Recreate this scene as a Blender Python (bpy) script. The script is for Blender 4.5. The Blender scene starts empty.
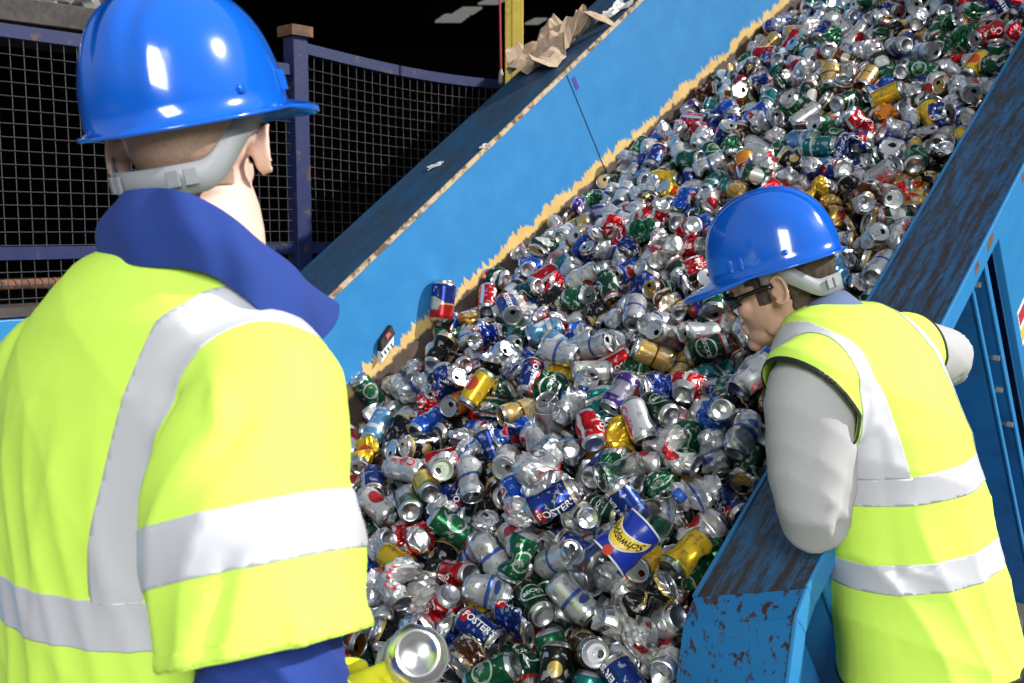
import bpy, bmesh, math, random, base64, zlib
import numpy as np
from mathutils import Vector, Matrix, Quaternion, Euler

# ------------------------------------------------------------------ camera, sky, sun, exposure
SC = bpy.context.scene
COL = SC.collection
CAM = np.array([0.0, 0.0, 1.6])
PITCH = math.radians(6.45)
cam_data = bpy.data.cameras.new('camera')
cam_data.lens = 36.0 * 1000 / 1024
cam_data.sensor_width = 36.0
cam_data.clip_end = 200
cam = bpy.data.objects.new('camera', cam_data)
COL.objects.link(cam)
cam.location = CAM
cam.rotation_euler = (math.pi / 2 - PITCH, 0, 0)
SC.camera = cam
cam_data.dof.use_dof = True
cam_data.dof.focus_distance = 2.15
cam_data.dof.aperture_fstop = 8.0

W = bpy.data.worlds.new('sky')
SC.world = W
W.use_nodes = True
wn, wl = W.node_tree.nodes, W.node_tree.links
bg = wn['Background']
tc = wn.new('ShaderNodeTexCoord')
sep = wn.new('ShaderNodeSeparateXYZ')
wl.new(tc.outputs['Generated'], sep.inputs[0])
rmp = wn.new('ShaderNodeValToRGB')
rmp.color_ramp.elements[0].position = 0.0
rmp.color_ramp.elements[0].color = (0.10, 0.10, 0.10, 1)
rmp.color_ramp.elements[1].position = 0.25
rmp.color_ramp.elements[1].color = (0.80, 0.88, 1.0, 1)
wl.new(sep.outputs['Z'], rmp.inputs[0])
wl.new(rmp.outputs[0], bg.inputs[0])
bg.inputs[1].default_value = 0.42

def lamp(name, kind, energy, loc, aim, size=None, sizey=None, color=(1, 1, 1)):
    d = bpy.data.lights.new(name, kind)
    d.energy = energy
    d.color = color
    if kind == 'AREA':
        d.shape = 'RECTANGLE'
        d.size = size
        d.size_y = sizey or size
    o = bpy.data.objects.new(name, d)
    COL.objects.link(o)
    o.location = loc
    o.rotation_euler = (Vector(aim) - Vector(loc)).to_track_quat('-Z', 'Y').to_euler()
    return o
sun = lamp('sun', 'SUN', 5.0, (8, -.6, 6.2), (0, 0, 0.3), color=(1.0, 0.97, 0.92))
sun.data.angle = math.radians(1.2)
lamp('fill_light', 'AREA', 205, (0.5, -3.0, 3.4), (0.0, 2.4, 1.0), 1.3, 2.2)  # fill lamp added behind the camera, stands for open-door daylight
SC.view_settings.view_transform = 'Standard'
SC.view_settings.look = 'None'
SC.view_settings.gamma = 1
SC.view_settings.use_curve_mapping = False
SC.view_settings.exposure = 0.0

# ------------------------------------------------------------------ frame of the conveyor: u along it, v across, w off its bed
U_ = np.array([0.55271856, 0.59700406, 0.58145365])
V_ = np.array([0.73379926, -0.67936636, 0.0])
W_ = np.array([-0.39502005, -0.42667026, 0.81357953])
O_ = np.array([0.364, 1.92993678, 0.86756226])
FR = Matrix(((U_[0], V_[0], W_[0], O_[0]), (U_[1], V_[1], W_[1], O_[1]), (U_[2], V_[2], W_[2], O_[2]), (0, 0, 0, 1)))
def xyz(u, v, w):
    return O_ + u * U_ + v * V_ + w * W_
def at(px, py, d):
    cx, cy = (px - 512) / 1000, (341.5 - py) / 1000
    return CAM + d * np.array([cx, math.cos(PITCH) + cy * math.sin(PITCH), cy * math.cos(PITCH) - math.sin(PITCH)])

# ------------------------------------------------------------------ objects
def tag(o, label=None, cat=None, group=None, kind=None):
    if label: o['label'] = label
    if cat: o['category'] = cat
    if group: o['group'] = group
    if kind: o['kind'] = kind
    return o
def empty(name, loc=(0, 0, 0), label=None, cat=None, group=None, frame=False):
    o = bpy.data.objects.new(name, None)
    o.empty_display_size = 0.1
    COL.objects.link(o)
    if frame: o.matrix_world = FR
    else: o.location = loc
    return tag(o, label, cat, group)
class MB:
    """collects boxes, bars and sheets, then links them as one mesh"""
    def __init__(s): s.v = []; s.f = []; s.m = []
    def add(s, v, f, m=0):
        b = len(s.v)
        s.v += [tuple(float(c) for c in a) for a in v]
        s.f += [tuple(i + b for i in q) for q in f]
        s.m += [m] * len(f)
    def box(s, a, b, m=0):
        x0, y0, z0 = a; x1, y1, z1 = b
        s.hexa([(x0, y0, z0), (x1, y0, z0), (x1, y1, z0), (x0, y1, z0)], [(x0, y0, z1), (x1, y0, z1), (x1, y1, z1), (x0, y1, z1)], m)
    def hexa(s, bot, top, m=0):
        s.add(list(bot) + list(top), [(3, 2, 1, 0), (4, 5, 6, 7), (0, 1, 5, 4), (1, 2, 6, 5), (2, 3, 7, 6), (3, 0, 4, 7)], m)
    def bar(s, a, b, w, h, up=(0, 0, 1), m=0):
        a, b, up = np.array(a, float), np.array(b, float), np.array(up, float)
        d = b - a; d /= np.linalg.norm(d)
        x = np.cross(d, up); x /= np.linalg.norm(x); z = np.cross(x, d)
        c = [(-w / 2, -h / 2), (w / 2, -h / 2), (w / 2, h / 2), (-w / 2, h / 2)]
        s.hexa([a + x * i + z * j for i, j in c], [b + x * i + z * j for i, j in c], m)
    def tube(s, pts, r, n=8, m=0, cap=True):
        pts = [np.array(p, float) for p in pts]
        rr = r if hasattr(r, '__len__') else [r] * len(pts)
        d0 = pts[1] - pts[0]
        ref = np.array([0, 0, 1.0]) if abs(d0[2]) < .8 * np.linalg.norm(d0) else np.array([1.0, 0, 0])
        v = []
        for i, p in enumerate(pts):
            d = pts[min(i + 1, len(pts) - 1)] - pts[max(i - 1, 0)]
            d /= np.linalg.norm(d)
            x = np.cross(d, ref); x /= np.linalg.norm(x); y = np.cross(d, x)
            v += [p + rr[i] * (x * math.cos(t) + y * math.sin(t)) for t in np.linspace(0, 2 * math.pi, n, endpoint=False)]
        f = [(i * n + j, i * n + (j + 1) % n, (i + 1) * n + (j + 1) % n, (i + 1) * n + j) for i in range(len(pts) - 1) for j in range(n)]
        if cap: f += [tuple(range(n - 1, -1, -1)), tuple((len(pts) - 1) * n + j for j in range(n))]
        s.add(v, f, m)
    def build(s, name, mats, parent=None, bevel=0, smooth=False, frame=False):
        me = bpy.data.meshes.new(name)
        me.from_pydata(s.v, [], s.f)
        for m in (mats if isinstance(mats, (list, tuple)) else [mats]): me.materials.append(m)
        me.polygons.foreach_set('material_index', s.m)
        bm = bmesh.new(); bm.from_mesh(me)
        bmesh.ops.recalc_face_normals(bm, faces=bm.faces)
        bm.to_mesh(me); bm.free()
        if smooth: me.polygons.foreach_set('use_smooth', [True] * len(me.polygons))
        o = bpy.data.objects.new(name, me)
        COL.objects.link(o)
        if parent: o.parent = parent
        elif frame: o.matrix_world = FR
        if bevel:
            b = o.modifiers.new('bevel', 'BEVEL'); b.width = bevel; b.segments = 2; b.limit_method = 'ANGLE'
        return o

# ------------------------------------------------------------------ materials
def mat(name, col, rough=.5, metal=0.0, **k):
    m = bpy.data.materials.new(name); m.use_nodes = True
    p = m.node_tree.nodes['Principled BSDF']
    p.inputs['Base Color'].default_value = (*col, 1)
    p.inputs['Roughness'].default_value = rough
    p.inputs['Metallic'].default_value = metal
    for a, b in k.items(): p.inputs[a.replace('_', ' ')].default_value = b
    return m
class NT:
    def __init__(s, m):
        s.m = m; s.n = m.node_tree.nodes; s.l = m.node_tree.links; s.p = s.n['Principled BSDF']
    def new(s, t, **k):
        n = s.n.new(t)
        for a, b in k.items(): setattr(n, a, b)
        return n
    def link(s, a, b): s.l.new(a, b)
    def val(s, x, sock):
        if hasattr(x, 'is_output'): s.l.new(x, sock)
        else: sock.default_value = x
    def math(s, op, a, b=None, c=None, clamp=False):
        n = s.new('ShaderNodeMath', operation=op, use_clamp=clamp)
        s.val(a, n.inputs[0])
        if b is not None: s.val(b, n.inputs[1])
        if c is not None: s.val(c, n.inputs[2])
        return n.outputs[0]
    def coord(s, out='Object', scale=(1, 1, 1), loc=(0, 0, 0)):
        t = s.new('ShaderNodeTexCoord')
        mp = s.new('ShaderNodeMapping')
        mp.inputs['Scale'].default_value = scale
        mp.inputs['Location'].default_value = loc
        s.link(t.outputs[out], mp.inputs[0])
        return mp.outputs[0]
    def noise(s, vec, scale=5, detail=4, rough=.6):
        n = s.new('ShaderNodeTexNoise')
        n.inputs['Scale'].default_value = scale
        n.inputs['Detail'].default_value = detail
        n.inputs['Roughness'].default_value = rough
        s.link(vec, n.inputs['Vector'])
        return n.outputs['Fac']
    def step(s, x, lo, hi):
        n = s.new('ShaderNodeMapRange')
        n.inputs['From Min'].default_value = lo
        n.inputs['From Max'].default_value = hi
        s.val(x, n.inputs['Value'])
        return n.outputs['Result']
    def mix(s, fac, a, b):
        n = s.new('ShaderNodeMix', data_type='RGBA')
        s.val(fac, n.inputs['Factor'])
        for x, i in ((a, 6), (b, 7)):
            if hasattr(x, 'is_output'): s.l.new(x, n.inputs[i])
            else: n.inputs[i].default_value = (*x, 1)
        return n.outputs[2]
    def color(s, x): s.l.new(x, s.p.inputs['Base Color'])
    def bump(s, h, strength=.3, dist=.002):
        b = s.new('ShaderNodeBump')
        b.inputs['Strength'].default_value = strength
        b.inputs['Distance'].default_value = dist
        s.l.new(h, b.inputs['Height']); s.l.new(b.outputs[0], s.p.inputs['Normal'])

BLUE = (0.024, 0.22, 0.50)
NAVY = (0.006, 0.085, 0.24)
def panel_material():
    m = mat('side panel paint', BLUE, .42); t = NT(m)
    oc = t.new('ShaderNodeTexCoord').outputs['Object']
    sp = t.new('ShaderNodeSeparateXYZ'); t.link(oc, sp.inputs[0])
    u, w = sp.outputs['X'], sp.outputs['Z']
    big = t.noise(t.coord(scale=(1, 1, 1)), 6, 2)
    jag = t.noise(t.coord(scale=(32, 1, 5)), 1, 3, .7)
    jag2 = t.noise(t.coord(scale=(14, 1, 10), loc=(3, 0, 1)), 1.3, 4, .7)
    line = t.math('ADD', w, t.math('MULTIPLY', u, .084))           # height above the worn line
    a = t.math('ADD', line, t.math('MULTIPLY', t.math('SUBTRACT', jag, .5), .13))
    a = t.math('ADD', a, t.math('MULTIPLY', t.math('SUBTRACT', big, .5), .06))
    b = t.math('ADD', line, t.math('MULTIPLY', t.math('SUBTRACT', jag2, .5), .07))
    paint = t.step(a, .066, .074)
    primer = t.step(b, .026, .034)
    n2 = t.noise(t.coord(), 9, 5)
    blue = t.mix(t.step(n2, .3, .75), (0.020, 0.190, 0.46), (0.034, 0.235, 0.52))
    fine = t.noise(t.coord(scale=(8, 1, 40), loc=(5, 2, 0)), 3, 5, .75)
    scr = t.step(fine, .71, .73)
    blue = t.mix(t.math('MULTIPLY', scr, .6), blue, (0.02, 0.12, 0.30))
    och = t.mix(t.step(n2, .35, .7), (0.62, 0.40, 0.13), (0.72, 0.52, 0.22))
    steel = t.mix(t.step(n2, .35, .7), (0.07, 0.052, 0.045), (0.13, 0.095, 0.075))
    t.color(t.mix(paint, t.mix(primer, steel, och), blue))
    return m
def grimy(name, base, grime, lo, hi, scale=(2, 10, 10), rough=.5, f=3, metal=0, extra=None):
    m = mat(name, base, rough, metal); t = NT(m)
    n = t.noise(t.coord(scale=scale), f, 6, .68)
    n3 = t.noise(t.coord(loc=(7, 1, 3)), 55, 4, .7)
    k = t.math('ADD', n, t.math('MULTIPLY', t.math('SUBTRACT', n3, .5), .45))
    c = t.mix(t.step(k, lo, hi), base, grime)
    if extra:
        e = t.step(t.noise(t.coord(loc=(1, 9, 4)), extra[1], 5, .7), extra[2], extra[2] + .02)
        c = t.mix(e, c, extra[0])
    t.color(c)
    t.l.new(t.math('MULTIPLY_ADD', k, .35, rough - .15), t.p.inputs['Roughness'])
    t.bump(k, .25, .002)
    return m
M = {}
M['panel'] = panel_material()
M['flange_left'] = grimy('dusty dark blue paint', (0.014, 0.075, 0.17), (0.022, 0.038, 0.06), .40, .70, (1.5, 5, 5))
M['flange_right'] = grimy('worn blue paint with grime and shade', (0.020, 0.155, 0.36), (0.046, 0.036, 0.030), .36, .58, (2.6, 14, 14), extra=((0.10, 0.035, 0.018), 14, .64))  # grime and rust, with base and coverage also darkened for the weaker sun
M['rusty'] = grimy('blue paint flaking to rust', (0.016, 0.20, 0.50), (0.06, 0.024, 0.014), .56, .60, (9, 9, 9), extra=((0.10, 0.03, 0.015), 22, .63))
M['blue'] = grimy('bright blue paint', BLUE, (0.03, 0.16, 0.34), .60, .72, (2, 6, 6), .4)
M['navy'] = grimy('shade-darkened blue sheet', (0.010, 0.13, 0.34), (0.008, 0.08, 0.20), .45, .7, (2, 2, 2), .5)  # darker copy of the blue: shade under the right flange put into the colour
M['tan'] = grimy('bare worn edge', (0.55, 0.42, 0.26), (0.12, 0.08, 0.05), .45, .6, (8, 8, 8), .6)
M['fence_blue'] = grimy('shade-darkened indigo fence paint', (0.008, 0.017, 0.088), (0.10, 0.05, 0.03), .60, .66, (6, 6, 6), .5)  # indigo taken darker for the roof's shade, with rust flecks over it
M['rust'] = grimy('rusty steel', (0.20, 0.085, 0.045), (0.09, 0.05, 0.035), .4, .6, (5, 5, 5), .75)
M['wire'] = mat('shade-darkened steel wire', (0.055, 0.055, 0.062), .6, .3)  # wire colour lowered to carry the roof's shade on the fence
M['dull_steel'] = grimy('dull grey steel', (0.060, 0.048, 0.042), (0.03, 0.025, 0.022), .4, .6, (3, 3, 3), .65)
M['concrete'] = grimy('stained concrete', (0.16, 0.155, 0.15), (0.08, 0.075, 0.07), .4, .65, (1, 1, 1), .85)
M['dark_wall'] = grimy('near-black cladding', (0.010, 0.010, 0.011), (0.016, 0.014, 0.013), .4, .6, (1, 1, 1), .9)  # near-black base with slight random variation, for walls and ceiling
M['black'] = mat('black rubber', (0.012, 0.012, 0.013), .6)
M['belt'] = grimy('rubber belt', (0.03, 0.028, 0.026), (0.05, 0.045, 0.04), .4, .6, (3, 3, 3), .8)
M['yellow_paint'] = grimy('yellow safety paint', (0.80, 0.58, 0.03), (0.45, 0.30, 0.03), .55, .7, (4, 4, 4), .45)
M['bolt'] = mat('zinc bolt', (0.45, 0.42, 0.38), .4, .8)
M['cardboard'] = grimy('brown paper', (0.50, 0.37, 0.26), (0.36, 0.25, 0.17), .45, .7, (6, 6, 6), .8)
M['foil'] = mat('crumpled foil', (0.75, 0.74, 0.72), .28, 1.0)
M['white_paper'] = mat('white paper', (0.75, 0.74, 0.72), .7)
M['red_cord'] = mat('red cord', (0.45, 0.03, 0.05), .5)
M['purple_sticker'] = mat('purple sticker', (0.06, 0.04, 0.32), .5)
M['dark_seam'] = mat('dark joint', (0.008, 0.03, 0.07), .7)
M['roof_light'] = mat('roof light', (0.2, 0.2, 0.2), .5, Emission_Color=(0.75, 0.75, 0.7, 1), Emission_Strength=0.22)

# ------------------------------------------------------------------ the hall
def slab(name, a, b, m):
    k = MB(); k.box(a, b); return tag(k.build(name, m), kind='structure')
slab('floor', (-14, -8, -.2), (16, 31, 0), M['concrete'])
slab('ceiling', (-14, 5.2, 7.0), (16, 31, 7.2), M['dark_wall'])
slab('wall_back', (-14, 30.8, 0), (16, 31, 7.0), M['dark_wall'])
slab('wall_left', (-14.2, 5.2, 0), (-14, 31, 7.0), M['dark_wall'])
slab('wall_right', (16, 5.2, 0), (16.2, 31, 7.0), M['dark_wall'])
for k, (x0, x1, y0, y1) in enumerate([(437, 470, 15, 22), (455, 482, 8, 14), (480, 506, 0, 4), (527, 547, 19, 24)]):
    # roof lights lie flat in the ceiling at z = 6.98
    def cp(px, py):
        r = at(px, py, 1) - CAM; s = (6.97 - CAM[2]) / r[2]; return CAM + r * s
    a, b, c, d = cp(x0 - 2, y1), cp(x1 - 9, y1), cp(x1, y0), cp(x0 + 8, y0)
    m_ = MB(); m_.hexa([p - np.array([0, 0, .02]) for p in (a, b, c, d)], [p + np.array([0, 0, .03]) for p in (a, b, c, d)])
    o = m_.build('window_%d' % (k + 1), M['roof_light']); tag(o, kind='structure')

# ------------------------------------------------------------------ the conveyor
UA, UB = -0.9, 5.6
conv = empty('conveyor', label='blue inclined conveyor carrying the heap of crushed cans up to the right', cat='conveyor', frame=True)
k = MB(); k.box((UA, -1.45, -.62), (UB, 0.0, -.58)); k.build('belt', M['belt'], conv)
# left side: tall panel, its top flange and worn top edge
k = MB(); k.box((UA, -1.47, -.64), (1.845, -1.45, .300)); k.box((1.853, -1.47, -.64), (UB, -1.45, .300)); k.box((1.84, -1.47, -.6), (1.86, -1.452, .29), 1)
k.build('side_panel', [M['panel'], M['dark_seam']], conv)
k = MB(); k.box((UA, -1.72, .304), (UB, -1.447, .312)); k.box((UA, -1.72, .23), (UB, -1.712, .304)); k.build('flange', M['flange_left'], conv, .002)
k = MB(); k.box((UA, -1.449, .296), (UB, -1.443, .313)); k.build('flange_edge', M['tan'], conv)
k = MB(); k.box((UA, -1.72, -.66), (UB, -1.70, .23)); k.build('outer_panel', M['navy'], conv)
# right side: inner wall, tilted flange with a downturned lip
def P(u, v, dz=0): return (u, v, v / .275 * .134 + dz)
def prism(k, rows, m=0):
    """rows: cross-section (v, w) lists at successive u: [(u, [(v, w), ...]), ...]"""
    n = len(rows[0][1]); v = [(u, a, b) for u, sec in rows for a, b in sec]
    f = [(i * n + j, i * n + (j + 1) % n, (i + 1) * n + (j + 1) % n, (i + 1) * n + j) for i in range(len(rows) - 1) for j in range(n)]
    f += [tuple(range(n)), tuple((len(rows) - 1) * n + j for j in range(n - 1, -1, -1))]
    k.add(v, f, m)
k = MB(); k.box((-.02, 0, -.64), (UB, .012, -.012)); k.hexa([(-.5, 0, -.64), (-.5, .012, -.64), (-.02, .012, -.64), (-.02, 0, -.64)], [(-.5, 0, -.44), (-.5, .012, -.44), (-.02, .012, -.03), (-.02, 0, -.03)]); k.build('inner_wall', M['navy'], conv)
k = MB(); prism(k, [(0.0, [(0, 0), (.275, .134), (.275, .126), (0, -.008)]), (UB, [(0, 0), (.275, .134), (.275, .126), (0, -.008)])])
k.build('flange', M['flange_right'], conv, .001)
k = MB(); prism(k, [(0.0, [(-.004, .002), (.008, .008), (.008, -.004), (-.004, -.02)]), (UB, [(-.004, .002), (.008, .008), (.008, -.004), (-.004, -.02)])])
k.build('flange_edge', M['blue'], conv)
k = MB(); k.box((0.0, .273, .085), (UB, .280, .137)); k.build('lip', M['blue'], conv, .002)
# chips in the lip where the paint has gone
for u, l in ((.93, .03), (1.02, .05), (1.30, .02), (.35, .03)):
    k = MB(); k.add([(u, .2806, .106), (u + l * .4, .2806, .104), (u + l, .2806, .110), (u + l * .95, .2806, .126), (u + l * .5, .2806, .129), (u + l * .1, .2806, .122), (u, .279, .106), (u + l * .4, .279, .104), (u + l, .279, .110), (u + l * .95, .279, .126), (u + l * .5, .279, .129), (u + l * .1, .279, .122)], [(0, 1, 2, 3, 4, 5)] + [(i, (i + 1) % 6, (i + 1) % 6 + 6, i + 6) for i in range(6)])
    k.build('paint_chip', M['rust'], conv)
# the end of the flange: a short flat strip, then a face falling steeply
k = MB()
def strip(u0, w0, u1, w1, m):
    a = [(u0, 0, w0), (u0, .277, w0 + .134), (u1, .277, w1 + .134), (u1, 0, w1)]
    n = np.cross(np.array(a[1]) - a[0], np.array(a[3]) - a[0]); n = n / np.linalg.norm(n) * .008
    if n[2] > 0: n = -n
    k.hexa([np.array(p) + n for p in a], a, m)
strip(0.0, 0.0, -.055, -.014, 0); strip(-.055, -.014, -.30, -.24, 0); 
k.build('end_plate', M['rusty'], conv, .002)
k = MB()
k.hexa([(0, .272, .085), (0, .280, .085), (-.05, .280, .07), (-.05, .272, .07)], [(0, .272, .136), (0, .280, .136), (-.057, .280, .122), (-.057, .272, .122)])
k.hexa([(-.05, .272, .07), (-.05, .280, .07), (-.25, .280, -.14), (-.25, .272, -.14)], [(-.057, .272, .122), (-.057, .280, .122), (-.303, .280, -.104), (-.303, .272, -.104)])
k.build('end_lip', M['blue'], conv, .002)
k = MB(); k.hexa([(0, .200, .06), (0, .208, .06), (-.16, .208, -.30), (-.16, .200, -.30)], [(.02, .2, .09), (.02, .208, .09), (.02, .208, -.30), (.02, .2, -.30)]); k.build('gusset', M['blue'], conv, .001)
# outer sheet with ribs square to the belt
k = MB(); k.box((-.02, .04, -1.2), (UB, .055, .012)); k.build('outer_panel', M['navy'], conv)
for u, wd, lo in ((.055, .05, -1.1), (.50, .012, -1.1), (.935, .010, -1.1), (1.026, .016, -1.1), (1.9, .03, -1.2)):
    k = MB(); k.hexa([(u, .055, lo), (u + .008, .055, lo), (u + .008, .262, lo), (u, .262, lo)], [(u, .055, .018), (u + .008, .055, .018), (u + .008, .262, .118), (u, .262, .118)]); k.box((u, .255, lo), (u + wd, .262, .110)); k.build('rib', M['blue' if wd > .04 else 'navy'], conv)
    if wd < .04:
        k = MB(); k.box((u - .002, .262, lo), (u + wd, .266, .110)); k.build('rib_edge', M['blue'], conv)
k = MB(); k.box((1.13, .25, -1.3), (1.86, .268, .10)); k.build('cover_plate', M['blue'], conv, .002)
for u, w in ((.958, .057), (.985, -.19), (.966, -.278), (.99, -.42)):
    k = MB(); k.tube([(u, .20, w), (u, .25, w), (u, .262, w), (u, .275, w)], [.003, .003, .008, .007], 6); k.build('bolt', M['bolt'], conv)
k = MB()
k.box((1.16, .268, -.30), (1.26, .2690, -.19), 0); k.box((1.165, .2688, -.235), (1.255, .2700, -.20), 1); k.box((1.165, .2688, -.285), (1.20, .27, -.25), 2)
stk = k.build('sticker', [M['white_paper'], M['red_cord'], M['yellow_paint']], conv); stk['label'] = 'white, red and yellow sticker'
# supports down to the floor
def leg(u, v):
    p = xyz(u, v, -.62); k = MB()
    R = np.array([[U_[0], V_[0], W_[0]], [U_[1], V_[1], W_[1]], [U_[2], V_[2], W_[2]]])
    q = np.array([p[0], p[1], 0.0])
    loc = lambda a: R.T @ (a - O_)
    k.bar(loc(p), loc(q), .1, .1, up=V_ * 0 + R.T @ np.array([U_[0], U_[1], 0])); k.build('leg', M['navy'], conv)
for u in (.2, 2.2, 4.4):
    leg(u, -1.6); leg(u, .1)
k = MB(); k.box((1.868, -1.4495, .215), (1.89, -1.4485, .265)); o = k.build('sticker', M['purple_sticker'], conv); o['label'] = 'small purple sticker'

# litter on the left flange
def crumpled(name, cx, sx, sy, h, m, seed, label, cat, n=14, rot=0.0, parent=None):
    rs = np.random.RandomState(seed); bm = MB(); v = []
    g = rs.normal(size=(n, n))
    for i in range(n):
        for j in range(n):
            a, b = i / (n - 1) - .5, j / (n - 1) - .5
            z = h * (.5 + .5 * math.sin(a * 9 + 2.2 * math.sin(b * 7 + seed)) * math.cos(b * 6 + seed)) + .12 * h * g[i, j]
            rr = 1 + .22 * math.sin(5 * math.atan2(b, a) + seed)
            x, y = a * sx * rr, b * sy * rr
            v.append((cx[0] + x * math.cos(rot) - y * math.sin(rot), cx[1] + x * math.sin(rot) + y * math.cos(rot), cx[2] + max(z, 0.002)))
    bm.add(v, [(i * n + j, (i + 1) * n + j, (i + 1) * n + j + 1, i * n + j + 1) for i in range(n - 1) for j in range(n - 1)])
    o = bm.build(name, m, frame=True)
    s = o.modifiers.new('t', 'SOLIDIFY'); s.thickness = .0015; s.offset = 1
    return tag(o, label, cat)
crumpled('crumpled_paper', (2.03, -1.60, .313), .38, .21, .10, M['cardboard'], 3, 'crumpled brown paper lying on the left flange beside the yellow post', 'paper', 15, .2)
crumpled('paper_scrap', (2.30, -1.50, .313), .16, .07, .035, M['white_paper'], 5, 'pale torn paper scrap at the upper end of the crumpled brown paper', 'paper', 9, .3)
crumpled('paper_scrap', (1.20, -1.60, .313), .055, .03, .006, M['white_paper'], 8, 'small white scrap lying midway down the left flange', 'paper', 6, .8)
crumpled('paper_scrap', (1.315, -1.452, .313), .03, .02, .006, M['white_paper'], 9, 'tiny pale scrap caught on the tan edge of the left panel', 'paper', 6, .2)

# ------------------------------------------------------------------ behind: posts, fence, machine
HD = np.array([U_[0], U_[1], 0]); HD /= np.linalg.norm(HD)      # horizontal heading shared by conveyor and fence
k = MB(); p = at(511, 80, 4.75)
k.box((p[0] - .028, p[1] - .04, 0), (p[0] + .004, p[1] + .04, 4.2)); k.box((p[0] + .004, p[1] - .055, 0), (p[0] + .058, p[1] + .04, 4.2))
tag(k.build('steel_post', M['yellow_paint'], bevel=.004), 'upright yellow painted steel post behind the crumpled brown paper', 'post')
cord = empty('pull_cord', at(501, 78, 4.3), 'thin red pull cord hanging just left of the yellow post', 'cord')
k = MB(); k.tube([(0, 0, 0.03), (-.004, 0, .3), (-.010, 0, 1.2)], .005, 6); k.build('cord', M['red_cord'], cord)
k = MB(); k.tube([(0, 0, -.03), (0, 0, -.02), (0, 0, .015), (0, 0, .035)], [.006, .012, .012, .006], 10); k.build('ferrule', M['bolt'], cord)

P0 = at(298, 150, 4.0)
def fz(s, z): return np.array([P0[0], P0[1], 0]) + HD * s + np.array([0, 0, z])
def fence_panel(s0, s1, z0, z1, label, post_at, mid=None, sag=0, cap=True):
    f = empty('mesh_fence', fz(s0, 0), label, 'fence')
    o0 = fz(s0, 0)
    L = lambda s, z: fz(s, z) - o0
    k = MB(); 
    n = 12
    top = [L(s0 + (s1 - s0) * i / n, z1 - sag * math.sin(math.pi * i / n * .9)) for i in range(n + 1)]
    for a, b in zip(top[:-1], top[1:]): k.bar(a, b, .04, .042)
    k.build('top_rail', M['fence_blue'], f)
    for z in ([mid] if mid else []) + [z0]:
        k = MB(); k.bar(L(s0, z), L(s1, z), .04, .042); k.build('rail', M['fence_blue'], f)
    k = MB(); rnd = random.Random(5)
    ns = int((s1 - s0) / .043); nz = int((z1 - z0) / .043)
    off = np.array([V_[0], V_[1], 0]) * .012
    for i in range(1, ns):
        t = i / ns; tz = z1 - sag * math.sin(math.pi * t * .9)
        pts = [L(s0 + i * .043 + .006 * math.sin(j * 1.3 + i * .2) * (sag * 12 + .2), z0 + (tz - z0) * j / 6) + off * (1 + sag * 20 * math.sin(j)) for j in range(7)]
        k.tube(pts, .0017, 4, cap=False)
    for j in range(1, nz):
        pts = []
        for i in range(13):
            t = i / 12
            z = z0 + j * .043; z -= sag * math.sin(math.pi * t * .9) * (z - z0) / (z1 - z0)
            pts.append(L(s0 + (s1 - s0) * t, z) + off * 1.3)
        k.tube(pts, .0017, 4, cap=False)
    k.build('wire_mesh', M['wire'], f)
    for s in post_at:
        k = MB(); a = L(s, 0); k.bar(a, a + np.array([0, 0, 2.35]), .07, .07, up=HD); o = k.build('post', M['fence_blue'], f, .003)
        if cap:
            k = MB(); k.bar(a + np.array([0, 0, 2.35]), a + np.array([0, 0, 2.39]), .10, .10, up=HD); c = k.build('post_cap', M['rust'], o); c['label'] = 'rusty brown cap'
    return f
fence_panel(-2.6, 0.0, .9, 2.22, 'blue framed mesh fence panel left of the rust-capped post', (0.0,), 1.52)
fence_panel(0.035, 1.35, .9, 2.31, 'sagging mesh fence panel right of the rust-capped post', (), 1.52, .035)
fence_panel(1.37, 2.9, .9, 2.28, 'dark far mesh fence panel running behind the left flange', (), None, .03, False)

# beam and foil bales above the left fence
k = MB(); a, b = fz(-2.9, 2.335) + np.array([-.25, .3, 0]), fz(-.1, 2.375) + np.array([-.25, .3, 0])
k.bar(a, b, .10, .085); 
tag(k.build('roof_beam', M['dull_steel'], bevel=.004), 'grey-brown horizontal steel beam above the left fence panel', 'beam')
k = MB(); a2, b2 = a + np.array([-.3, .35, .03]), b + np.array([-.3, .35, .03]); k.bar(a2, b2, .7, .04); 
for t in (.02, .99):
    q = a2 + (b2 - a2) * t; k.bar(np.array([q[0], q[1], 0]), q, .08, .08, up=HD)
tag(k.build('storage_rack', M['dull_steel']), 'dark steel rack behind the left fence carrying foil scrap', 'rack')
rs = np.random.RandomState(2); bm = bmesh.new()
for i in range(130):
    t = rs.uniform(.12, .92); c = a2 + (b2 - a2) * t + np.array([rs.uniform(-.2, .2), rs.uniform(-.2, .2), rs.uniform(.06, .20)])
    r = bmesh.ops.create_icosphere(bm, subdivisions=2, radius=rs.uniform(.05, .1), matrix=Matrix.Translation(Vector(c)))
    for v in r['verts']:
        d = v.co - Vector(c); v.co = Vector(c) + d * (1 + .45 * math.sin(v.co.x * 90 + i) * math.sin(v.co.z * 80) + .25 * rs.normal())
me = bpy.data.meshes.new('foil_scrap'); bm.to_mesh(me); bm.free(); me.materials.append(M['foil'])
o = bpy.data.objects.new('foil_scrap', me); COL.objects.link(o); tag(o, 'crumpled silver foil scrap heaped on the rack at top left', 'scrap', kind='stuff')

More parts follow.
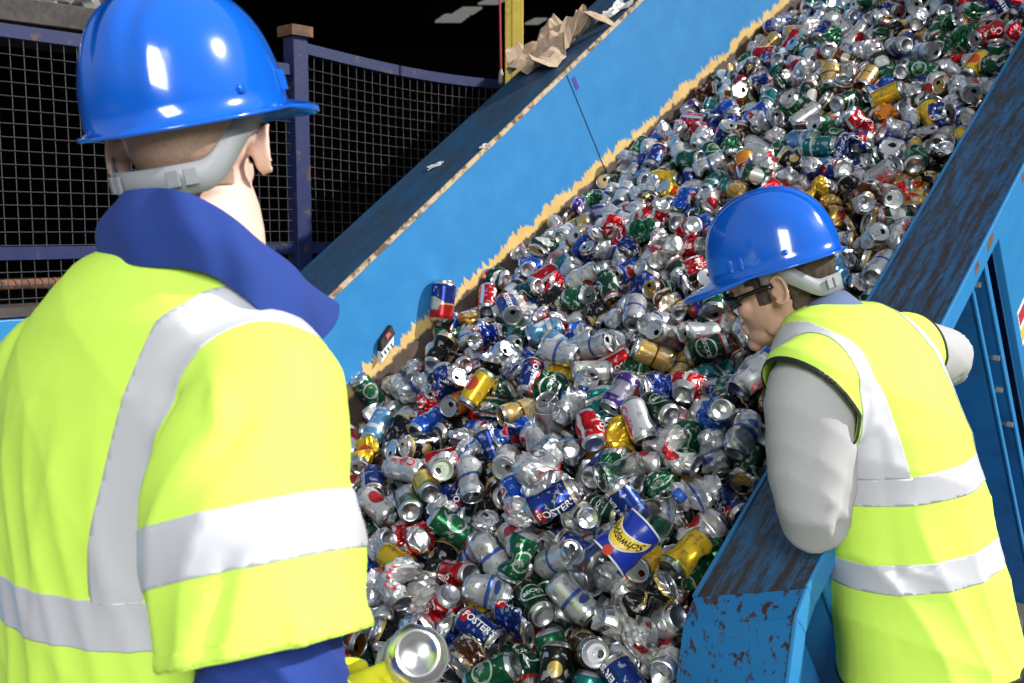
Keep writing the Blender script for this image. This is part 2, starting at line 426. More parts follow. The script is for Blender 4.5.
# blue machine guard at lower left, with ledge, pipe and fitting
g0, g1 = fz(-2.9, 0) + np.array([.13, -.12, 0]), fz(.35, 0) + np.array([.13, -.12, 0])
mg = empty('machine_guard', g0, 'bright blue horizontal machine guard with a grey ledge at far left', 'machine guard')
k = MB(); k.bar((0, 0, 1.275), g1 - g0 + np.array([0, 0, 1.275]), .10, .10); k.build('beam', M['blue'], mg, .003)
k = MB(); k.bar((0, 0, .63), g1 - g0 + np.array([0, 0, .63]), .06, 1.15); k.build('panel', M['blue'], mg, .003)
k = MB(); k.bar((-.02, .06, 1.345), g1 - g0 + np.array([-.02, .06, 1.345]), .16, .03); k.build('ledge', M['dull_steel'], mg)
pp = empty('steel_pipe', at(-30, 286, 3.2), 'rusty pipe with a shiny fitting resting above the grey ledge', 'pipe')
d = HD
k = MB(); k.tube([d * -.4, d * .34], .020, 12); k.build('pipe', M['rust'], pp, smooth=True)
k = MB(); k.tube([d * .31, d * .32, d * .36, d * .38], [.024, .034, .034, .02], 12); k.build('fitting', M['foil'], pp)
# ------------------------------------------------------------------ drinks cans
R0,H0=0.033,0.115
# deformation kinds (name -> function acting on Nx3 local points, z in [-H/2,H/2])
def bumps(p,s,f):
    rs=np.random.RandomState(s);o=np.zeros(len(p))
    for k in range(5):
        d=rs.normal(size=3);d/=np.linalg.norm(d)
        o+=np.sin(p@d*f*(1+.35*k)+rs.uniform(0,6.28))/(1+.4*k)
    return o/2.2
def deform(p,kind,seed=0):
    p=np.array(p,float);x,y,z=p.T.copy()
    if kind=='whole': pass
    elif kind=='dented':      # one deep dent in the side
        rs=np.random.RandomState(seed);a=rs.uniform(0,6.28);zc=rs.uniform(-.02,.02)
        dx,dy=math.cos(a),math.sin(a);t=x*dx+y*dy
        g=np.exp(-((z-zc)/.018)**2)
        t2=np.where(t>0,t*(1-.75*g),t);x=x+(t2-t)*dx;y=y+(t2-t)*dy
        side=-x*dy+y*dx;x+=-dy*side*.18*g;y+=dx*side*.18*g
        x+=dx*(-(z-zc)**2)*2.0
    elif kind=='pinched':     # squeezed flat in the middle, ends round
        g=np.exp(-((z)/.026)**2)
        y=y*(1+.28*g);x=x*(1-.68*g)+.006*g*np.sin(z*160+seed)
        x=x+.010*np.sin(z*55+seed)
    elif kind=='squat':       # stamped down on its end: folds round the body
        m=np.clip(np.abs(z)/(H0/2),0,1)
        z=z*.52
        r=np.hypot(x,y);th=np.arctan2(y,x)
        k=(1+ (1-m**4)*(.10*np.sin(z*330+1.3*np.sin(th*2+seed))+.06*np.sin(th*5+seed)+.03))
        x*=k;y*=k
        x+=z*.25*math.cos(seed);y+=z*.25*math.sin(seed)
    elif kind=='flat':        # trodden flat
        m=np.clip(np.abs(z)/(H0/2),0,1)
        s=.36+.18*m**3
        x=x*s+.0035*np.sin(z*120+y*70+seed)*(1-m**4);y=y*(1.30-.12*m)
        x+=.012*np.cos(z*30+seed)
    elif kind=='folded':      # bent in the middle
        g=np.exp(-((z)/.022)**2)
        x=x*(1-.5*g)-.012*g;y=y*(1+.2*g)
        a=z/(H0/2)*.62
        X=x*np.cos(a)+ (np.sin(np.abs(a))*np.abs(z))*1.0
        z=z*np.cos(a*.6)-x*np.sin(a);x=X-.014
    p=np.stack([x,y,z],1)
    if kind!='whole':
        th=np.arctan2(p[:,1],p[:,0])
        m=np.clip(np.abs(z)/(H0/2),0,1)
        tri=lambda q:np.abs((q%1.)-.5)*4-1
        rs=np.random.RandomState(seed+40);n=np.zeros(len(p))
        for k in range(4):
            d=rs.normal(size=3);d/=np.linalg.norm(d);n+=tri(p@d*(26+16*k)+rs.uniform())/(1+.45*k)
        amp=(.0016 if kind=='dented' else .0036)*(1-m**8)
        r=np.hypot(p[:,0],p[:,1])+1e-6
        p[:,0]+=amp*n*p[:,0]/r;p[:,1]+=amp*n*p[:,1]/r
        if kind in('pinched','flat','folded'):
            p[:,0]+=.004*tri(z*38+.3*seed)*(1-m**4)
    return p
KINDS=[('whole',0),('dented',1),('dented',2),('pinched',3),('pinched',4),('squat',5),('squat',6),('flat',7),('flat',8),('folded',9),('folded',10)]
SHAPE_WORD = {'whole': 'intact', 'dented': 'dented', 'pinched': 'waist-crushed', 'squat': 'squashed short', 'flat': 'flattened', 'folded': 'bent over'}
GOLD, SILV = (0.72, 0.50, 0.18), (0.86, 0.87, 0.88)
# name: (body colour, [bands (v0, v1, colour)], [ovals (u, v, ru, rv, colour)], end is gold, [texts (string, size, u, v, along axis, colour)], colour words, weight)
DESIGNS = [
 ('navy', (0.010, 0.035, 0.22), [(.02, .10, GOLD), (.88, .94, GOLD)], [(.22, .20, .09, .10, (.6, .02, .02)), (.72, .20, .09, .10, (.6, .02, .02))], 0, [("FOSTER'S", .023, .22, .55, 1, (.85, .85, .85)), ("FOSTER'S", .023, .72, .55, 1, (.85, .85, .85))], 'blue lager', 9),
 ('red', (0.55, 0.008, 0.015), [(.02, .06, SILV)], [(.5, .5, .035, .5, (.85, .85, .85)), (.03, .5, .03, .5, (.85, .85, .85))], 0, [('Coke', .034, .27, .5, 1, (.9, .9, .9)), ('Coke', .034, .77, .5, 1, (.9, .9, .9))], 'red cola', 7),
 ('pale', (0.58, 0.59, 0.61), [(.02, .08, (.55, .02, .03))], [(.5, .5, .02, .5, (.45, .46, .5))], 0, [('Coke', .032, .25, .45, 1, (.55, .01, .02)), ('Coke', .032, .75, .45, 1, (.55, .01, .02))], 'silver and red', 8),
 ('green', (0.010, 0.11, 0.045), [(.03, .09, (.5, .5, .45))], [(.25, .55, .13, .22, (.65, .68, .62)), (.25, .55, .11, .18, (.02, .16, .06)), (.75, .55, .13, .22, (.65, .68, .62)), (.75, .55, .11, .18, (.02, .16, .06))], 0, [], 'green', 9),
 ('darkgreen', (0.006, 0.055, 0.03), [(.86, .94, (.5, .02, .02)), (.03, .10, GOLD)], [(.5, .5, .16, .24, (.8, .78, .72)), (.5, .5, .14, .20, (.010, .09, .04)), (0, .5, .14, .2, (.8, .78, .72))], 1, [("BECK'S", .017, .5, .5, 0, (.9, .9, .9))], 'dark green', 7),
 ('white', (0.66, 0.65, 0.62), [(.02, .07, GOLD), (.90, .95, GOLD)], [(.25, .55, .10, .20, (.55, .03, .03)), (.75, .55, .10, .20, (.55, .03, .03))], 0, [], 'white with a red badge', 9),
 ('gold', (0.62, 0.40, 0.11), [(.45, .50, (.12, .05, .02))], [(.5, .7, .10, .12, (.5, .03, .02))], 1, [], 'gold', 7),
 ('black', (0.012, 0.012, 0.014), [(.04, .10, GOLD), (.84, .90, GOLD)], [(.25, .5, .08, .14, (.6, .4, .1)), (.75, .5, .08, .14, (.6, .4, .1))], 0, [], 'black', 9),
 ('yellow', (0.85, 0.55, 0.03), [(.02, .12, (.05, .2, .06))], [(.5, .5, .10, .2, (.8, .1, .03))], 0, [], 'yellow', 3),
 ('orange', (0.80, 0.27, 0.02), [(.02, .08, (.02, .05, .3))], [(.3, .5, .12, .2, (.02, .05, .35))], 0, [], 'orange', 3),
 ('silver', (0.55, 0.56, 0.58), [(.48, .56, (.06, .12, .4))], [(.5, .7, .08, .08, (.06, .12, .4))], 0, [], 'plain silver', 13),
 ('paleblue', (0.12, 0.32, 0.55), [(.60, .72, (.75, .78, .8))], [(.2, .4, .07, .16, (.75, .78, .8))], 0, [], 'pale blue', 3),
 ('blue', (0.012, 0.09, 0.50), [(.90, .96, SILV)], [(.25, .6, .11, .2, (.8, .8, .8)), (.25, .64, .10, .1, (.6, .02, .03)), (.75, .6, .11, .2, (.8, .8, .8)), (.75, .64, .10, .1, (.6, .02, .03))], 0, [], 'bright blue', 5),
 ('teal', (0.01, 0.16, 0.17), [(.3, .36, (.75, .75, .7))], [], 0, [], 'teal', 3),
 ('brown', (0.10, 0.035, 0.018), [(.06, .14, GOLD), (.8, .86, (.7, .65, .5))], [(.5, .5, .14, .14, (.7, .62, .45))], 0, [], 'brown and cream', 4),
 ('purple', (0.07, 0.03, 0.22), [(.3, .7, (.35, .33, .42))], [], 0, [], 'purple', 2),
 ('navyred', (0.010, 0.03, 0.20), [(0, .42, (.5, .02, .02)), (.42, .46, GOLD), (.93, .97, GOLD)], [(.0, .44, .14, .16, (.72, .6, .4)), (.5, .44, .14, .16, (.72, .6, .4))], 0, [], 'blue and red', 0),
]
def print_material(d):
    m = mat('printed %s can' % d[0], d[1], .27, .62); t = NT(m)
    sp = t.new('ShaderNodeSeparateXYZ'); t.link(t.new('ShaderNodeTexCoord').outputs['UV'], sp.inputs[0])
    u, v = sp.outputs['X'], sp.outputs['Y']
    c = d[1]
    for a, b, cc in d[2]:
        f = t.math('MULTIPLY', t.math('GREATER_THAN', v, a), t.math('LESS_THAN', v, b)); c = t.mix(f, c, cc)
    for cu, cv, ru, rv, cc in d[3]:
        du = t.math('DIVIDE', t.math('WRAP', t.math('SUBTRACT', u, cu), .5, -.5), ru); dv = t.math('DIVIDE', t.math('SUBTRACT', v, cv), rv)
        f = t.math('LESS_THAN', t.math('ADD', t.math('MULTIPLY', du, du), t.math('MULTIPLY', dv, dv)), 1.0); c = t.mix(f, c, cc)
    sec = d[7 + 1] if len(d) > 8 else ((.75, .75, .74) if sum(d[1]) < 1.2 else (.10, .10, .16))
    uv = t.new('ShaderNodeCombineXYZ'); t.link(t.math('MULTIPLY', u, 9.0), uv.inputs[0]); t.link(t.math('MULTIPLY', v, 5.0), uv.inputs[1]); uv.inputs[2].default_value = len(d[0]) * 3.7 + d[1][0] * 40
    n = t.noise(uv.outputs[0], 1.2, 3, .6)
    f = t.math('MULTIPLY', t.step(n, .585, .60), t.math('MULTIPLY', t.math('GREATER_THAN', v, .14), t.math('LESS_THAN', v, .84)))
    c = t.mix(t.math('MULTIPLY', f, .5), c, sec)
    t.color(c)
    return m
PRINT = [print_material(d) for d in DESIGNS]
M['alu'] = mat('bare aluminium', (0.66, 0.67, 0.68), .29, 1.0)
M['goldalu'] = mat('gold lacquered aluminium', (0.72, 0.48, 0.16), .24, 1.0)
M['inside'] = mat('dark can inside', (0.05, 0.05, 0.05), .5, .6)
TXTM = {}
def text_mat(c):
    if c not in TXTM: TXTM[c] = mat('printed lettering', c, .4)
    return TXTM[c]

H2 = H0 / 2
MIR = np.array([1.0, -1.0, 1.0])     # the belt's frame is left-handed
def profile(fine):
    p = [(.0004, -H2 + .0095), (.012, -H2 + .008), (.0205, -H2 + .003), (.0232, -H2), (.0255, -H2 + .0012), (.0312, -H2 + .010)]
    p += [(R0, z) for z in (np.linspace(-H2 + .015, H2 - .018, 13) if fine else np.linspace(-H2 + .015, H2 - .018, 6))]
    p += [(.0315, H2 - .011), (.0272, H2 - .004), (.0282, H2 - .0022), (.0282, H2), (.0270, H2), (.0262, H2 - .0036)]
    return p
def can_arrays(ki, seg, fine, uvscale=True):
    pr = profile(fine); kd = KINDS[ki]
    th = np.linspace(0, 2 * math.pi, seg + 1)
    P = np.array([(r * math.cos(a), r * math.sin(a), z) for r, z in pr for a in th])
    UV = np.array([(a / (2 * math.pi), (z + H2) / H0) for r, z in pr for a in th])
    n = seg + 1
    F, T = [], []
    for i in range(len(pr) - 1):
        zm = (pr[i][1] + pr[i + 1][1]) / 2; tg = 0 if -H2 + .011 < zm < H2 - .0115 else 1
        for j in range(seg): F.append((i * n + j, i * n + j + 1, (i + 1) * n + j + 1, (i + 1) * n + j)); T.append(tg)
    return deform(P, *kd) * MIR, UV, [q[::-1] for q in F], T
def lid_arrays(ki, seg):
    kd = KINDS[ki]; z = H2 - .0036; V, F = [], []
    hc, hx, hy = (0, .0115), .0085, .0075
    loops = 3 if seg > 20 else 2
    for i in range(loops + 1):
        s = i / loops
        for j in range(seg):
            a = 2 * math.pi * j / seg
            ox, oy = hc[0] + hx * math.cos(a), hc[1] + hy * math.sin(a); ex, ey = .0263 * math.cos(a), .0263 * math.sin(a)
            V.append((ox + (ex - ox) * s, oy + (ey - oy) * s, z - (.0012 if 0 < i < loops else 0) - (.0015 if i == 0 else 0)))
    for i in range(loops):
        for j in range(seg): F.append((i * seg + j, i * seg + (j + 1) % seg, (i + 1) * seg + (j + 1) % seg, (i + 1) * seg + j)[::-1])
    return deform(np.array(V), *kd) * MIR, [q[::-1] for q in F]
def tab_arrays(ki):
    kd = KINDS[ki]; V, F = [], []; n = 14; z = H2 - .0030
    for r, zz in ((1, 0), (1, .0012), (.55, .0012), (.55, 0)):
        for j in range(n):
            a = 2 * math.pi * j / n
            V.append((.0075 * r * math.cos(a), -.006 + .0115 * r * math.sin(a) * (1 if r == 1 else .9), z + zz))
    for i in range(4):
        for j in range(n): F.append((i * n + j, i * n + (j + 1) % n, ((i + 1) % 4) * n + (j + 1) % n, ((i + 1) % 4) * n + j))
    return deform(np.array(V), *kd) * MIR, F
def text_tris(s, size):
    cu = bpy.data.curves.new('t', 'FONT'); cu.body = s; cu.size = size; cu.align_x = 'CENTER'; cu.align_y = 'CENTER'; cu.offset = size * .018; cu.resolution_u = 3
    o = bpy.data.objects.new('t', cu); COL.objects.link(o)
    bpy.context.view_layer.update()
    me = bpy.data.meshes.new_from_object(o.evaluated_get(bpy.context.evaluated_depsgraph_get()))
    bpy.data.objects.remove(o); bpy.data.curves.remove(cu)
    bm = bmesh.new(); bm.from_mesh(me); bmesh.ops.triangulate(bm, faces=bm.faces)
    for _ in range(3):
        e = [e for e in bm.edges if e.calc_length() > .005]
        if not e: break
        bmesh.ops.subdivide_edges(bm, edges=e, cuts=1); bmesh.ops.triangulate(bm, faces=bm.faces)
    bm.verts.index_update()
    V = np.array([v.co[:] for v in bm.verts]); F = [tuple(v.index for v in f.verts) for f in bm.faces]
    bm.free(); bpy.data.meshes.remove(me)
    return V, F
TXTC = {}
def label_arrays(ki, t):
    s, size, cu, cv, ax, c = t
    if (s, size) not in TXTC: TXTC[(s, size)] = text_tris(s, size)
    V, F = TXTC[(s, size)]
    r = R0 + .0005
    a0 = cu * 2 * math.pi; zc = (cv - .5) * H0
    if ax: th, z = a0 + V[:, 1] / R0, zc + V[:, 0]
    else: th, z = a0 - V[:, 0] / R0, zc + V[:, 1]
    return deform(np.stack([r * np.cos(th), r * np.sin(th), z], 1), *KINDS[ki]) * MIR, F

def make_mesh(name, V, F, mats, mi=None, uv=None, smooth=True):
    me = bpy.data.meshes.new(name); me.from_pydata(V.tolist() if hasattr(V, 'tolist') else V, [], F)
    for m in mats: me.materials.append(m)
    if mi is not None: me.polygons.foreach_set('material_index', mi)
    if smooth: me.polygons.foreach_set('use_smooth', [True] * len(me.polygons))
    if uv is not None:
        l = me.uv_layers.new(name='UVMap'); idx = np.zeros(len(me.loops), int); me.loops.foreach_get('vertex_index', idx)
        l.data.foreach_set('uv', np.asarray(uv)[idx].ravel())
    me.update(); return me
MESHC = {}
def can_meshes(ki, di):
    if (ki, di) not in MESHC:
        d = DESIGNS[di]; V, UV, F, T = can_arrays(ki, 32, True)
        end = M['goldalu'] if d[4] else M['alu']
        V, UV, F, T = V.tolist(), UV.tolist(), list(F), list(T); mats = [PRINT[di], M['alu']]
        for t in d[5]:
            a, f = label_arrays(ki, t); b = len(V); V += a.tolist(); UV += [(0, 0)] * len(a); F += [tuple(i + b for i in q) for q in f]; T += [len(mats)] * len(f)
            mats.append(text_mat(t[5]))
        body = make_mesh('can_body', V, F, mats, T, UV, smooth=KINDS[ki][0] in ('whole', 'dented'))
        if ('lid', ki, d[4]) not in MESHC:
            a, f = lid_arrays(ki, 32); lid = make_mesh('can_lid', a, f, [end], smooth=False)
            a, f = tab_arrays(ki); tab = make_mesh('pull_tab', a, f, [end], smooth=False); MESHC[('lid', ki, d[4])] = (lid, tab)
        MESHC[(ki, di)] = (body,) + MESHC[('lid', ki, d[4])]
    return MESHC[(ki, di)]
def link_can(ki, di, mw, parts=True):
    body, lid, tab = can_meshes(ki, di)
    o = bpy.data.objects.new('drinks_can', body); COL.objects.link(o); o.matrix_world = mw
    if parts:
        l = bpy.data.objects.new('lid', lid); COL.objects.link(l); l.parent = o
        t = bpy.data.objects.new('pull_tab', tab); COL.objects.link(t); t.parent = l
    return o

# poses of the heap, settled by gravity on the belt: shape, place in the belt's frame (mm), rotation (x, y, z of the quaternion, hundredths), print, 1 if it is an object of its own
POSES = [
(0,-717,-1380,-32,32,62,-62,5,0),(0,-611,-1205,-32,-68,-17,-24,6,0),(1,-650,-1075,-33,-51,46,-69,12,0),(3,-614,-907,-37,-31,-59,-61,5,0),(4,-670,-726,-49,25,68,20,5,0),(0,-690,-568,-66,8,-70,-6,7,0),
(0,-669,-471,-80,59,38,-2,2,0),(6,-636,-385,-99,-22,-97,0,5,0),(9,-658,-170,-125,-69,-19,55,7,0),(1,-650,-63,-138,56,20,-16,10,0),(0,-512,-1335,-32,68,19,-22,0,0),(5,-486,-1196,-34,-7,99,0,3,0),
(2,-523,-1056,-30,50,-46,-69,0,0),(0,-540,-895,-39,63,30,-36,10,0),(4,-555,-785,-50,-66,-11,-73,10,0),(0,-599,-624,-58,56,29,-36,0,0),(4,-569,-505,-65,-64,45,20,14,0),(0,-545,-338,-96,-33,-62,33,14,0),
(5,-567,-218,-111,63,-40,64,8,0),(0,-557,-140,-134,-2,-70,-41,7,0),(3,-421,-1335,-31,0,-67,-2,1,0),(3,-385,-1181,-32,-7,74,-22,0,0),(0,-475,-1005,-35,-35,-60,4,6,0),(3,-468,-900,-36,-35,66,57,0,0),
(8,-424,-798,-58,-59,-12,-79,2,0),(0,-413,-585,-66,17,-68,-63,2,0),(3,-485,-482,-76,-38,64,61,0,0),(5,-442,-318,-92,-66,-54,17,5,0),(6,-409,-250,-111,21,-59,-76,5,0),(0,-408,-48,-154,-54,44,-33,10,0),
(0,-300,-1342,-32,65,26,58,6,0),(6,-288,-1172,-29,46,-48,-63,7,0),(10,-236,-1051,-32,23,65,60,5,0),(9,-217,-955,-31,69,1,-71,8,0),(4,-267,-750,-52,65,27,69,5,0),(5,-244,-672,-51,-57,40,54,3,0),
(10,-300,-487,-77,61,31,18,15,0),(6,-313,-392,-92,46,-18,-85,15,0),(3,-320,-254,-114,56,49,-57,10,0),(8,-273,-67,-156,-30,-64,-34,10,0),(5,-98,-1331,-32,14,50,-7,3,0),(2,-81,-1136,-29,35,59,-15,2,0),
(0,-73,-906,-40,-65,27,4,3,0),(0,-97,-786,-46,36,-60,47,0,0),(7,-83,-637,-72,-57,-43,-48,10,0),(0,-104,-463,-80,20,67,-7,4,0),(8,-129,-367,-109,-55,-25,-76,10,0),(0,-125,-216,-114,56,-41,-66,4,0),
(0,-95,-33,-154,-70,-7,70,14,0),(0,40,-1153,-42,57,-40,69,10,0),(10,37,-925,-45,-62,-35,45,0,0),(0,4,-765,-49,-13,72,-29,2,0),(3,5,-596,-66,-48,-53,-44,12,0),(0,-8,-475,-85,32,-62,61,5,0),
(1,85,-355,-102,35,-61,61,14,0),(8,-11,-248,-129,-33,-48,-50,4,0),(0,21,-64,-144,-48,62,54,0,0),(0,206,-1314,-31,7,44,10,7,0),(5,155,-1216,-49,30,62,-37,10,0),(6,155,-1057,-55,-22,-97,0,3,0),
(1,190,-921,-50,62,34,-8,0,0),(9,116,-781,-54,-10,74,-65,3,0),(1,139,-591,-77,-71,15,-66,14,0),(3,157,-511,-88,73,-16,-63,10,0),(6,151,-286,-117,35,-68,59,1,0),(3,100,-64,-145,-44,-61,-31,3,0),
(0,266,-1388,-65,-67,-20,27,1,0),(4,277,-1166,-66,-11,-65,-17,0,0),(3,285,-1089,-56,65,-37,-63,10,0),(1,296,-934,-64,58,-40,69,2,0),(2,266,-830,-68,21,-67,32,6,0),(9,247,-665,-69,-71,-3,26,5,0),
(3,275,-480,-94,17,72,-27,2,0),(1,287,-361,-107,-47,-54,35,10,0),(1,280,-212,-125,12,-68,-20,1,0),(5,263,-45,-152,-79,12,-31,7,0),(1,402,-1321,-77,-66,26,-69,1,0),(1,415,-1152,-65,42,59,20,5,0),
(0,417,-1048,-68,50,-49,31,2,0),(5,434,-955,-66,-20,66,13,3,0),(2,447,-711,-72,-55,41,65,14,0),(6,393,-488,-95,-41,-62,-52,10,0),(2,385,-399,-106,-58,-52,-36,3,0),(8,404,-222,-143,-76,13,59,12,0),
(2,409,-34,-154,-8,67,-9,2,0),(5,564,-1414,-89,-73,66,0,4,0),(0,540,-1245,-82,56,42,52,10,0),(0,526,-1006,-76,61,35,69,7,0),(6,529,-821,-73,48,38,-78,1,0),(8,555,-745,-98,-5,77,-13,14,0),
(1,536,-580,-94,-18,-68,13,2,0),(1,541,-504,-99,-9,71,-11,3,0),(4,547,-334,-110,-36,61,-37,10,0),(5,588,-174,-142,-12,71,4,3,0),(1,540,-35,-161,-64,29,-61,3,0),(7,666,-1334,-111,-63,16,-74,0,0),
(6,718,-1191,-89,-77,13,-16,0,0),(0,735,-966,-89,-60,-31,26,7,0),(6,642,-924,-80,70,15,51,2,0),(5,652,-804,-81,-61,-70,33,7,0),(2,654,-586,-98,-32,-61,20,4,0),(0,639,-465,-93,31,76,-55,5,0),
(10,678,-369,-117,51,46,34,14,0),(2,688,-201,-128,51,44,29,5,0),(6,649,-112,-150,0,0,99,7,0),(3,871,-1327,-110,-65,25,-68,11,0),(2,811,-1234,-96,43,54,22,2,0),(1,818,-1070,-94,-13,-60,-33,1,0),
(0,832,-935,-94,10,-65,-26,12,0),(5,784,-699,-95,40,0,-3,10,0),(5,868,-679,-100,15,-29,-61,3,0),(3,820,-509,-111,-12,75,-17,2,0),(6,854,-413,-123,52,-81,18,10,0),(6,795,-205,-132,38,-59,26,13,0),
(5,864,-172,-154,-98,-12,0,2,0),(2,966,-1367,-128,54,-44,48,13,0),(3,990,-1202,-114,57,-43,55,11,0),(4,969,-1078,-114,58,-38,55,7,0),(5,1004,-904,-105,31,46,-34,5,0),(0,1013,-751,-107,59,35,-53,1,0),
(3,957,-638,-108,-54,-46,-51,0,0),(0,929,-492,-116,6,72,-46,14,0),(2,966,-298,-136,68,-1,71,2,0),(3,958,-213,-138,-7,-65,-8,10,0),(0,941,-52,-166,68,16,51,3,0),(0,1153,-1348,-138,46,53,2,10,0),
(0,1146,-1212,-125,-61,-26,-39,7,0),(7,1072,-1048,-127,68,-13,70,3,0),(7,1112,-950,-122,-71,39,48,2,0),(5,1129,-786,-110,0,-32,-87,10,0),(0,1149,-679,-115,70,-1,13,0,0),(4,1042,-487,-126,-65,-14,-73,2,0),
(3,1089,-303,-136,-74,20,60,6,0),(1,1073,-176,-148,23,67,0,10,0),(1,1117,-60,-157,51,41,-46,7,0),(6,1257,-1335,-144,43,-84,24,3,0),(6,1269,-1253,-135,-66,-24,61,12,0),(6,1274,-1095,-125,64,34,38,2,0),
(2,1238,-953,-123,42,-57,37,0,0),(3,1295,-754,-120,15,72,-8,3,0),(4,1212,-486,-134,-33,-60,-42,5,0),(5,1214,-377,-135,-36,32,79,0,0),(0,1231,-231,-147,-49,50,58,2,0),(5,1217,-137,-155,67,-11,62,4,0),
(0,1355,-1357,-159,14,-69,-49,7,0),(0,1364,-1246,-150,-68,15,-51,1,0),(4,1361,-1123,-137,58,-44,-66,4,0),(1,1333,-920,-131,48,-52,64,12,0),(0,1380,-787,-126,-68,15,-7,14,0),(0,1358,-606,-129,-70,2,70,8,0),
(7,1335,-520,-145,63,-13,74,10,0),(2,1364,-362,-136,47,-53,-60,7,0),(0,1371,-262,-125,98,16,0,1,0),(1,1322,-101,-162,-35,-61,-13,0,0),(0,1453,-1392,-170,33,-62,62,0,0),(3,1484,-1225,-158,9,74,23,12,0),
(2,1534,-1129,-145,47,58,64,10,0),(10,1475,-917,-135,66,19,5,14,0),(8,1484,-712,-149,-2,77,-4,0,0),(9,1513,-619,-125,-59,37,69,7,0),(2,1475,-472,-139,-16,-66,35,5,0),(5,1453,-396,-142,-17,-73,10,10,0),
(3,1534,-297,-151,69,-29,-64,3,0),(0,1484,-91,-164,62,6,-31,15,0),(10,1622,-1357,-178,59,36,22,0,0),(3,1614,-1247,-168,17,72,-3,6,0),(5,1613,-1074,-148,13,-74,34,10,0),(2,1609,-900,-144,-48,50,-70,12,0),
(3,1623,-684,-138,21,71,-2,10,0),(4,1593,-460,-148,6,-66,-2,10,0),(9,1654,-331,-145,57,-40,-49,10,0),(5,1696,-164,-164,-60,35,57,12,0),(7,1575,-160,-172,-19,77,11,4,0),(3,1784,-1270,-179,-6,76,-8,9,0),
(2,1721,-1106,-158,45,-46,-74,12,0),(1,1806,-896,-151,18,74,27,11,0),(0,1749,-758,-145,-67,12,65,4,0),(0,1731,-665,-145,-39,-58,0,10,0),(9,1802,-531,-141,-37,60,51,11,0),(4,1786,-403,-158,70,4,70,7,0),
(4,1727,-249,-152,-55,47,62,7,0),(0,1740,-63,-171,66,1,14,4,0),(3,1906,-1323,-195,35,77,-30,7,0),(0,1898,-1220,-187,33,-50,-71,7,0),(4,1964,-1083,-169,-66,14,55,0,0),(10,1941,-986,-157,-71,-3,-64,7,0),
(6,1928,-771,-157,14,18,-8,15,0),(6,1932,-609,-150,-47,-67,-20,11,0),(10,1882,-498,-135,41,-74,49,10,0),(5,1915,-415,-156,4,-27,-79,4,0),(6,1842,-253,-158,52,-51,24,10,0),(2,1937,-38,-179,-19,-67,18,7,0),
(9,2077,-1392,-219,-17,69,-63,5,0),(1,2073,-1229,-203,-42,-48,-7,10,0),(1,2068,-1026,-183,-42,-56,6,0,0),(1,2118,-937,-170,53,47,-62,10,0),(0,2049,-778,-163,23,69,18,0,0),(8,2035,-690,-174,10,79,-21,7,0),
(0,2076,-486,-160,-34,-61,-11,5,0),(10,2069,-347,-161,-29,66,-56,2,0),(8,2039,-223,-181,-46,-39,-47,10,0),(2,2063,-78,-174,-2,-65,74,5,0),(0,2188,-1417,-228,-66,-6,73,7,0),(0,2195,-1244,-215,-6,71,-10,12,0),
(5,2249,-1019,-193,44,-89,1,3,0),(6,2197,-936,-184,0,0,81,0,0),(0,2167,-776,-170,-3,73,-10,3,0),(3,2181,-635,-162,36,66,17,9,0),(3,2177,-550,-163,1,75,-37,2,0),(9,2136,-270,-155,-64,-46,-36,2,0),
(3,2298,-1368,-240,-48,-45,-37,12,0),(0,2285,-1248,-222,-56,34,34,8,0),(8,2376,-1053,-213,-27,-54,-51,5,0),(4,2327,-963,-194,25,-62,20,12,0),(10,2285,-884,-179,-23,-69,65,3,0),(4,2299,-661,-164,-69,3,64,8,0),
(2,2334,-520,-164,42,53,-54,2,0),(0,2316,-384,-171,-5,70,18,5,0),(9,2356,-232,-170,-9,69,70,10,0),(5,2311,-127,-181,74,-66,0,12,0),(5,2430,-1412,-249,61,37,-65,11,0),(4,2441,-1253,-231,19,71,-51,4,0),
(9,2504,-907,-183,63,-21,46,7,0),(0,2425,-808,-187,47,52,-10,3,0),(0,2409,-672,-178,-13,67,67,1,0),(5,2524,-580,-179,47,21,-64,5,0),(2,2406,-349,-170,1,72,-62,10,0),(1,2459,-253,-178,-56,-41,-48,10,0),
(8,2457,-144,-197,10,76,-17,10,0),(0,2561,-1350,-263,56,43,31,13,0),(0,2617,-1231,-246,57,-25,-75,3,0),(0,2541,-1138,-229,-46,-51,-10,2,0),(0,2608,-915,-204,-62,32,-70,5,0),(0,2567,-829,-193,-1,-70,-24,3,0),
(8,2604,-654,-197,61,-21,73,2,0),(0,2570,-523,-179,-53,46,-67,4,0),(8,2595,-351,-195,-77,8,60,7,0),(0,2558,-216,-180,59,37,25,5,0),(1,2565,-102,-183,61,-21,50,3,0),(1,2717,-1349,-267,52,54,42,10,0),
(10,2734,-1265,-251,55,43,16,14,0),(1,2790,-1077,-231,-69,-16,-9,5,0),(0,2729,-928,-211,66,-21,-68,0,0),(8,2697,-822,-217,-65,41,47,0,0),(8,2731,-709,-205,2,-57,4,11,0),(2,2728,-514,-178,55,40,-41,0,0),
(1,2722,-341,-184,-11,-70,20,10,0),(2,2677,-250,-182,4,-70,-35,7,0),(6,2753,-143,-183,59,34,18,3,0),(5,2834,-1408,-287,-91,39,0,10,0),(6,2850,-1241,-261,-77,-41,-31,0,0),(4,2875,-1032,-238,-66,-21,-51,1,0),
(3,2835,-929,-218,-48,57,49,5,0),(0,2863,-823,-208,33,67,5,0,0),(4,2885,-660,-193,-56,39,38,10,0),(2,2824,-519,-187,-59,37,-61,2,0),(0,2869,-169,-188,-58,-37,71,1,0),(2,2837,-72,-187,60,-35,31,0,0),
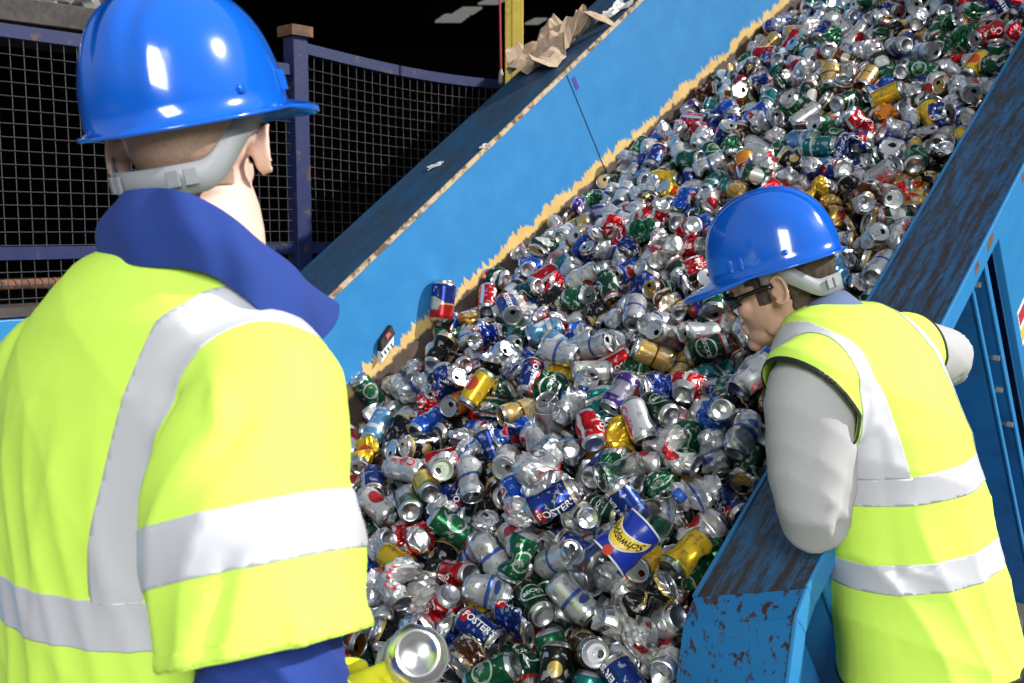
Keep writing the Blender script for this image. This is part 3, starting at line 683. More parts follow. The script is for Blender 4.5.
(1,3036,-1413,-304,-57,42,-56,7,0),(4,3031,-1281,-280,-68,-19,47,5,0),(2,3078,-1066,-243,-10,70,69,7,0),(3,3031,-931,-230,67,-2,57,8,0),(4,2975,-807,-207,-67,11,64,10,0),(3,2982,-701,-203,24,70,10,14,0),
(2,3009,-522,-196,70,-20,67,9,0),(8,3011,-384,-207,35,71,-31,2,0),(6,3018,-165,-194,0,0,-90,5,0),(10,2987,-71,-189,-71,10,10,2,0),(0,3131,-1354,-310,-65,-12,55,0,0),(0,3134,-1266,-290,-61,28,66,5,0),
(4,3222,-1038,-262,-61,-34,-50,10,0),(5,3202,-882,-236,-92,-24,-8,2,0),(3,3150,-794,-225,-11,-65,0,3,0),(3,3098,-671,-209,25,74,-8,4,0),(9,3219,-587,-205,-57,-42,49,10,0),(1,3089,-341,-195,61,-35,69,6,0),
(0,3136,-278,-194,-66,-22,28,7,0),(0,3181,-49,-194,-8,69,22,10,0),(0,3277,-1399,-326,-52,47,-68,4,0),(10,3260,-1241,-294,77,-4,-2,10,0),(2,3343,-1153,-279,69,-1,-26,12,0),(9,3282,-931,-239,48,49,-41,0,0),
(2,3274,-800,-229,44,55,45,13,0),(4,3279,-682,-213,-34,61,70,10,0),(8,3274,-511,-217,57,-23,76,1,0),(8,3269,-389,-217,50,58,-47,5,0),(1,3321,-189,-192,42,58,-54,7,0),(4,3296,-70,-200,56,-37,55,12,0),
(4,3443,-1393,-340,-63,-18,-70,4,0),(2,3415,-1240,-305,77,9,36,7,0),(6,3432,-1078,-276,-67,73,1,11,0),(2,3425,-924,-250,-49,47,69,10,0),(0,3437,-824,-241,-47,-52,17,13,0),(3,3378,-732,-224,68,-21,-66,5,0),
(2,3456,-580,-217,-51,47,-66,7,0),(0,3408,-426,-205,52,-40,-73,2,0),(4,3383,-94,-202,51,-43,49,10,0),(5,3584,-1381,-343,-47,73,-47,10,0),(0,3527,-1238,-317,-35,66,-57,7,0),(4,3554,-1147,-307,53,-40,51,10,0),
(9,3546,-982,-252,28,-60,6,2,0),(0,3600,-868,-254,74,-5,-23,12,0),(0,3531,-708,-234,-18,68,-22,14,0),(6,3632,-603,-231,0,0,81,14,0),(3,3559,-346,-208,-74,6,63,6,0),(0,3533,-266,-204,-24,-66,16,10,0),
(0,3673,-64,-200,51,-48,41,3,0),(6,3663,-1420,-355,69,10,-10,12,0),(0,3662,-1317,-337,61,-40,-42,10,0),(8,3790,-1133,-325,-51,48,46,4,0),(0,3770,-916,-278,-13,-69,1,0,0),(4,3775,-847,-256,63,-36,-62,5,0),
(9,3885,-721,-247,64,-27,-49,6,0),(7,3700,-509,-235,50,-40,42,10,0),(0,3732,-225,-207,70,3,-68,5,0),(0,3842,-68,-203,-35,-61,-63,0,0),(0,-665,-1417,8,11,-34,-27,10,0),(10,-687,-1191,-26,-64,30,21,0,0),
(5,-718,-1004,-32,67,14,71,10,0),(0,-695,-913,-23,21,50,-42,2,0),(2,-694,-818,-40,-70,-17,41,3,0),(0,-691,-634,-57,-67,22,-65,10,0),(2,-715,-485,-30,65,-52,35,1,0),(5,-707,-360,-91,-70,48,-42,1,0),
(0,-707,-262,-107,-60,44,50,5,0),(1,-712,-81,-111,16,-96,17,10,0),(7,-593,-1384,-40,-70,40,48,10,0),(1,-546,-1213,-9,47,-71,45,10,0),(6,-563,-1118,-29,15,-79,47,13,0),(2,-511,-912,22,-51,-43,-48,5,0),
(2,-552,-713,-36,73,47,42,13,0),(0,-521,-602,-60,-11,74,59,0,0),(8,-622,-487,-35,51,49,-50,2,0),(1,-569,-266,-58,64,-23,71,6,0),(8,-579,-44,-133,49,-6,-84,3,0),(2,-435,-1273,7,-31,-85,-24,10,0),
(3,-418,-1179,37,-63,34,53,7,0),(6,-428,-1102,-35,95,-27,0,6,0),(8,-385,-916,-55,56,53,-51,10,0),(8,-434,-707,-70,76,16,-61,6,0),(0,-461,-617,-33,-48,-1,20,3,0),(3,-392,-491,-71,60,-11,56,4,0),
(2,-383,-370,-92,28,-70,47,10,0),(0,-471,-230,-65,-44,9,-88,12,0),(7,-361,-163,-149,-1,-65,8,2,0),(3,-361,-1409,-29,-23,-61,24,10,0),(1,-287,-1249,-9,-40,22,-50,14,0),(10,-352,-1039,-32,58,37,25,6,0),
(0,-317,-930,-37,36,58,-64,7,0),(6,-324,-831,-43,4,-5,81,2,0),(2,-331,-671,-31,51,-68,-51,6,0),(2,-241,-428,-53,-43,6,87,5,0),(2,-250,-337,-96,-48,50,-69,7,0),(5,-248,-170,-131,1,53,14,0,0),
(0,-321,-62,-119,-26,-59,-71,14,0),(6,-57,-1407,-36,-75,65,1,5,0),(5,-219,-1194,-28,-72,-35,41,4,0),(2,-101,-1000,-31,-16,69,-50,10,0),(0,-160,-862,-39,42,50,-18,6,0),(8,-120,-799,0,-74,38,30,5,0),
(6,-149,-589,-62,-69,37,-59,10,0),(0,-182,-489,-45,79,-40,10,0,0),(10,-156,-359,-48,68,-18,38,1,0),(1,-130,-269,-67,-41,17,49,4,1),(7,-186,-45,-135,6,-86,-5,14,0),(9,32,-1330,-40,-24,68,-60,12,0),
(0,9,-1215,-38,-12,72,-55,3,0),(4,40,-1033,-49,49,-45,46,5,0),(6,-28,-889,11,9,31,-4,1,1),(0,-14,-828,-48,-29,-59,13,5,0),(9,39,-690,-46,-26,-46,48,10,0),(0,58,-471,-85,54,-45,44,12,0),
(2,13,-360,-79,9,-92,13,5,0),(5,74,-256,-120,0,0,-26,3,0),(0,-35,-123,-134,-49,-50,-39,2,0),(0,126,-1389,-55,24,-66,68,7,0),(5,91,-1269,-46,-25,-96,0,12,0),(5,189,-1127,-48,-75,6,-58,1,0),
(2,135,-968,-29,-4,-87,46,10,0),(0,112,-790,15,-50,43,-65,0,1),(8,127,-562,-26,41,58,-53,2,0),(0,160,-439,-71,0,-86,-22,2,0),(0,185,-380,-100,66,-12,62,9,0),(6,142,-221,-115,1,-67,-70,3,0),
(2,125,-152,-136,-61,37,-43,4,0),(0,298,-1354,-17,41,-4,-69,7,0),(4,320,-1147,4,4,-73,-24,1,0),(7,330,-1033,-45,-46,80,4,10,0),(0,313,-870,-33,-63,68,-22,1,0),(4,220,-783,-50,-40,-67,-61,5,0),
(10,170,-683,-53,74,-34,25,3,0),(3,266,-486,-25,63,-17,74,2,0),(5,318,-429,-67,-9,38,62,6,0),(3,252,-282,-112,67,35,57,5,0),(3,221,-117,-137,-35,-57,-39,4,0),(7,393,-1399,-83,6,-59,-28,4,0),
(0,395,-1222,-45,-36,15,20,6,0),(6,434,-982,-2,-74,66,2,1,0),(8,414,-890,-55,-85,40,30,2,0),(1,370,-784,-69,66,27,-45,7,0),(0,412,-619,-88,-29,-64,37,7,0),(2,378,-558,-84,-41,-54,51,6,0),
(3,458,-394,-102,-69,-24,-17,10,0),(1,383,-247,-93,75,36,-42,7,0),(10,411,-137,-125,29,55,-1,10,0),(8,566,-1340,-63,15,-36,56,2,0),(4,532,-1182,-48,13,56,-15,10,0),(8,483,-1076,-57,-26,-10,-62,10,0),
(2,491,-910,-77,-60,-33,-15,12,0),(5,538,-736,-45,-52,-63,-13,3,0),(10,530,-662,-78,-51,-43,48,3,0),(2,555,-458,-46,-62,-8,77,12,0),(1,555,-410,-103,29,63,35,2,0),(1,566,-258,-130,-10,-70,29,15,0),
(0,528,-105,-144,70,2,-70,12,0),(3,664,-1409,-79,-21,-51,15,1,0),(3,659,-1259,-82,53,35,62,2,0),(2,644,-1127,-83,62,-28,-61,10,0),(9,723,-873,-78,-77,27,-56,3,0),(0,691,-732,-91,47,-52,-42,0,0),
(1,656,-663,-87,-50,50,-46,10,0),(2,699,-519,-81,9,-39,-35,5,0),(0,686,-288,-110,44,-18,82,10,0),(8,633,-131,-92,-37,-56,-58,1,0),(4,728,-122,-131,-23,-38,-14,4,0),(0,754,-1390,-107,61,-35,31,9,0),
(0,781,-1290,-76,-87,-19,41,0,0),(8,768,-1138,-109,-5,-59,-19,2,0),(8,842,-869,-90,49,63,23,9,0),(7,804,-789,-109,5,-65,16,12,0),(0,814,-629,-76,-61,68,38,14,0),(5,829,-463,-65,90,22,-13,1,0),
(2,780,-387,-106,-62,-64,-19,5,0),(1,865,-282,-129,-11,76,50,10,0),(1,810,-50,-159,66,-21,-44,5,0),(1,991,-1347,-59,-14,-68,10,9,0),(3,929,-1264,-94,47,27,55,2,0),(0,1017,-1051,-69,40,-66,62,0,0),
(0,939,-879,-88,44,-65,35,1,0),(6,892,-825,-93,-40,55,-61,0,0),(8,890,-604,-95,10,55,-22,6,0),(8,890,-569,-68,-47,68,3,5,0),(8,958,-413,-136,-35,-54,-18,7,0),(1,945,-241,-81,-7,-72,-9,1,0),
(0,958,-137,-152,-5,-69,2,2,0),(1,1038,-1323,-125,-56,-34,-36,2,0),(5,1056,-1132,-108,-14,-86,6,10,0),(3,1172,-902,-101,44,44,-46,15,0),(0,1092,-856,-87,39,28,85,12,0),(5,1078,-675,-108,-70,-14,39,0,0),
(2,1149,-543,-114,73,-25,53,0,0),(0,1049,-379,-111,-39,-32,-54,14,0),(0,1083,-235,-95,-32,-67,-9,5,0),(2,1045,-64,-155,-1,-78,-59,10,0),(3,1243,-1387,-93,23,-81,42,3,0),(0,1211,-1220,-135,-26,61,62,5,0),
(3,1301,-1080,-60,12,70,-56,5,0),(0,1277,-983,-67,19,82,40,5,0),(0,1262,-846,-120,-41,57,-25,7,0),(4,1224,-639,-126,-30,-61,-34,0,0),(2,1208,-313,-101,56,-59,-33,10,0),(6,1152,-237,-140,32,6,-74,10,0),
(8,1209,-45,-162,2,90,-5,2,0),(0,1401,-1317,-123,-89,18,-15,5,0),(2,1348,-1284,-82,-56,-38,72,10,0),(9,1306,-1185,-119,-35,46,-76,4,0),(5,1435,-1006,-141,11,7,82,2,0),(4,1338,-679,-130,69,-6,69,1,0),
(4,1394,-527,-103,69,-14,54,5,0),(0,1355,-434,-134,-69,-12,64,0,0),(0,1300,-266,-126,-25,85,-44,12,0),(1,1299,-180,-143,76,7,39,10,0),(3,1530,-1411,-151,44,-5,-83,10,0),(5,1593,-1162,-155,68,-40,57,10,0),
(0,1574,-1107,-83,68,-13,11,7,0),(4,1536,-904,-88,-29,77,-55,4,0),(1,1457,-788,-119,-26,-47,-75,7,0),(4,1448,-639,-97,-4,-29,-89,5,0),(2,1528,-532,-121,-51,66,-35,14,0),(5,1574,-383,-146,53,-41,41,10,0),
(2,1433,-288,-144,62,-1,-28,3,0),(8,1543,-107,-143,34,-36,30,12,0),(0,1670,-1316,-139,81,31,44,10,0),(3,1697,-1196,-148,36,38,-15,10,0),(0,1653,-1105,-98,74,-14,-17,10,0),(0,1584,-993,-147,-21,-64,20,4,0),
(1,1627,-763,-139,-58,41,-58,12,0),(0,1648,-632,-75,28,-59,-71,11,0),(1,1634,-597,-140,66,-21,69,10,0),(4,1648,-323,-76,1,-68,-18,10,0),(2,1617,-239,-151,29,-69,-42,10,0),(7,1601,-41,-187,12,-63,-8,4,0),
(10,1825,-1399,-195,-40,-54,65,10,0),(7,1789,-1209,-155,11,56,-56,0,0),(0,1813,-1109,-171,41,-62,61,4,0),(1,1677,-999,-153,-66,-13,-9,5,0),(5,1731,-831,-144,40,-64,52,0,0),(3,1760,-617,-108,-25,70,-56,4,0),
(7,1813,-468,-88,-79,49,23,7,0),(2,1787,-326,-135,47,19,-85,7,0),(1,1776,-208,-115,25,-72,-61,2,0),(7,1833,-59,-189,-48,-48,-51,13,0),(7,1918,-1385,-153,61,52,-48,8,0),(6,1965,-1289,-158,79,-49,17,3,0),
(1,1880,-1107,-168,-63,-8,5,8,0),(3,1936,-908,-142,-1,47,-19,7,0),(6,1988,-841,-148,-30,-3,90,6,0),(3,1891,-695,-150,-7,74,-8,4,0),(7,1971,-519,-141,-10,90,23,15,0),(0,1951,-341,-160,42,-56,-45,7,0),
(3,1934,-190,-167,64,26,67,10,0),(4,1907,-114,-162,-77,15,-57,10,0),(0,2103,-1303,-159,-15,-36,-90,14,0),(3,2127,-1190,-173,28,44,-66,0,0),(0,2049,-1131,-189,-41,-52,72,7,0),(10,2045,-937,-141,34,8,46,10,0),
(7,2078,-851,-162,-4,56,40,3,0),(8,2087,-659,-160,60,4,64,4,0),(5,2112,-433,-157,-48,-62,61,0,0),(2,2023,-409,-131,-75,-46,44,2,0),(5,2077,-201,-141,-23,41,80,4,0),(2,2111,-65,-124,43,-39,44,1,0),
(7,2190,-1347,-239,1,77,3,3,0),(0,2217,-1138,-204,56,-42,-66,12,0),(0,2232,-1064,-143,-39,5,-73,6,0),(5,2173,-1012,-189,35,-59,13,5,0),(1,2200,-856,-149,10,50,18,14,0),(0,2207,-714,-168,-52,47,-56,7,0),
(1,2214,-453,-161,-59,-37,45,15,0),(0,2193,-373,-167,28,64,9,7,0),(5,2211,-218,-174,-10,-98,0,10,0),(7,2160,-39,-192,15,-62,-12,0,0),(3,2302,-1413,-169,37,-70,-19,7,0),(3,2353,-1262,-210,-47,-25,-43,10,0),
(2,2318,-1103,-203,-15,-60,-63,0,0),(2,2382,-953,-126,-53,-16,-3,12,0),(0,2266,-796,-149,-98,-1,13,1,0),(0,2424,-568,-136,-44,-44,9,5,0),(5,2269,-571,-134,12,35,-51,2,0),(6,2288,-318,-172,-26,-96,1,5,0),
(0,2281,-222,-174,70,8,-6,7,0),(2,2380,-60,-180,-72,-3,-9,0,0),(10,2509,-1219,-216,-23,64,-70,13,0),(6,2468,-1060,-205,-81,1,-41,5,0),(0,2423,-949,-196,-70,2,11,6,0),(4,2476,-783,-158,45,-7,40,7,0),
(2,2481,-659,-157,9,82,51,4,0),(8,2415,-480,-187,45,-40,44,3,0),(1,2490,-376,-176,-43,-54,-62,8,0),(2,2456,-63,-166,48,24,-57,6,0),(5,2651,-1408,-271,-30,-67,-9,3,0),(1,2606,-1296,-240,-70,42,-54,10,0),
(4,2609,-1130,-206,42,4,27,3,0),(2,2566,-1015,-211,62,36,40,0,0),(0,2557,-847,-130,8,74,-65,3,0),(0,2614,-744,-177,70,-46,25,0,0),(1,2622,-468,-159,43,-23,-76,1,0),(8,2565,-411,-178,61,61,-38,10,0),
(6,2611,-188,-131,-54,-4,74,4,0),(8,2602,-44,-166,-3,-18,2,12,0),(0,2766,-1180,-245,-48,43,74,10,0),(2,2748,-1098,-170,72,8,1,0,0),(6,2783,-863,-186,-45,-16,72,14,0),(8,2726,-619,-203,-77,3,61,13,0),
(1,2763,-540,-119,-71,1,-44,0,0),(4,2728,-415,-175,-72,29,-59,12,0),(1,2658,-307,-120,57,-45,47,5,0),(10,2739,-56,-182,-66,-23,54,5,0),(1,2847,-1335,-278,-71,-1,69,14,0),(0,2851,-1295,-226,-57,35,-67,2,0),
(1,2872,-1020,-167,-67,23,-58,6,0),(0,2866,-941,-158,-47,-32,60,13,0),(5,2890,-756,-207,7,12,-85,10,0),(9,2828,-691,-159,-52,-3,-33,5,0),(0,2811,-603,-155,21,-65,6,14,0),(5,2827,-407,-183,-41,-54,-61,10,0),
(8,2848,-335,-199,60,6,78,7,0),(0,2909,-59,-190,20,-67,67,1,0),(3,2930,-1254,-274,-45,59,56,7,0),(7,2941,-1091,-248,60,50,-52,5,0),(2,3075,-882,-206,-70,-51,-17,2,0),(6,3056,-770,-217,12,7,-51,0,0),
(5,3076,-724,-165,44,5,53,6,0),(0,3012,-598,-179,-56,-68,28,1,0),(5,3006,-375,-157,-1,-1,22,5,0),(0,3044,-233,-192,68,16,-64,8,0),(3,3082,-73,-191,-53,53,63,5,0),(7,3142,-1390,-257,18,71,-5,3,0),
(0,3174,-1141,-275,-10,-69,4,7,0),(0,3145,-1047,-257,33,62,-62,5,0),(5,3216,-735,-207,-21,11,-31,10,0),(0,3155,-719,-160,35,-72,53,6,0),(0,3112,-595,-188,46,-32,81,15,0),(3,3182,-388,-196,-39,63,44,14,0),
(1,3197,-249,-166,-6,-93,-33,10,0),(10,3149,-160,-192,65,-22,-37,2,0),(4,3243,-1391,-264,-46,-52,-53,1,0),(5,3304,-1334,-316,-58,-42,39,12,0),(4,3279,-1118,-266,69,40,-44,10,0),(4,3301,-1028,-230,-78,37,-43,7,0),
(0,3350,-844,-213,1,44,84,4,0),(3,3324,-642,-182,28,-11,-3,3,0),(0,3300,-544,-169,-26,59,75,9,0),(1,3312,-362,-176,-51,59,-59,6,0),(2,3258,-276,-173,-42,11,-39,7,0),(8,3351,-86,-152,53,54,-42,7,0),
(3,3379,-1391,-284,-85,28,36,10,0),(2,3358,-1282,-298,-67,-32,25,2,0),(4,3429,-1071,-217,-16,-64,-28,3,0),(5,3389,-1012,-265,-85,17,31,14,0),(0,3481,-881,-184,-27,55,-22,12,0),(1,3419,-660,-222,-26,-60,3,11,0),
(4,3498,-529,-195,44,-2,66,0,0),(0,3419,-220,-199,-45,-52,19,0,0),(10,3460,-70,-185,-44,54,54,3,0),(1,3540,-1331,-319,13,43,44,5,0),(0,3645,-1255,-311,-86,14,-40,7,0),(0,3604,-1055,-287,34,65,-39,1,0),
(8,3636,-1020,-227,55,-50,52,6,0),(6,3534,-845,-242,-70,10,-3,0,0),(6,3547,-777,-240,72,25,46,0,0),(6,3639,-441,-212,79,-44,38,9,0),(0,3562,-414,-177,-4,-95,10,6,0),(4,3526,-194,-195,-68,-21,52,7,0),
(0,3528,-87,-198,-64,23,18,4,0),(7,3821,-1391,-383,-6,-65,1,5,0),(3,3816,-1323,-347,-65,-14,-73,2,0),(4,3702,-1121,-307,70,-37,45,4,0),(0,3658,-1015,-281,75,-20,41,10,0),(0,3817,-788,-260,8,-63,-36,10,0),
(0,3623,-704,-240,-10,-69,-70,0,0),(1,3775,-568,-226,-62,19,-12,1,0),(1,3701,-394,-207,-66,14,67,10,0),(3,3749,-297,-208,1,74,30,7,0),(1,3912,-101,-204,-50,-42,-46,10,0),(0,-656,-1320,-16,54,1,18,2,0),
(0,-717,-1186,47,68,7,-7,5,0),(2,-684,-1082,32,12,-76,5,3,0),(6,-720,-843,19,-58,39,-58,10,0),(0,-658,-786,16,25,18,-68,4,0),(6,-717,-672,2,35,-64,-28,7,0),(2,-689,-592,1,-68,-8,72,14,0),
(5,-659,-391,-36,17,-7,-73,3,0),(7,-638,-277,-96,-77,-35,-36,6,0),(0,-476,-117,-130,37,54,-34,10,0),(3,-497,-1190,52,19,-44,-86,12,0),(0,-604,-1141,34,80,-5,-58,5,0),(0,-598,-996,-4,-16,-72,34,4,0),
(6,-504,-814,15,-79,16,-33,0,0),(5,-646,-457,5,-6,98,-13,11,0),(8,-560,-387,-69,49,78,-17,0,0),(10,-631,-270,13,19,-68,-30,0,0),(10,-319,-1340,38,-62,5,5,6,0),(7,-390,-1164,92,2,92,-18,5,0),
(2,-381,-1101,24,67,44,-8,9,0),(2,-389,-855,-7,-31,-67,-34,3,0),(0,-453,-748,-14,-71,-13,-5,10,0),(5,-421,-652,5,16,29,-11,0,0),(0,-409,-513,-4,17,-68,68,2,0),(10,-448,-397,-35,45,-73,-50,8,0),
(0,-484,-279,-10,-36,88,-26,0,0),(5,-398,-104,-115,-66,-68,-11,3,0),(5,-265,-1415,-29,44,55,-48,10,0),(5,-377,-1263,-17,62,58,40,10,0),(5,-273,-898,10,-3,-92,-1,3,0),(3,-251,-830,-21,29,-82,45,1,0),
(4,-248,-595,-68,0,-65,25,4,0),(0,-270,-483,-14,-57,-15,73,10,1),(10,-246,-321,-20,-30,66,67,4,1),(10,-218,-265,-112,-69,-21,35,1,0),(3,-251,-63,-102,48,-31,43,10,0),(2,-187,-1389,-33,-59,-37,-29,7,0),
(1,-226,-1301,-5,-86,-34,-28,12,0),(1,-128,-1054,6,-42,25,-79,13,0),(6,-175,-896,18,3,-30,33,12,0),(0,-188,-793,13,-76,-27,-17,5,0),(6,-67,-455,-13,26,58,-74,10,0),(0,-112,-359,17,25,70,-44,4,1),
(0,-195,-258,-24,-70,-53,9,3,1),(6,-154,-136,-129,52,-57,46,4,0),(8,18,-1399,-33,-67,-7,34,13,0),(1,-64,-1247,-15,85,6,11,12,0),(4,-22,-1056,-18,14,-83,36,3,0),(0,-45,-972,8,-20,88,16,4,0),
(3,-9,-808,17,66,7,-73,4,0),(6,-49,-567,-19,48,-65,-57,4,0),(0,25,-481,-19,-46,53,-61,4,0),(4,-48,-393,-40,-9,46,-34,4,0),(4,-40,-278,-81,-36,55,56,2,0),(0,7,-33,-85,11,62,13,6,0),
(1,199,-1399,-22,88,35,-15,10,0),(3,92,-1252,19,-47,-48,-70,6,0),(0,116,-1131,-46,74,4,28,10,0),(6,168,-1032,7,-3,0,52,6,0),(1,142,-741,65,-18,-77,-25,10,1),(0,124,-677,5,83,23,-23,7,1),
(0,76,-428,-12,41,-2,-90,0,1),(2,157,-230,-45,71,23,62,3,0),(4,165,-64,-87,-36,-74,-28,3,1),(8,318,-1320,17,18,41,-68,5,0),(0,253,-1267,-59,45,57,-22,6,0),(1,342,-1017,13,-3,87,1,7,1),
(2,240,-1001,-42,-57,11,-64,14,0),(0,197,-745,19,-73,14,38,7,1),(5,346,-688,-77,6,8,59,10,0),(5,278,-570,-80,0,55,14,0,0),(6,258,-405,-43,18,-48,-64,6,0),(6,255,-214,-52,9,61,75,10,1),
(0,312,-121,-141,-65,27,13,0,0),(6,344,-1412,-28,-43,30,-55,0,0),(0,456,-1246,-35,22,-77,47,10,0),(0,370,-920,-7,-5,71,66,12,1),(7,450,-797,-55,-17,-35,-74,0,0),(1,438,-604,-22,-68,20,-58,7,0),
(1,461,-507,-47,45,40,-34,1,0),(0,469,-378,-35,47,-39,55,10,0),(0,451,-293,-105,8,-43,20,7,0),(3,448,-90,-79,-67,69,17,3,1),(0,492,-1333,-84,26,67,-67,2,0),(6,528,-1265,-15,-17,-20,87,10,0),
(0,567,-1088,-72,-16,75,38,6,0),(4,583,-883,-80,-67,-17,-49,10,0),(8,529,-806,-14,-18,-45,-24,4,0),(0,561,-607,-26,-59,-35,33,3,0),(10,601,-522,-30,41,42,75,14,0),(6,539,-376,-45,-22,24,78,8,0),
(0,517,-190,-118,32,-85,-30,5,0),(3,557,-43,-92,71,-5,-67,6,0),(0,629,-1342,-30,-17,85,30,10,0),(0,665,-1213,-34,22,-83,-39,10,0),(0,720,-1038,-60,-23,35,14,12,0),(1,650,-1004,-60,0,50,47,4,0),
(0,706,-781,-48,-47,20,84,10,0),(5,620,-734,-29,-96,-2,-10,8,0),(4,683,-586,-22,-3,79,12,3,1),(3,639,-309,-65,21,53,-28,10,0),(6,748,-175,-79,-7,34,60,10,0),(10,741,-58,-43,61,19,41,12,0),
(7,885,-1387,-95,69,66,-10,14,0),(3,774,-1229,-18,-20,42,-82,7,0),(2,759,-1129,-58,74,-1,50,6,0),(0,839,-1002,-75,83,-35,40,10,0),(1,808,-767,-48,27,-67,-61,10,0),(8,735,-624,-92,4,-61,75,5,0),
(2,824,-436,-1,16,-47,22,2,1),(2,724,-357,-47,58,10,-70,13,1),(1,771,-273,-107,-14,-18,-91,10,0),(1,742,-36,-112,-1,53,-1,15,0),(0,995,-1293,-12,69,15,67,4,0),(7,891,-1175,-94,15,59,-55,2,0),
(8,916,-1092,-92,-4,-72,-50,2,0),(0,948,-979,-81,82,23,-49,5,0),(3,916,-754,-87,61,51,38,3,0),(5,913,-677,-38,-66,69,14,14,0),(0,977,-507,-56,-36,68,59,0,0),(3,969,-389,-92,-43,-57,-18,3,0),
(3,1020,-145,-87,-21,65,31,1,0),(7,898,-69,-110,58,46,-38,7,0),(7,1106,-1383,-92,-57,39,65,10,0),(4,1080,-1201,-100,-40,2,-45,2,0),(0,1210,-1080,-126,66,-22,-10,0,0),(4,1059,-976,-81,1,55,-75,5,0),
(0,1038,-828,-57,53,-34,9,7,0),(3,1026,-628,-83,-94,-8,-28,12,0),(5,1100,-585,-115,1,-75,39,0,0),(3,1132,-418,-113,46,-19,23,1,0),(1,1122,-189,-59,33,-37,85,2,0),(0,1177,-1365,-71,0,-62,74,2,0),
(8,1246,-1186,-82,-58,49,41,2,0),(4,1355,-1088,-12,-71,-29,-23,5,0),(1,1355,-990,-52,-35,-10,-32,7,0),(10,1263,-884,-56,-32,66,-46,2,0),(2,1200,-674,-67,-42,-44,-39,2,0),(7,1249,-585,-101,-13,-28,9,3,0),
(7,1254,-462,-104,18,-15,36,2,0),(3,1197,-222,-87,-44,-51,-40,10,0),(1,1156,-110,-93,28,-65,69,3,0),(1,1334,-1413,-130,51,-80,-14,6,0),(8,1454,-1235,-77,56,-46,40,10,0),(6,1453,-1099,-143,34,-68,-25,5,0),
(2,1389,-884,-84,-75,-39,-51,3,0),(0,1396,-774,-59,0,-73,-44,12,0),(1,1341,-628,-67,-44,-49,4,12,0),(1,1364,-547,-43,47,-52,69,4,0),(10,1433,-470,-51,8,77,-41,6,0),(4,1341,-187,-85,-79,-36,-37,14,0),
(10,1392,-54,-166,-26,62,-64,5,0),(3,1511,-1301,-148,65,38,57,2,0),(6,1450,-1176,-115,-18,31,92,0,0),(8,1631,-1103,-48,48,-40,57,13,0),(0,1556,-989,-59,61,-64,42,10,0),(7,1531,-813,-124,25,87,-31,4,0),
(0,1530,-711,-93,77,26,37,6,0),(0,1548,-482,-77,67,-36,64,5,0),(8,1532,-381,-104,-22,-64,-46,3,0),(0,1409,-175,-141,-24,-82,-48,15,0),(6,1515,-30,-109,-35,61,61,8,0),(1,1643,-1418,-117,-62,-34,61,2,0),
(2,1736,-1146,-95,42,-54,-65,0,0),(0,1630,-987,-85,-68,4,42,5,0),(6,1650,-839,-142,1,3,39,4,0),(9,1670,-556,-54,82,-41,38,10,1),(0,1651,-529,-125,-33,79,-35,10,0),(2,1520,-272,-20,-86,4,40,7,1),
(8,1612,-183,-122,2,76,-20,1,0),(0,1676,-70,-154,-57,9,13,1,0),(2,1795,-1345,-152,-52,16,-79,3,0),(8,1830,-1079,-114,-52,-27,-74,3,0),(0,1784,-993,-157,-10,-61,-43,11,0),(10,1801,-846,-79,-39,-36,12,5,0),
(0,1765,-581,-46,-3,53,-82,7,1),(6,1685,-406,-145,82,52,15,15,0),(5,1716,-259,-84,-25,52,78,3,0),(9,1859,-196,-93,78,-3,41,6,0),(2,1813,-147,-153,-35,-37,-45,1,0),(1,1935,-1418,-104,39,58,40,10,0),
(0,1939,-1323,-97,9,-74,-47,0,0),(3,1905,-1114,-100,-43,-41,79,10,0),(6,1854,-964,-155,25,59,-25,10,0),(1,1841,-790,-152,56,-46,25,10,0),(0,1868,-627,-125,-21,38,-81,0,0),(5,1995,-585,-118,25,-87,13,3,0),
(1,1876,-370,-113,43,-33,79,10,0),(2,1936,-265,-166,-12,-69,2,0,0),(1,1956,-158,-111,66,35,60,5,1),(0,1966,-1417,-211,66,-24,-66,5,0),(6,2038,-1284,-180,4,87,41,14,0),(2,1965,-1177,-158,-40,6,65,7,0),
(3,1993,-1026,-110,-60,-30,71,10,0),(0,2051,-835,-107,-37,-51,-68,3,0),(4,1988,-692,-115,32,68,-61,10,0),(0,2069,-565,-160,66,-24,68,4,0),(4,1998,-459,-56,34,-15,-13,12,0),(1,2050,-278,-119,-29,-75,8,0,0),
(9,2135,-35,-52,6,75,7,10,0),(0,2192,-1307,-197,-6,71,-10,2,0),(3,2221,-1188,-156,-65,11,67,6,0),(6,2140,-1186,-100,37,-87,19,6,0),(2,2247,-951,-122,-8,75,-63,1,0),(2,2177,-799,-108,40,-59,-26,10,0),
(10,2151,-702,-99,11,76,53,3,0),(4,2193,-509,-116,70,10,54,3,0),(3,2154,-366,-99,-50,38,45,0,0),(0,2184,-184,-108,-58,-34,70,3,0),(1,2143,-143,-170,-25,67,66,5,0),(1,2283,-1339,-163,-84,4,-51,10,0),
(6,2388,-1288,-153,86,-15,43,4,0),(0,2286,-1137,-148,33,-56,-74,9,0),(5,2313,-943,-124,-71,-5,-68,1,0),(2,2326,-746,-151,47,68,7,4,0),(6,2299,-506,-102,38,16,-17,5,0),(0,2337,-427,-126,-18,68,4,14,0),
(8,2330,-251,-124,58,49,-36,10,0),(0,2295,-34,-163,17,46,32,8,0),(4,2384,-1358,-223,43,12,-77,0,0),(1,2473,-1270,-158,-68,38,56,4,0),(3,2429,-1150,-204,-26,52,0,10,0),(0,2449,-886,-128,4,-82,-24,2,0),
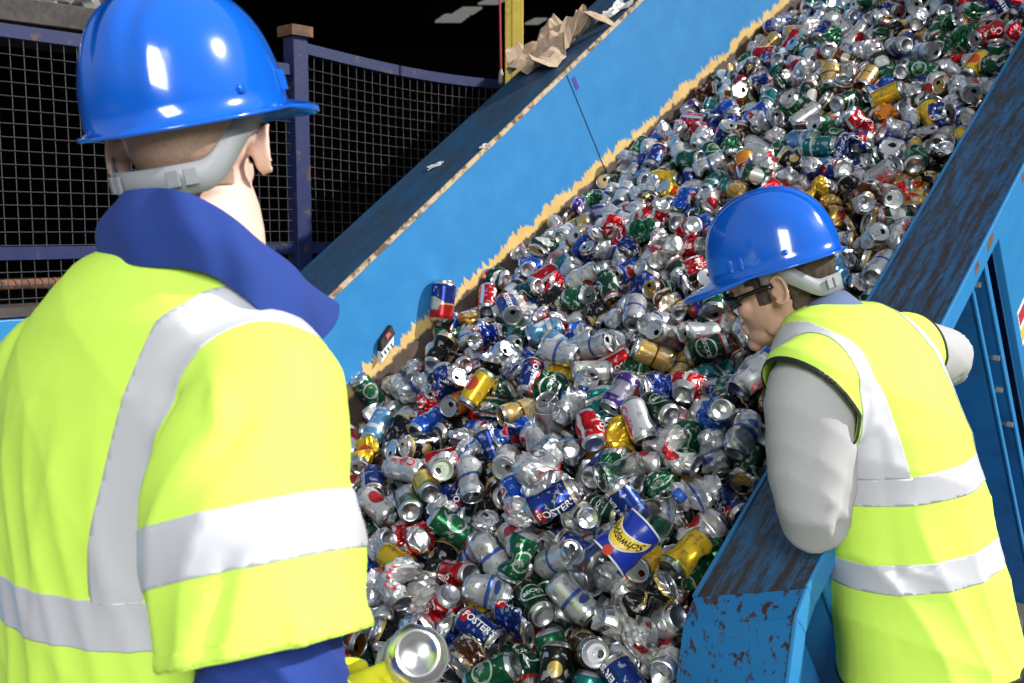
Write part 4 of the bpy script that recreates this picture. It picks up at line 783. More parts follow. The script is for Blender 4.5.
(5,2373,-849,-166,-28,51,-69,6,0),(5,2413,-741,-124,36,2,21,5,0),(0,2480,-497,-171,25,-63,57,0,0),(5,2408,-267,-122,-10,47,-44,15,0),(0,2512,-59,-129,-16,69,67,10,0),(8,2524,-1402,-262,51,73,7,2,0),
(5,2666,-1179,-236,-29,49,55,7,0),(0,2574,-1071,-166,51,-59,-40,3,0),(10,2583,-969,-140,-36,-66,-57,4,0),(4,2627,-821,-125,-23,-64,-65,6,0),(2,2542,-727,-165,27,44,-55,3,0),(3,2664,-543,-147,86,-10,-11,3,0),
(8,2638,-66,-154,-62,0,-36,4,0),(5,2771,-1409,-242,-44,-18,70,8,0),(6,2732,-1203,-196,38,-11,-43,3,0),(3,2689,-1090,-215,83,23,8,2,0),(0,2670,-993,-196,-85,33,-37,10,0),(6,2768,-782,-200,47,7,-1,3,0),
(8,2709,-666,-173,-10,-56,-9,13,0),(0,2830,-563,-97,24,-58,33,6,0),(2,2760,-420,-111,75,-23,53,10,0),(0,2776,-242,-186,-58,-40,-49,3,0),(0,2672,-143,-185,-70,-5,-35,10,0),(8,2920,-1406,-285,56,-67,45,0,0),
(0,2895,-1178,-229,-79,-47,17,1,0),(8,2892,-1097,-177,36,-76,13,0,0),(0,2946,-898,-159,29,17,17,9,0),(2,2883,-789,-146,11,-69,-52,10,0),(6,2758,-741,-145,53,-79,22,2,0),(6,2840,-473,-138,67,62,-31,4,0),
(0,2913,-431,-190,71,9,-53,10,0),(1,2867,-281,-173,55,14,57,7,0),(2,2849,-156,-119,65,8,-67,0,0),(0,3029,-1351,-279,-37,15,-88,2,0),(1,3065,-1188,-267,-55,-43,-63,1,0),(5,3011,-1081,-217,-43,79,-20,1,0),
(9,2964,-984,-211,-6,-37,-81,4,0),(0,2992,-850,-157,69,-41,54,0,0),(1,2934,-650,-131,31,79,17,12,0),(3,3085,-549,-126,12,-74,-64,5,0),(2,3012,-449,-161,26,-61,-46,5,0),(0,3074,-284,-133,65,-31,-61,7,0),
(0,3037,-137,-133,-60,-10,69,10,0),(3,3159,-1386,-205,-66,41,53,10,0),(10,3215,-1277,-231,-55,4,-20,4,0),(0,3138,-1155,-204,26,70,39,3,0),(0,3133,-931,-241,-54,45,44,4,0),(4,3153,-841,-175,61,-49,48,0,0),
(1,3231,-683,-156,-3,-75,-58,4,0),(6,3110,-458,-200,98,-16,-5,10,0),(6,3080,-399,-154,15,-36,59,14,0),(4,3221,-185,-132,-29,-65,-30,10,0),(10,3263,-1396,-189,-69,-21,39,8,0),(10,3313,-1273,-230,-49,0,-34,7,0),
(0,3253,-1113,-205,-54,35,-48,0,0),(6,3232,-1050,-156,14,37,63,3,0),(9,3306,-766,-153,-56,-40,-46,4,0),(3,3380,-677,-144,76,-47,22,7,0),(0,3283,-603,-121,1,-83,26,1,0),(0,3273,-455,-168,-12,73,17,4,0),
(5,3251,-177,-191,-50,60,-42,5,0),(10,3255,-106,-142,74,-54,-36,10,0),(0,3315,-1389,-251,27,-68,64,10,0),(3,3397,-1266,-225,-69,-2,-14,7,0),(1,3456,-1154,-286,58,50,49,1,0),(1,3505,-924,-229,30,17,-63,10,0),
(6,3380,-901,-176,-23,16,55,12,0),(0,3422,-616,-164,-22,-67,-10,6,0),(3,3372,-511,-190,51,15,-3,4,0),(9,3450,-351,-189,7,-77,-57,5,0),(8,3355,-297,-215,-26,74,27,1,0),(8,3501,-78,-136,-50,48,56,10,0),
(0,3457,-1345,-274,-54,64,45,14,0),(9,3633,-1170,-286,2,-40,-75,5,0),(0,3531,-1064,-258,16,42,23,10,0),(4,3670,-923,-254,-72,-43,-13,10,0),(0,3618,-871,-189,-50,55,-63,2,0),(0,3526,-655,-190,34,80,47,13,0),
(6,3564,-571,-225,5,-99,0,7,0),(8,3687,-456,-177,-57,32,68,2,0),(7,3590,-136,-180,-24,93,12,0,0),(0,3591,-33,-169,45,84,12,3,0),(1,3738,-1394,-348,-58,-66,-15,7,0),(4,3887,-1160,-324,53,49,-2,10,0),
(4,3869,-1238,-341,-55,56,-56,3,0),(0,3770,-1031,-298,-60,-36,47,12,0),(6,3694,-802,-250,77,-4,59,4,0),(3,3889,-622,-237,38,-54,9,5,0),(1,3888,-530,-229,-70,9,-66,1,0),(4,3805,-471,-218,-63,-32,57,14,0),
(0,3917,-394,-219,-20,67,67,1,0),(0,3865,-237,-212,58,40,69,12,0),(1,-710,-1309,32,-20,78,56,6,0),(1,-646,-1213,53,74,64,10,6,0),(0,-684,-1112,96,71,37,11,6,0),(6,-653,-877,22,31,2,-27,3,0),
(2,-587,-818,24,71,17,-8,12,0),(1,-654,-655,27,-29,17,61,15,0),(1,-714,-507,44,79,0,7,10,0),(0,-625,-342,-1,-48,83,25,7,0),(6,-593,-160,-72,-44,-82,26,1,0),(1,-555,-1320,16,34,29,88,10,0),
(0,-462,-1258,79,49,66,-56,3,0),(0,-563,-1072,33,-36,57,-38,12,0),(3,-480,-741,54,-14,51,-82,2,0),(4,-570,-608,4,-14,79,54,7,0),(2,-551,-477,17,69,-46,-2,10,0),(3,-559,-412,-22,17,84,-12,2,0),
(3,-541,-124,-6,52,40,64,6,0),(1,-453,-1410,-7,0,0,-98,0,0),(7,-326,-1146,80,44,-47,-70,0,0),(1,-462,-1068,29,21,-65,70,2,0),(5,-415,-961,2,59,19,71,14,0),(3,-373,-747,-13,16,68,-57,13,0),
(6,-480,-492,-2,-61,-30,43,8,0),(0,-393,-339,-17,16,54,-62,3,0),(2,-420,-176,-70,92,27,16,8,0),(5,-407,-35,-84,-47,62,-29,10,0),(3,-230,-1389,51,-16,-41,-74,4,0),(0,-309,-1216,55,42,-3,60,7,0),
(3,-303,-1095,27,-36,-30,-29,10,0),(6,-277,-1002,9,-86,13,-16,0,0),(3,-228,-780,66,-40,-58,-65,2,1),(3,-195,-668,20,-21,-64,6,5,1),(0,-219,-437,26,-4,-79,-58,0,1),(7,-325,-373,-34,24,-67,56,4,0),
(7,-342,-257,-64,52,-34,71,7,0),(5,-201,-172,-72,-25,90,-23,2,0),(0,-130,-1386,11,12,77,-56,6,0),(0,-128,-1227,-33,-9,69,70,3,0),(1,-195,-1121,-7,11,-36,-62,7,0),(0,-187,-980,39,20,82,-38,3,0),
(2,-83,-707,7,63,30,53,7,1),(2,-166,-689,-48,28,62,-59,0,0),(3,-128,-532,-18,12,-47,6,8,0),(0,-74,-276,17,-56,67,42,10,1),(0,-167,-175,-2,-37,-25,-18,14,1),(9,-107,-60,-77,-26,83,-47,5,1),
(9,-59,-1351,35,-60,-67,-41,5,0),(6,54,-1119,11,88,-32,-13,4,0),(3,-29,-1075,56,14,-53,-59,7,0),(1,48,-966,27,75,-9,-39,10,1),(6,60,-646,7,-20,-18,-94,10,1),(0,-24,-624,0,82,30,-40,10,0),
(0,15,-497,45,-59,-15,21,5,1),(0,-54,-326,-26,42,38,61,10,1),(4,42,-197,-81,-37,-69,-7,10,0),(0,-36,-85,-47,87,-3,-9,10,1),(8,165,-1259,7,-71,14,-42,4,0),(5,53,-1183,48,-92,6,5,5,0),
(6,94,-1050,3,-11,-51,-83,7,0),(10,100,-864,-6,-42,-54,33,12,0),(6,48,-573,-13,81,30,46,6,0),(8,186,-543,-28,-51,42,73,6,0),(8,179,-322,-61,23,75,-25,5,0),(5,128,-159,-67,6,0,74,12,0),
(0,97,-65,-60,66,-44,37,3,1),(7,263,-1268,20,-16,65,-45,0,0),(5,328,-1250,-53,47,58,39,10,0),(1,320,-1087,44,63,46,50,12,1),(0,226,-951,12,49,42,-74,1,0),(7,303,-735,-24,-75,46,-45,7,0),
(0,334,-661,-13,-13,-68,34,10,0),(2,265,-587,-9,-5,71,-64,3,0),(0,255,-301,-39,-58,22,74,7,0),(3,327,-237,-55,-31,-53,-70,6,0),(0,321,-111,-74,20,70,-46,0,1),(3,407,-1386,-16,68,-25,47,5,0),
(3,430,-1112,-10,66,-7,-73,5,0),(3,508,-906,10,-82,-26,-32,4,1),(1,432,-838,-15,-30,-68,-7,0,0),(4,461,-643,37,58,59,34,10,1),(2,384,-520,-24,53,-25,77,6,0),(8,359,-360,-57,-62,57,45,2,0),
(1,441,-269,-17,44,-68,-44,3,1),(6,356,-38,-88,-74,29,-52,4,0),(4,527,-1355,10,29,40,0,2,1),(0,517,-1189,20,-34,36,-86,0,1),(5,579,-1030,-18,-46,57,1,12,0),(0,532,-971,-19,-56,43,-38,14,0),
(3,594,-790,12,-28,-47,-22,8,1),(8,492,-560,24,-82,24,49,13,1),(8,541,-514,8,-82,16,45,5,0),(10,542,-285,-41,-94,-17,24,10,0),(0,469,-203,-75,-34,43,60,2,0),(0,466,-33,-36,-65,-44,50,10,0),
(0,717,-1332,-48,4,53,80,7,0),(2,606,-1220,11,77,-3,20,7,1),(0,652,-1138,-18,-37,-55,22,1,0),(0,728,-928,-24,-13,78,-15,10,0),(0,707,-672,-22,31,-66,22,1,1),(5,732,-450,-114,0,0,-22,6,0),
(5,635,-256,-15,53,16,62,13,1),(0,679,-234,-70,12,-76,-27,0,0),(0,649,-37,-138,0,0,-27,3,0),(0,815,-1390,-81,-20,34,89,3,0),(7,842,-1180,-24,-48,41,70,3,0),(7,811,-1050,-26,38,-68,26,0,0),
(10,827,-882,-25,81,5,32,12,1),(4,846,-730,-15,-83,-31,-1,10,1),(4,882,-511,-38,62,33,-69,4,0),(2,767,-384,-2,-55,44,-1,4,1),(0,851,-164,-82,45,-42,-56,7,0),(5,818,-115,-118,37,1,22,0,0),
(5,916,-1412,-47,-78,53,-27,0,0),(5,949,-1179,-47,78,45,37,12,0),(1,895,-1096,-40,-34,59,70,3,0),(1,896,-972,-32,58,37,-45,5,0),(5,984,-716,-57,-83,40,-36,10,0),(3,957,-614,-11,38,60,-30,14,1),
(4,911,-393,-40,88,-20,-18,5,1),(6,988,-329,-62,9,45,77,2,0),(3,1010,-171,-20,26,-67,58,3,0),(7,981,-59,-103,-34,63,61,12,0),(1,1094,-1382,-42,-54,-38,-32,12,0),(1,1109,-1277,-72,-54,55,-57,2,0),
(0,1178,-1031,-82,-25,6,-92,10,0),(6,1016,-925,-30,-29,26,-90,4,0),(0,1162,-815,-39,56,74,25,5,0),(1,1105,-748,-65,51,33,66,2,0),(6,1048,-542,-82,-83,42,25,11,0),(0,1058,-443,-55,-72,-8,-38,15,0),
(8,1068,-268,-59,76,51,-23,2,0),(6,1071,-41,-93,47,-40,28,7,0),(3,1222,-1392,-14,1,70,-70,2,1),(0,1193,-1220,-51,-51,13,-39,13,0),(0,1269,-1138,-6,-32,-36,-85,0,1),(9,1304,-1022,25,4,21,-85,1,1),
(7,1219,-784,-98,-9,-83,-27,10,0),(0,1239,-694,-9,-54,-28,-28,1,1),(10,1257,-385,-68,-32,-2,81,12,0),(0,1237,-61,-117,-16,-57,73,11,0),(5,1429,-1416,-104,21,-70,64,10,0),(1,1398,-1144,-66,12,75,32,1,0),
(0,1367,-1062,-110,43,-2,47,10,0),(3,1421,-948,-75,-14,37,-22,13,0),(3,1325,-814,-58,-58,29,64,5,0),(0,1285,-689,-58,21,67,-52,0,0),(2,1302,-594,3,-66,0,-56,2,0),(8,1357,-349,-83,-59,-37,-70,3,0),
(1,1358,-67,-101,63,32,13,10,0),(0,1577,-1341,-104,-46,20,-16,2,0),(2,1534,-1222,-88,65,26,-30,2,0),(0,1512,-1049,-117,-77,62,0,2,0),(5,1619,-1006,-26,-74,64,-2,8,1),(9,1573,-807,-48,-51,-60,-47,10,0),
(4,1556,-634,-61,66,-25,51,4,0),(3,1525,-407,-11,4,72,45,8,1),(0,1456,-400,-72,70,-26,63,12,0),(0,1506,-212,-135,-64,62,42,7,0),(6,1446,-38,-98,61,54,38,2,0),(3,1624,-1374,-57,60,-22,-40,3,1),
(8,1617,-1226,-110,-51,50,54,12,0),(1,1710,-1072,-32,20,62,-74,8,1),(8,1697,-906,-127,42,9,-88,3,0),(8,1596,-856,-94,42,-25,70,7,0),(0,1650,-725,-79,-34,60,-39,0,0),(1,1621,-390,-78,-67,66,-27,14,0),
(10,1451,-195,12,64,27,62,14,1),(8,1684,-172,-95,-72,52,40,6,1),(6,1619,-100,-129,-88,-19,-41,6,0),(5,1719,-1406,-187,30,17,53,0,0),(6,1834,-1186,-118,-55,60,-50,7,0),(0,1761,-1051,-97,-64,28,-22,3,0),
(2,1820,-971,-89,45,-38,78,3,0),(0,1762,-683,-65,-79,-21,48,10,0),(3,1729,-492,-117,34,40,-44,0,0),(0,1805,-360,-76,64,44,-46,3,0),(6,1863,-1270,-123,12,81,-42,10,0),(8,1944,-1136,-67,67,-25,31,3,0),
(2,1902,-965,-90,48,-31,72,3,0),(5,1899,-843,-129,32,21,71,6,0),(4,1838,-603,-59,-31,72,59,2,0),(2,1926,-586,-82,-38,-72,-11,12,0),(6,1950,-450,-105,-31,28,-88,14,0),(0,1891,-306,-76,20,18,-79,0,0),
(4,2000,-61,-125,60,-38,27,5,0),(5,1990,-1336,-208,67,8,-73,10,0),(4,2048,-1340,-119,-62,-41,27,4,0),(5,2075,-1159,-133,-27,18,89,12,0),(4,2022,-924,-63,16,42,18,14,0),(0,1968,-822,-88,56,3,26,2,0),
(2,2097,-623,-101,-59,-29,-73,6,0),(5,2113,-522,-90,-59,53,-22,7,0),(2,1942,-416,-21,26,-5,4,1,1),(0,1981,-358,-96,18,62,45,8,0),(9,2071,-153,-84,-88,19,38,10,1),(8,2180,-1381,-189,-10,75,-29,5,0),
(5,2186,-1259,-144,67,8,62,5,0),(7,2152,-1094,-160,-17,-87,-22,10,0),(8,2173,-1013,-125,15,56,-25,9,0),(0,2138,-885,-108,47,-53,-61,6,0),(1,2193,-612,-73,-7,-34,93,14,0),(8,2194,-280,-138,90,19,12,2,0),
(3,2206,-113,-163,24,78,-54,10,0),(0,2283,-1273,-141,-8,-65,12,1,0),(8,2375,-1204,-157,-28,57,-56,7,0),(2,2379,-1123,-162,-60,-47,-41,2,0),(0,2315,-870,-103,-60,18,-66,5,0),(3,2336,-782,-80,-25,-25,17,10,0),
(0,2367,-631,-132,-28,-79,-39,10,0),(6,2410,-476,-140,-5,-1,-98,10,0),(10,2249,-377,-96,-8,-63,70,2,0),(1,2271,-288,-96,-54,-75,22,5,0),(7,2268,-119,-127,-7,-77,-60,2,0),(1,2448,-1342,-193,-45,-13,57,7,0),
(1,2477,-1201,-116,-29,87,35,5,0),(5,2435,-1037,-149,-14,-21,-44,0,0),(0,2483,-985,-142,52,52,-3,7,0),(0,2485,-770,-82,-5,73,8,10,0),(6,2529,-555,-109,-57,-23,72,7,0),(2,2508,-467,-110,-12,-62,-10,11,0),
(2,2455,-359,-115,46,-55,44,2,0),(2,2498,-248,-119,-69,-2,-13,1,0),(4,2437,-37,-95,-86,-26,39,0,0),(4,2550,-1413,-202,-22,77,-21,5,0),(0,2640,-1259,-188,-29,-52,-2,5,0),(2,2607,-1122,-115,-42,55,-52,5,0),
(8,2581,-1046,-104,-84,-8,47,3,0),(10,2687,-753,-126,17,24,-54,10,0),(3,2604,-625,-141,-59,-33,-5,0,0),(8,2607,-507,-101,47,-59,38,12,0),(6,2645,-401,-148,-75,19,-61,7,0),(0,2593,-320,-137,-34,79,47,6,0),
(8,2571,-138,-113,9,-79,34,10,0),(4,2719,-1387,-203,-38,51,35,2,0),(0,2741,-1285,-170,73,-40,51,1,0),(2,2757,-1001,-174,75,34,54,3,0),(0,2660,-841,-177,-17,-78,58,0,0),(7,2720,-642,-136,-65,55,46,3,0),
(1,2686,-547,-60,-45,-58,-6,7,1),(0,2815,-347,-131,-86,-16,-1,6,0),(10,2762,-274,-115,-64,27,-31,3,0),(9,2690,-62,-110,-2,63,69,7,0),(3,2862,-1415,-212,-50,-56,38,0,0),(2,2835,-1189,-201,-23,-76,-49,10,0),
(0,2856,-1135,-153,43,-51,-69,2,0),(10,2808,-888,-87,-37,51,-28,3,1),(0,2846,-852,-148,34,-44,-80,1,0),(0,2808,-676,-84,60,50,-61,10,0),(0,2914,-523,-170,-12,-37,-88,10,0),(0,2912,-374,-133,27,-77,-36,10,0),
(8,2923,-198,-171,62,-53,18,0,0),(6,2789,-107,-118,-1,-31,-45,4,0),(4,2972,-1327,-236,-60,12,-51,4,0),(0,2990,-1187,-249,-58,-60,-47,2,0),(8,2945,-1118,-209,37,66,-11,14,0),(1,3018,-1007,-175,4,-34,-40,0,0),
(2,3011,-876,-93,-10,80,-44,5,0),(2,2963,-745,-154,-6,-67,-10,10,0),(0,3022,-527,-96,-89,-27,19,14,0),(3,3003,-387,-93,-24,70,46,1,0),(1,3041,-217,-129,-30,-71,23,5,0),(9,2961,-45,-113,-38,43,-62,10,0),
(6,3164,-1202,-260,44,-33,44,0,0),(3,3142,-1081,-188,68,-7,-68,2,0),(4,3192,-979,-200,-7,-72,68,12,0),(3,3240,-841,-175,-43,23,78,1,0),(0,3172,-770,-109,-11,-58,10,4,0),(0,3157,-515,-186,54,4,-80,3,0),
(10,3118,-462,-99,13,-68,-39,5,0),(0,3133,-190,-123,-6,81,-56,0,0),(6,3171,-103,-128,16,79,40,0,0),(0,3297,-1326,-182,-66,26,66,15,0),(0,3265,-1204,-197,25,27,-56,10,0),(3,3368,-1116,-207,55,-51,64,10,0),
(0,3381,-961,-213,34,44,-1,2,0),(4,3386,-769,-119,5,-57,-79,3,0),(6,3444,-706,-146,-1,56,-43,6,0),(1,3262,-515,-94,55,-18,13,2,0),(6,3288,-310,-106,42,13,-17,5,0),(3,3346,-185,-128,-71,-4,66,13,0),
(0,3220,-39,-102,4,8,-48,4,0),(0,3369,-1386,-208,54,-23,-4,3,0),(1,3469,-1238,-246,-54,56,55,14,0),(0,3504,-1194,-207,24,-48,-71,7,0),(2,3570,-955,-184,40,-46,60,0,0),(4,3461,-784,-188,13,86,7,4,0),
(0,3569,-781,-173,7,-66,58,7,0),(4,3438,-518,-146,-46,69,49,0,0),(0,3407,-398,-141,11,66,-62,4,0),(0,3449,-185,-151,53,-20,71,10,0),(2,3412,-62,-120,37,-54,65,11,0),(5,3621,-1411,-285,15,57,31,7,0),
(0,3567,-1244,-250,65,41,-59,12,0),(1,3531,-1133,-234,-15,-68,-19,5,0),(1,3754,-931,-203,-70,29,-2,4,0),(5,3642,-794,-196,29,-80,18,10,0),(1,3698,-651,-211,7,68,71,4,0),(0,3597,-500,-216,-38,61,-66,10,0),
(2,3651,-544,-150,69,35,-59,2,0),(7,3637,-190,-211,-63,-7,-57,4,0),(0,3777,-59,-201,-53,46,43,2,0),(2,3696,-1384,-282,36,24,-31,6,0),(10,3751,-1256,-321,8,-44,87,1,0),(3,3809,-1172,-281,63,-37,12,2,0),
(1,3888,-951,-287,67,20,70,2,0),(1,3879,-883,-253,-79,-23,-51,5,0),(8,3722,-710,-261,-46,63,40,3,0),(1,3811,-618,-185,-74,13,-29,5,0),(2,3825,-401,-215,-42,-52,44,15,0),(0,3866,-312,-213,-17,-68,47,9,0),
(0,3813,-158,-197,-44,-42,45,10,0),(10,-695,-1288,106,63,-27,61,2,0),(7,-665,-1194,125,-9,-74,-14,4,0),(4,-618,-1072,97,-35,-41,-38,0,0),(7,-707,-727,27,80,-40,10,10,0),(3,-633,-709,60,-34,19,86,4,0),
(9,-648,-438,75,41,45,-57,3,0),(3,-716,-291,-31,-4,-63,76,0,0),(0,-717,-167,-60,28,-52,70,2,0),(3,-645,-64,-62,17,-50,83,3,0),(3,-552,-1407,21,-61,17,-76,4,0),(0,-612,-1279,37,18,77,47,12,0),
(2,-416,-974,74,72,-41,17,10,0),(4,-556,-1000,59,6,-63,-15,3,0),(0,-566,-897,69,86,10,-25,4,0),(10,-511,-641,25,-2,-37,-86,1,0),(6,-630,-531,33,-29,62,70,13,0),(0,-535,-339,3,-18,89,-21,4,0),
(1,-621,-32,16,52,-60,-37,10,0),(0,-541,-64,-92,-81,-4,-11,10,0),(6,-478,-1348,35,73,-26,47,12,0),(8,-374,-1237,92,80,-43,1,0,0),(2,-349,-973,27,-50,-58,-52,3,0),(0,-370,-758,57,-41,63,46,4,0),
(7,-369,-602,23,99,-6,-6,0,0),(0,-442,-539,52,73,-1,-6,11,0),(0,-397,-284,34,3,-60,-27,3,0),(0,-406,-216,4,-25,-38,-48,10,0),(0,-478,-66,-73,62,5,-15,6,0),(0,-291,-1386,91,64,-49,44,0,0),
(6,-194,-1176,48,-37,-25,11,4,0),(2,-245,-1071,63,61,-7,-11,2,0),(5,-282,-948,58,22,17,-62,0,0),(2,-322,-854,43,25,-39,79,1,0),(2,-310,-642,26,15,-29,58,7,1),(8,-244,-531,9,66,-64,32,0,1),
(0,-305,-323,37,-34,-68,62,3,1),(8,-284,-212,-54,-37,86,12,5,0),(0,-339,-139,-74,-44,-25,-24,6,0),(8,-169,-1386,52,-2,-53,-75,1,0),(0,-166,-1267,19,56,32,-21,10,0),(1,-148,-1114,43,-29,-39,-23,3,0),
(4,-97,-904,32,29,-77,43,10,1),(0,-134,-782,49,64,4,8,8,1),(2,-106,-602,23,73,-36,25,1,1),(1,-131,-472,42,-56,60,30,10,1),(7,-178,-371,23,-72,10,12,0,1),(0,-161,-116,-61,55,-8,70,10,1),
(8,64,-1356,10,33,82,-11,4,0),(2,3,-1264,36,-58,-62,-31,4,0),(4,-49,-1150,41,85,2,44,11,0),(2,135,-994,63,-5,-63,76,2,1),(0,20,-872,60,-3,84,-45,3,1),(2,-42,-531,44,-23,-86,-34,10,1),
(5,66,-503,87,70,-57,-23,2,1),(2,43,-335,9,51,-36,53,0,1),(3,11,-222,-23,-72,13,35,5,1),(3,-15,-112,11,-6,62,55,7,1),(1,156,-1413,37,-29,23,-74,7,0),(3,151,-1189,72,-69,17,67,8,1),
(1,155,-1140,16,-37,66,-59,14,0),(0,194,-889,22,-54,67,16,3,0),(0,94,-871,63,-31,71,-61,8,1),(2,125,-581,46,64,-8,58,12,1),(3,188,-484,29,-33,-65,-50,2,0),(0,111,-323,-17,-41,36,30,10,0),
(2,61,-171,10,-27,-44,18,8,1),(5,30,-106,-70,3,-9,69,14,1),(0,261,-1241,65,60,-41,-62,11,1),(1,258,-1206,2,-55,-52,27,2,0),(0,230,-1025,57,45,0,-87,7,1),(0,294,-811,26,30,24,12,0,1),
(0,370,-762,-4,42,59,-67,5,0),(5,208,-627,8,-27,72,2,4,0),(0,289,-431,17,-79,15,-58,0,1),(0,190,-363,-10,54,48,-36,4,1),(5,287,-254,4,-81,-29,14,3,1),(2,226,-133,-65,70,-20,-46,5,1),
(0,387,-1408,74,11,-1,10,3,1),(6,430,-1180,31,-5,32,67,1,1),(6,426,-907,28,5,-86,-12,4,1),(2,410,-791,41,-6,-54,41,6,1),(2,450,-709,18,2,-1,75,2,1),(3,409,-453,1,-44,-61,3,8,1),
(6,401,-338,-18,45,65,20,2,0),(4,416,-187,-13,-86,0,41,10,1),(6,382,-94,-43,-39,-43,47,4,1),(4,472,-1384,18,29,-69,64,10,1),(4,533,-1107,24,24,-32,33,1,0),(10,537,-1013,53,-6,-83,10,7,1),
(6,582,-887,-4,16,-72,-14,10,0),(0,546,-841,47,-78,-12,54,0,1),(0,552,-658,19,-24,13,-17,10,1),(7,602,-437,-2,-1,-38,50,0,1),(0,509,-381,20,21,70,-49,4,1),(0,568,-191,-36,85,10,38,7,0),
(1,538,-123,-65,85,27,24,0,0),(0,683,-1367,0,-36,-44,-70,4,0),(10,722,-1171,34,50,64,50,0,1),(0,668,-1054,-21,69,57,-42,10,0),(6,628,-952,-12,-47,15,73,7,0),(6,652,-865,-23,-10,-30,33,5,0),
(0,707,-710,37,2,60,78,10,1),(0,732,-459,-51,69,-14,70,6,1),(1,684,-191,-14,48,-69,-44,0,0),(0,585,-77,-35,77,-31,47,4,0),(7,811,-1432,-27,-74,-51,29,12,0),(0,881,-1200,11,39,-51,5,10,0),
(1,762,-1089,6,-21,-63,-24,3,1),(8,802,-974,-2,82,-29,-21,1,0),(0,752,-812,-1,82,-11,-9,2,0),(0,781,-577,-43,38,-21,25,5,0),(0,711,-522,15,13,-38,70,6,1),(0,828,-346,-68,-8,-67,-52,14,1),
(6,841,-231,-73,60,-50,37,4,0),(3,852,-62,-75,46,-25,73,7,0),(0,1014,-1417,-60,-17,-21,60,13,0),(5,1023,-1172,-52,-21,37,84,10,0),(4,957,-1073,-21,-54,-33,-34,7,1),(1,904,-848,-18,-59,41,63,7,1),
(0,944,-773,-16,-21,43,87,10,0),(0,1034,-689,-13,39,-15,-79,4,1),(0,965,-463,3,-52,-45,29,3,1),(3,1023,-389,-19,24,-60,44,10,0),(5,936,-287,-22,84,-3,-36,11,0),(9,992,-49,-37,32,-60,-3,4,0),
(4,1134,-1301,0,13,84,-23,12,1),(0,1093,-1220,-16,-50,57,-37,1,1),(3,1113,-1085,-75,82,-32,43,1,0),(0,1113,-946,-62,-66,-50,-10,5,0),(3,1177,-741,21,-36,-77,50,5,1),(1,1134,-673,-33,28,-33,88,4,1),
(4,1072,-557,-24,-15,-33,-57,14,0),(0,1138,-365,-60,72,-11,66,1,0),(0,1044,-294,-20,-19,-76,-16,2,0),(8,1112,-61,-40,-55,-43,-48,2,1),(4,1306,-1383,-49,-71,-6,-36,9,0),(1,1243,-1265,-45,59,-57,2,2,1),
(0,1224,-1091,-33,5,-1,-99,0,1),(4,1193,-975,0,6,40,-90,10,1),(4,1250,-818,-9,-64,-45,16,2,1),(8,1192,-506,-48,-6,29,-94,2,0),(5,1297,-539,-91,-9,43,33,5,0),(3,1178,-300,-40,11,57,0,7,0),
(0,1262,-212,-55,-55,-65,-38,6,0),(1,1196,-67,-47,26,-46,67,7,0),(0,1452,-1312,-48,77,-1,-25,6,0),(0,1361,-1306,-21,-48,66,-46,10,1),(6,1437,-1048,-86,-37,-89,-22,14,0),(5,1480,-991,-71,18,-54,-76,3,0),
(4,1411,-858,-12,51,64,-4,4,1),(0,1347,-686,-7,-69,10,57,12,0),(0,1407,-515,4,6,-69,-53,3,0),(3,1320,-311,-54,-19,52,-51,10,0),(4,1423,-151,-72,47,15,-61,10,0),(3,1308,-102,-71,-39,18,-89,9,0),
(4,1500,-1373,-78,26,-32,70,14,0),(0,1609,-1196,-28,56,38,50,10,1),(2,1500,-1125,-59,17,30,-14,1,0),(6,1554,-1052,-19,53,-58,-24,7,0),(1,1509,-759,-26,-20,16,-80,5,1),(3,1515,-658,-8,-82,-18,33,6,1),
(5,1482,-566,-50,4,-30,76,4,0),(10,1484,-332,-62,65,-55,-50,6,1),(5,1566,-282,-81,-20,69,-34,10,0),(3,1531,-104,-85,16,79,2,6,1),(0,1705,-1334,-86,25,-43,-85,2,0),(8,1658,-1225,-85,-49,51,55,3,0),
(1,1799,-997,-11,36,-64,63,3,1),(8,1637,-923,-44,66,12,72,2,0),(8,1695,-811,-98,-24,75,14,5,0),(0,1655,-698,-19,15,-78,-41,1,0),(0,1677,-436,-59,76,-52,6,0,0),(5,1651,-362,-7,-7,84,-36,0,1),
(3,1598,-192,-67,-52,-41,-62,1,1),(5,1599,-37,-123,-22,-61,-60,10,0),(6,1746,-1412,-129,65,-66,-33,1,0),(2,1764,-1296,-98,-52,-65,-1,5,0),(2,1728,-982,-73,-14,28,-36,0,0),(6,1733,-910,-91,30,35,60,5,0),
(7,1818,-703,-125,0,-47,86,1,0),(0,1886,-593,-23,-56,-34,-19,11,1),(0,1742,-466,-52,-81,9,-39,11,0),(0,1735,-359,-66,-49,-21,-47,0,1),(1,1743,-163,-52,-66,34,-65,3,1),(0,1771,-33,-117,-22,-41,42,5,0),
(9,1879,-1360,-61,28,-86,-32,10,1),(1,1928,-1223,-108,14,66,-35,4,0),(3,1963,-1048,-30,61,-34,-64,10,1),(3,1916,-897,-50,-70,32,63,3,1),(10,1873,-788,-62,18,-66,-53,10,0),(1,1922,-701,-76,81,-8,6,3,0),
(2,1903,-485,-44,65,33,8,3,0),(6,1846,-408,-46,59,-66,-40,10,0),(7,1943,-227,-83,-30,-28,-37,10,1),(0,1850,-70,-101,12,-30,37,10,0),(0,2038,-1395,-152,-58,-42,36,7,0),(1,2048,-1237,-115,-38,-80,13,5,0),
(3,2031,-1088,-118,-43,-34,76,10,0),(0,1987,-962,-30,-32,-6,-21,0,1),(9,2080,-830,-40,-15,-62,-76,10,1),(5,2060,-726,-118,29,-92,18,10,0),(9,2047,-538,-82,-55,-60,-16,1,0),(5,2103,-455,-87,-51,-46,-35,4,0),
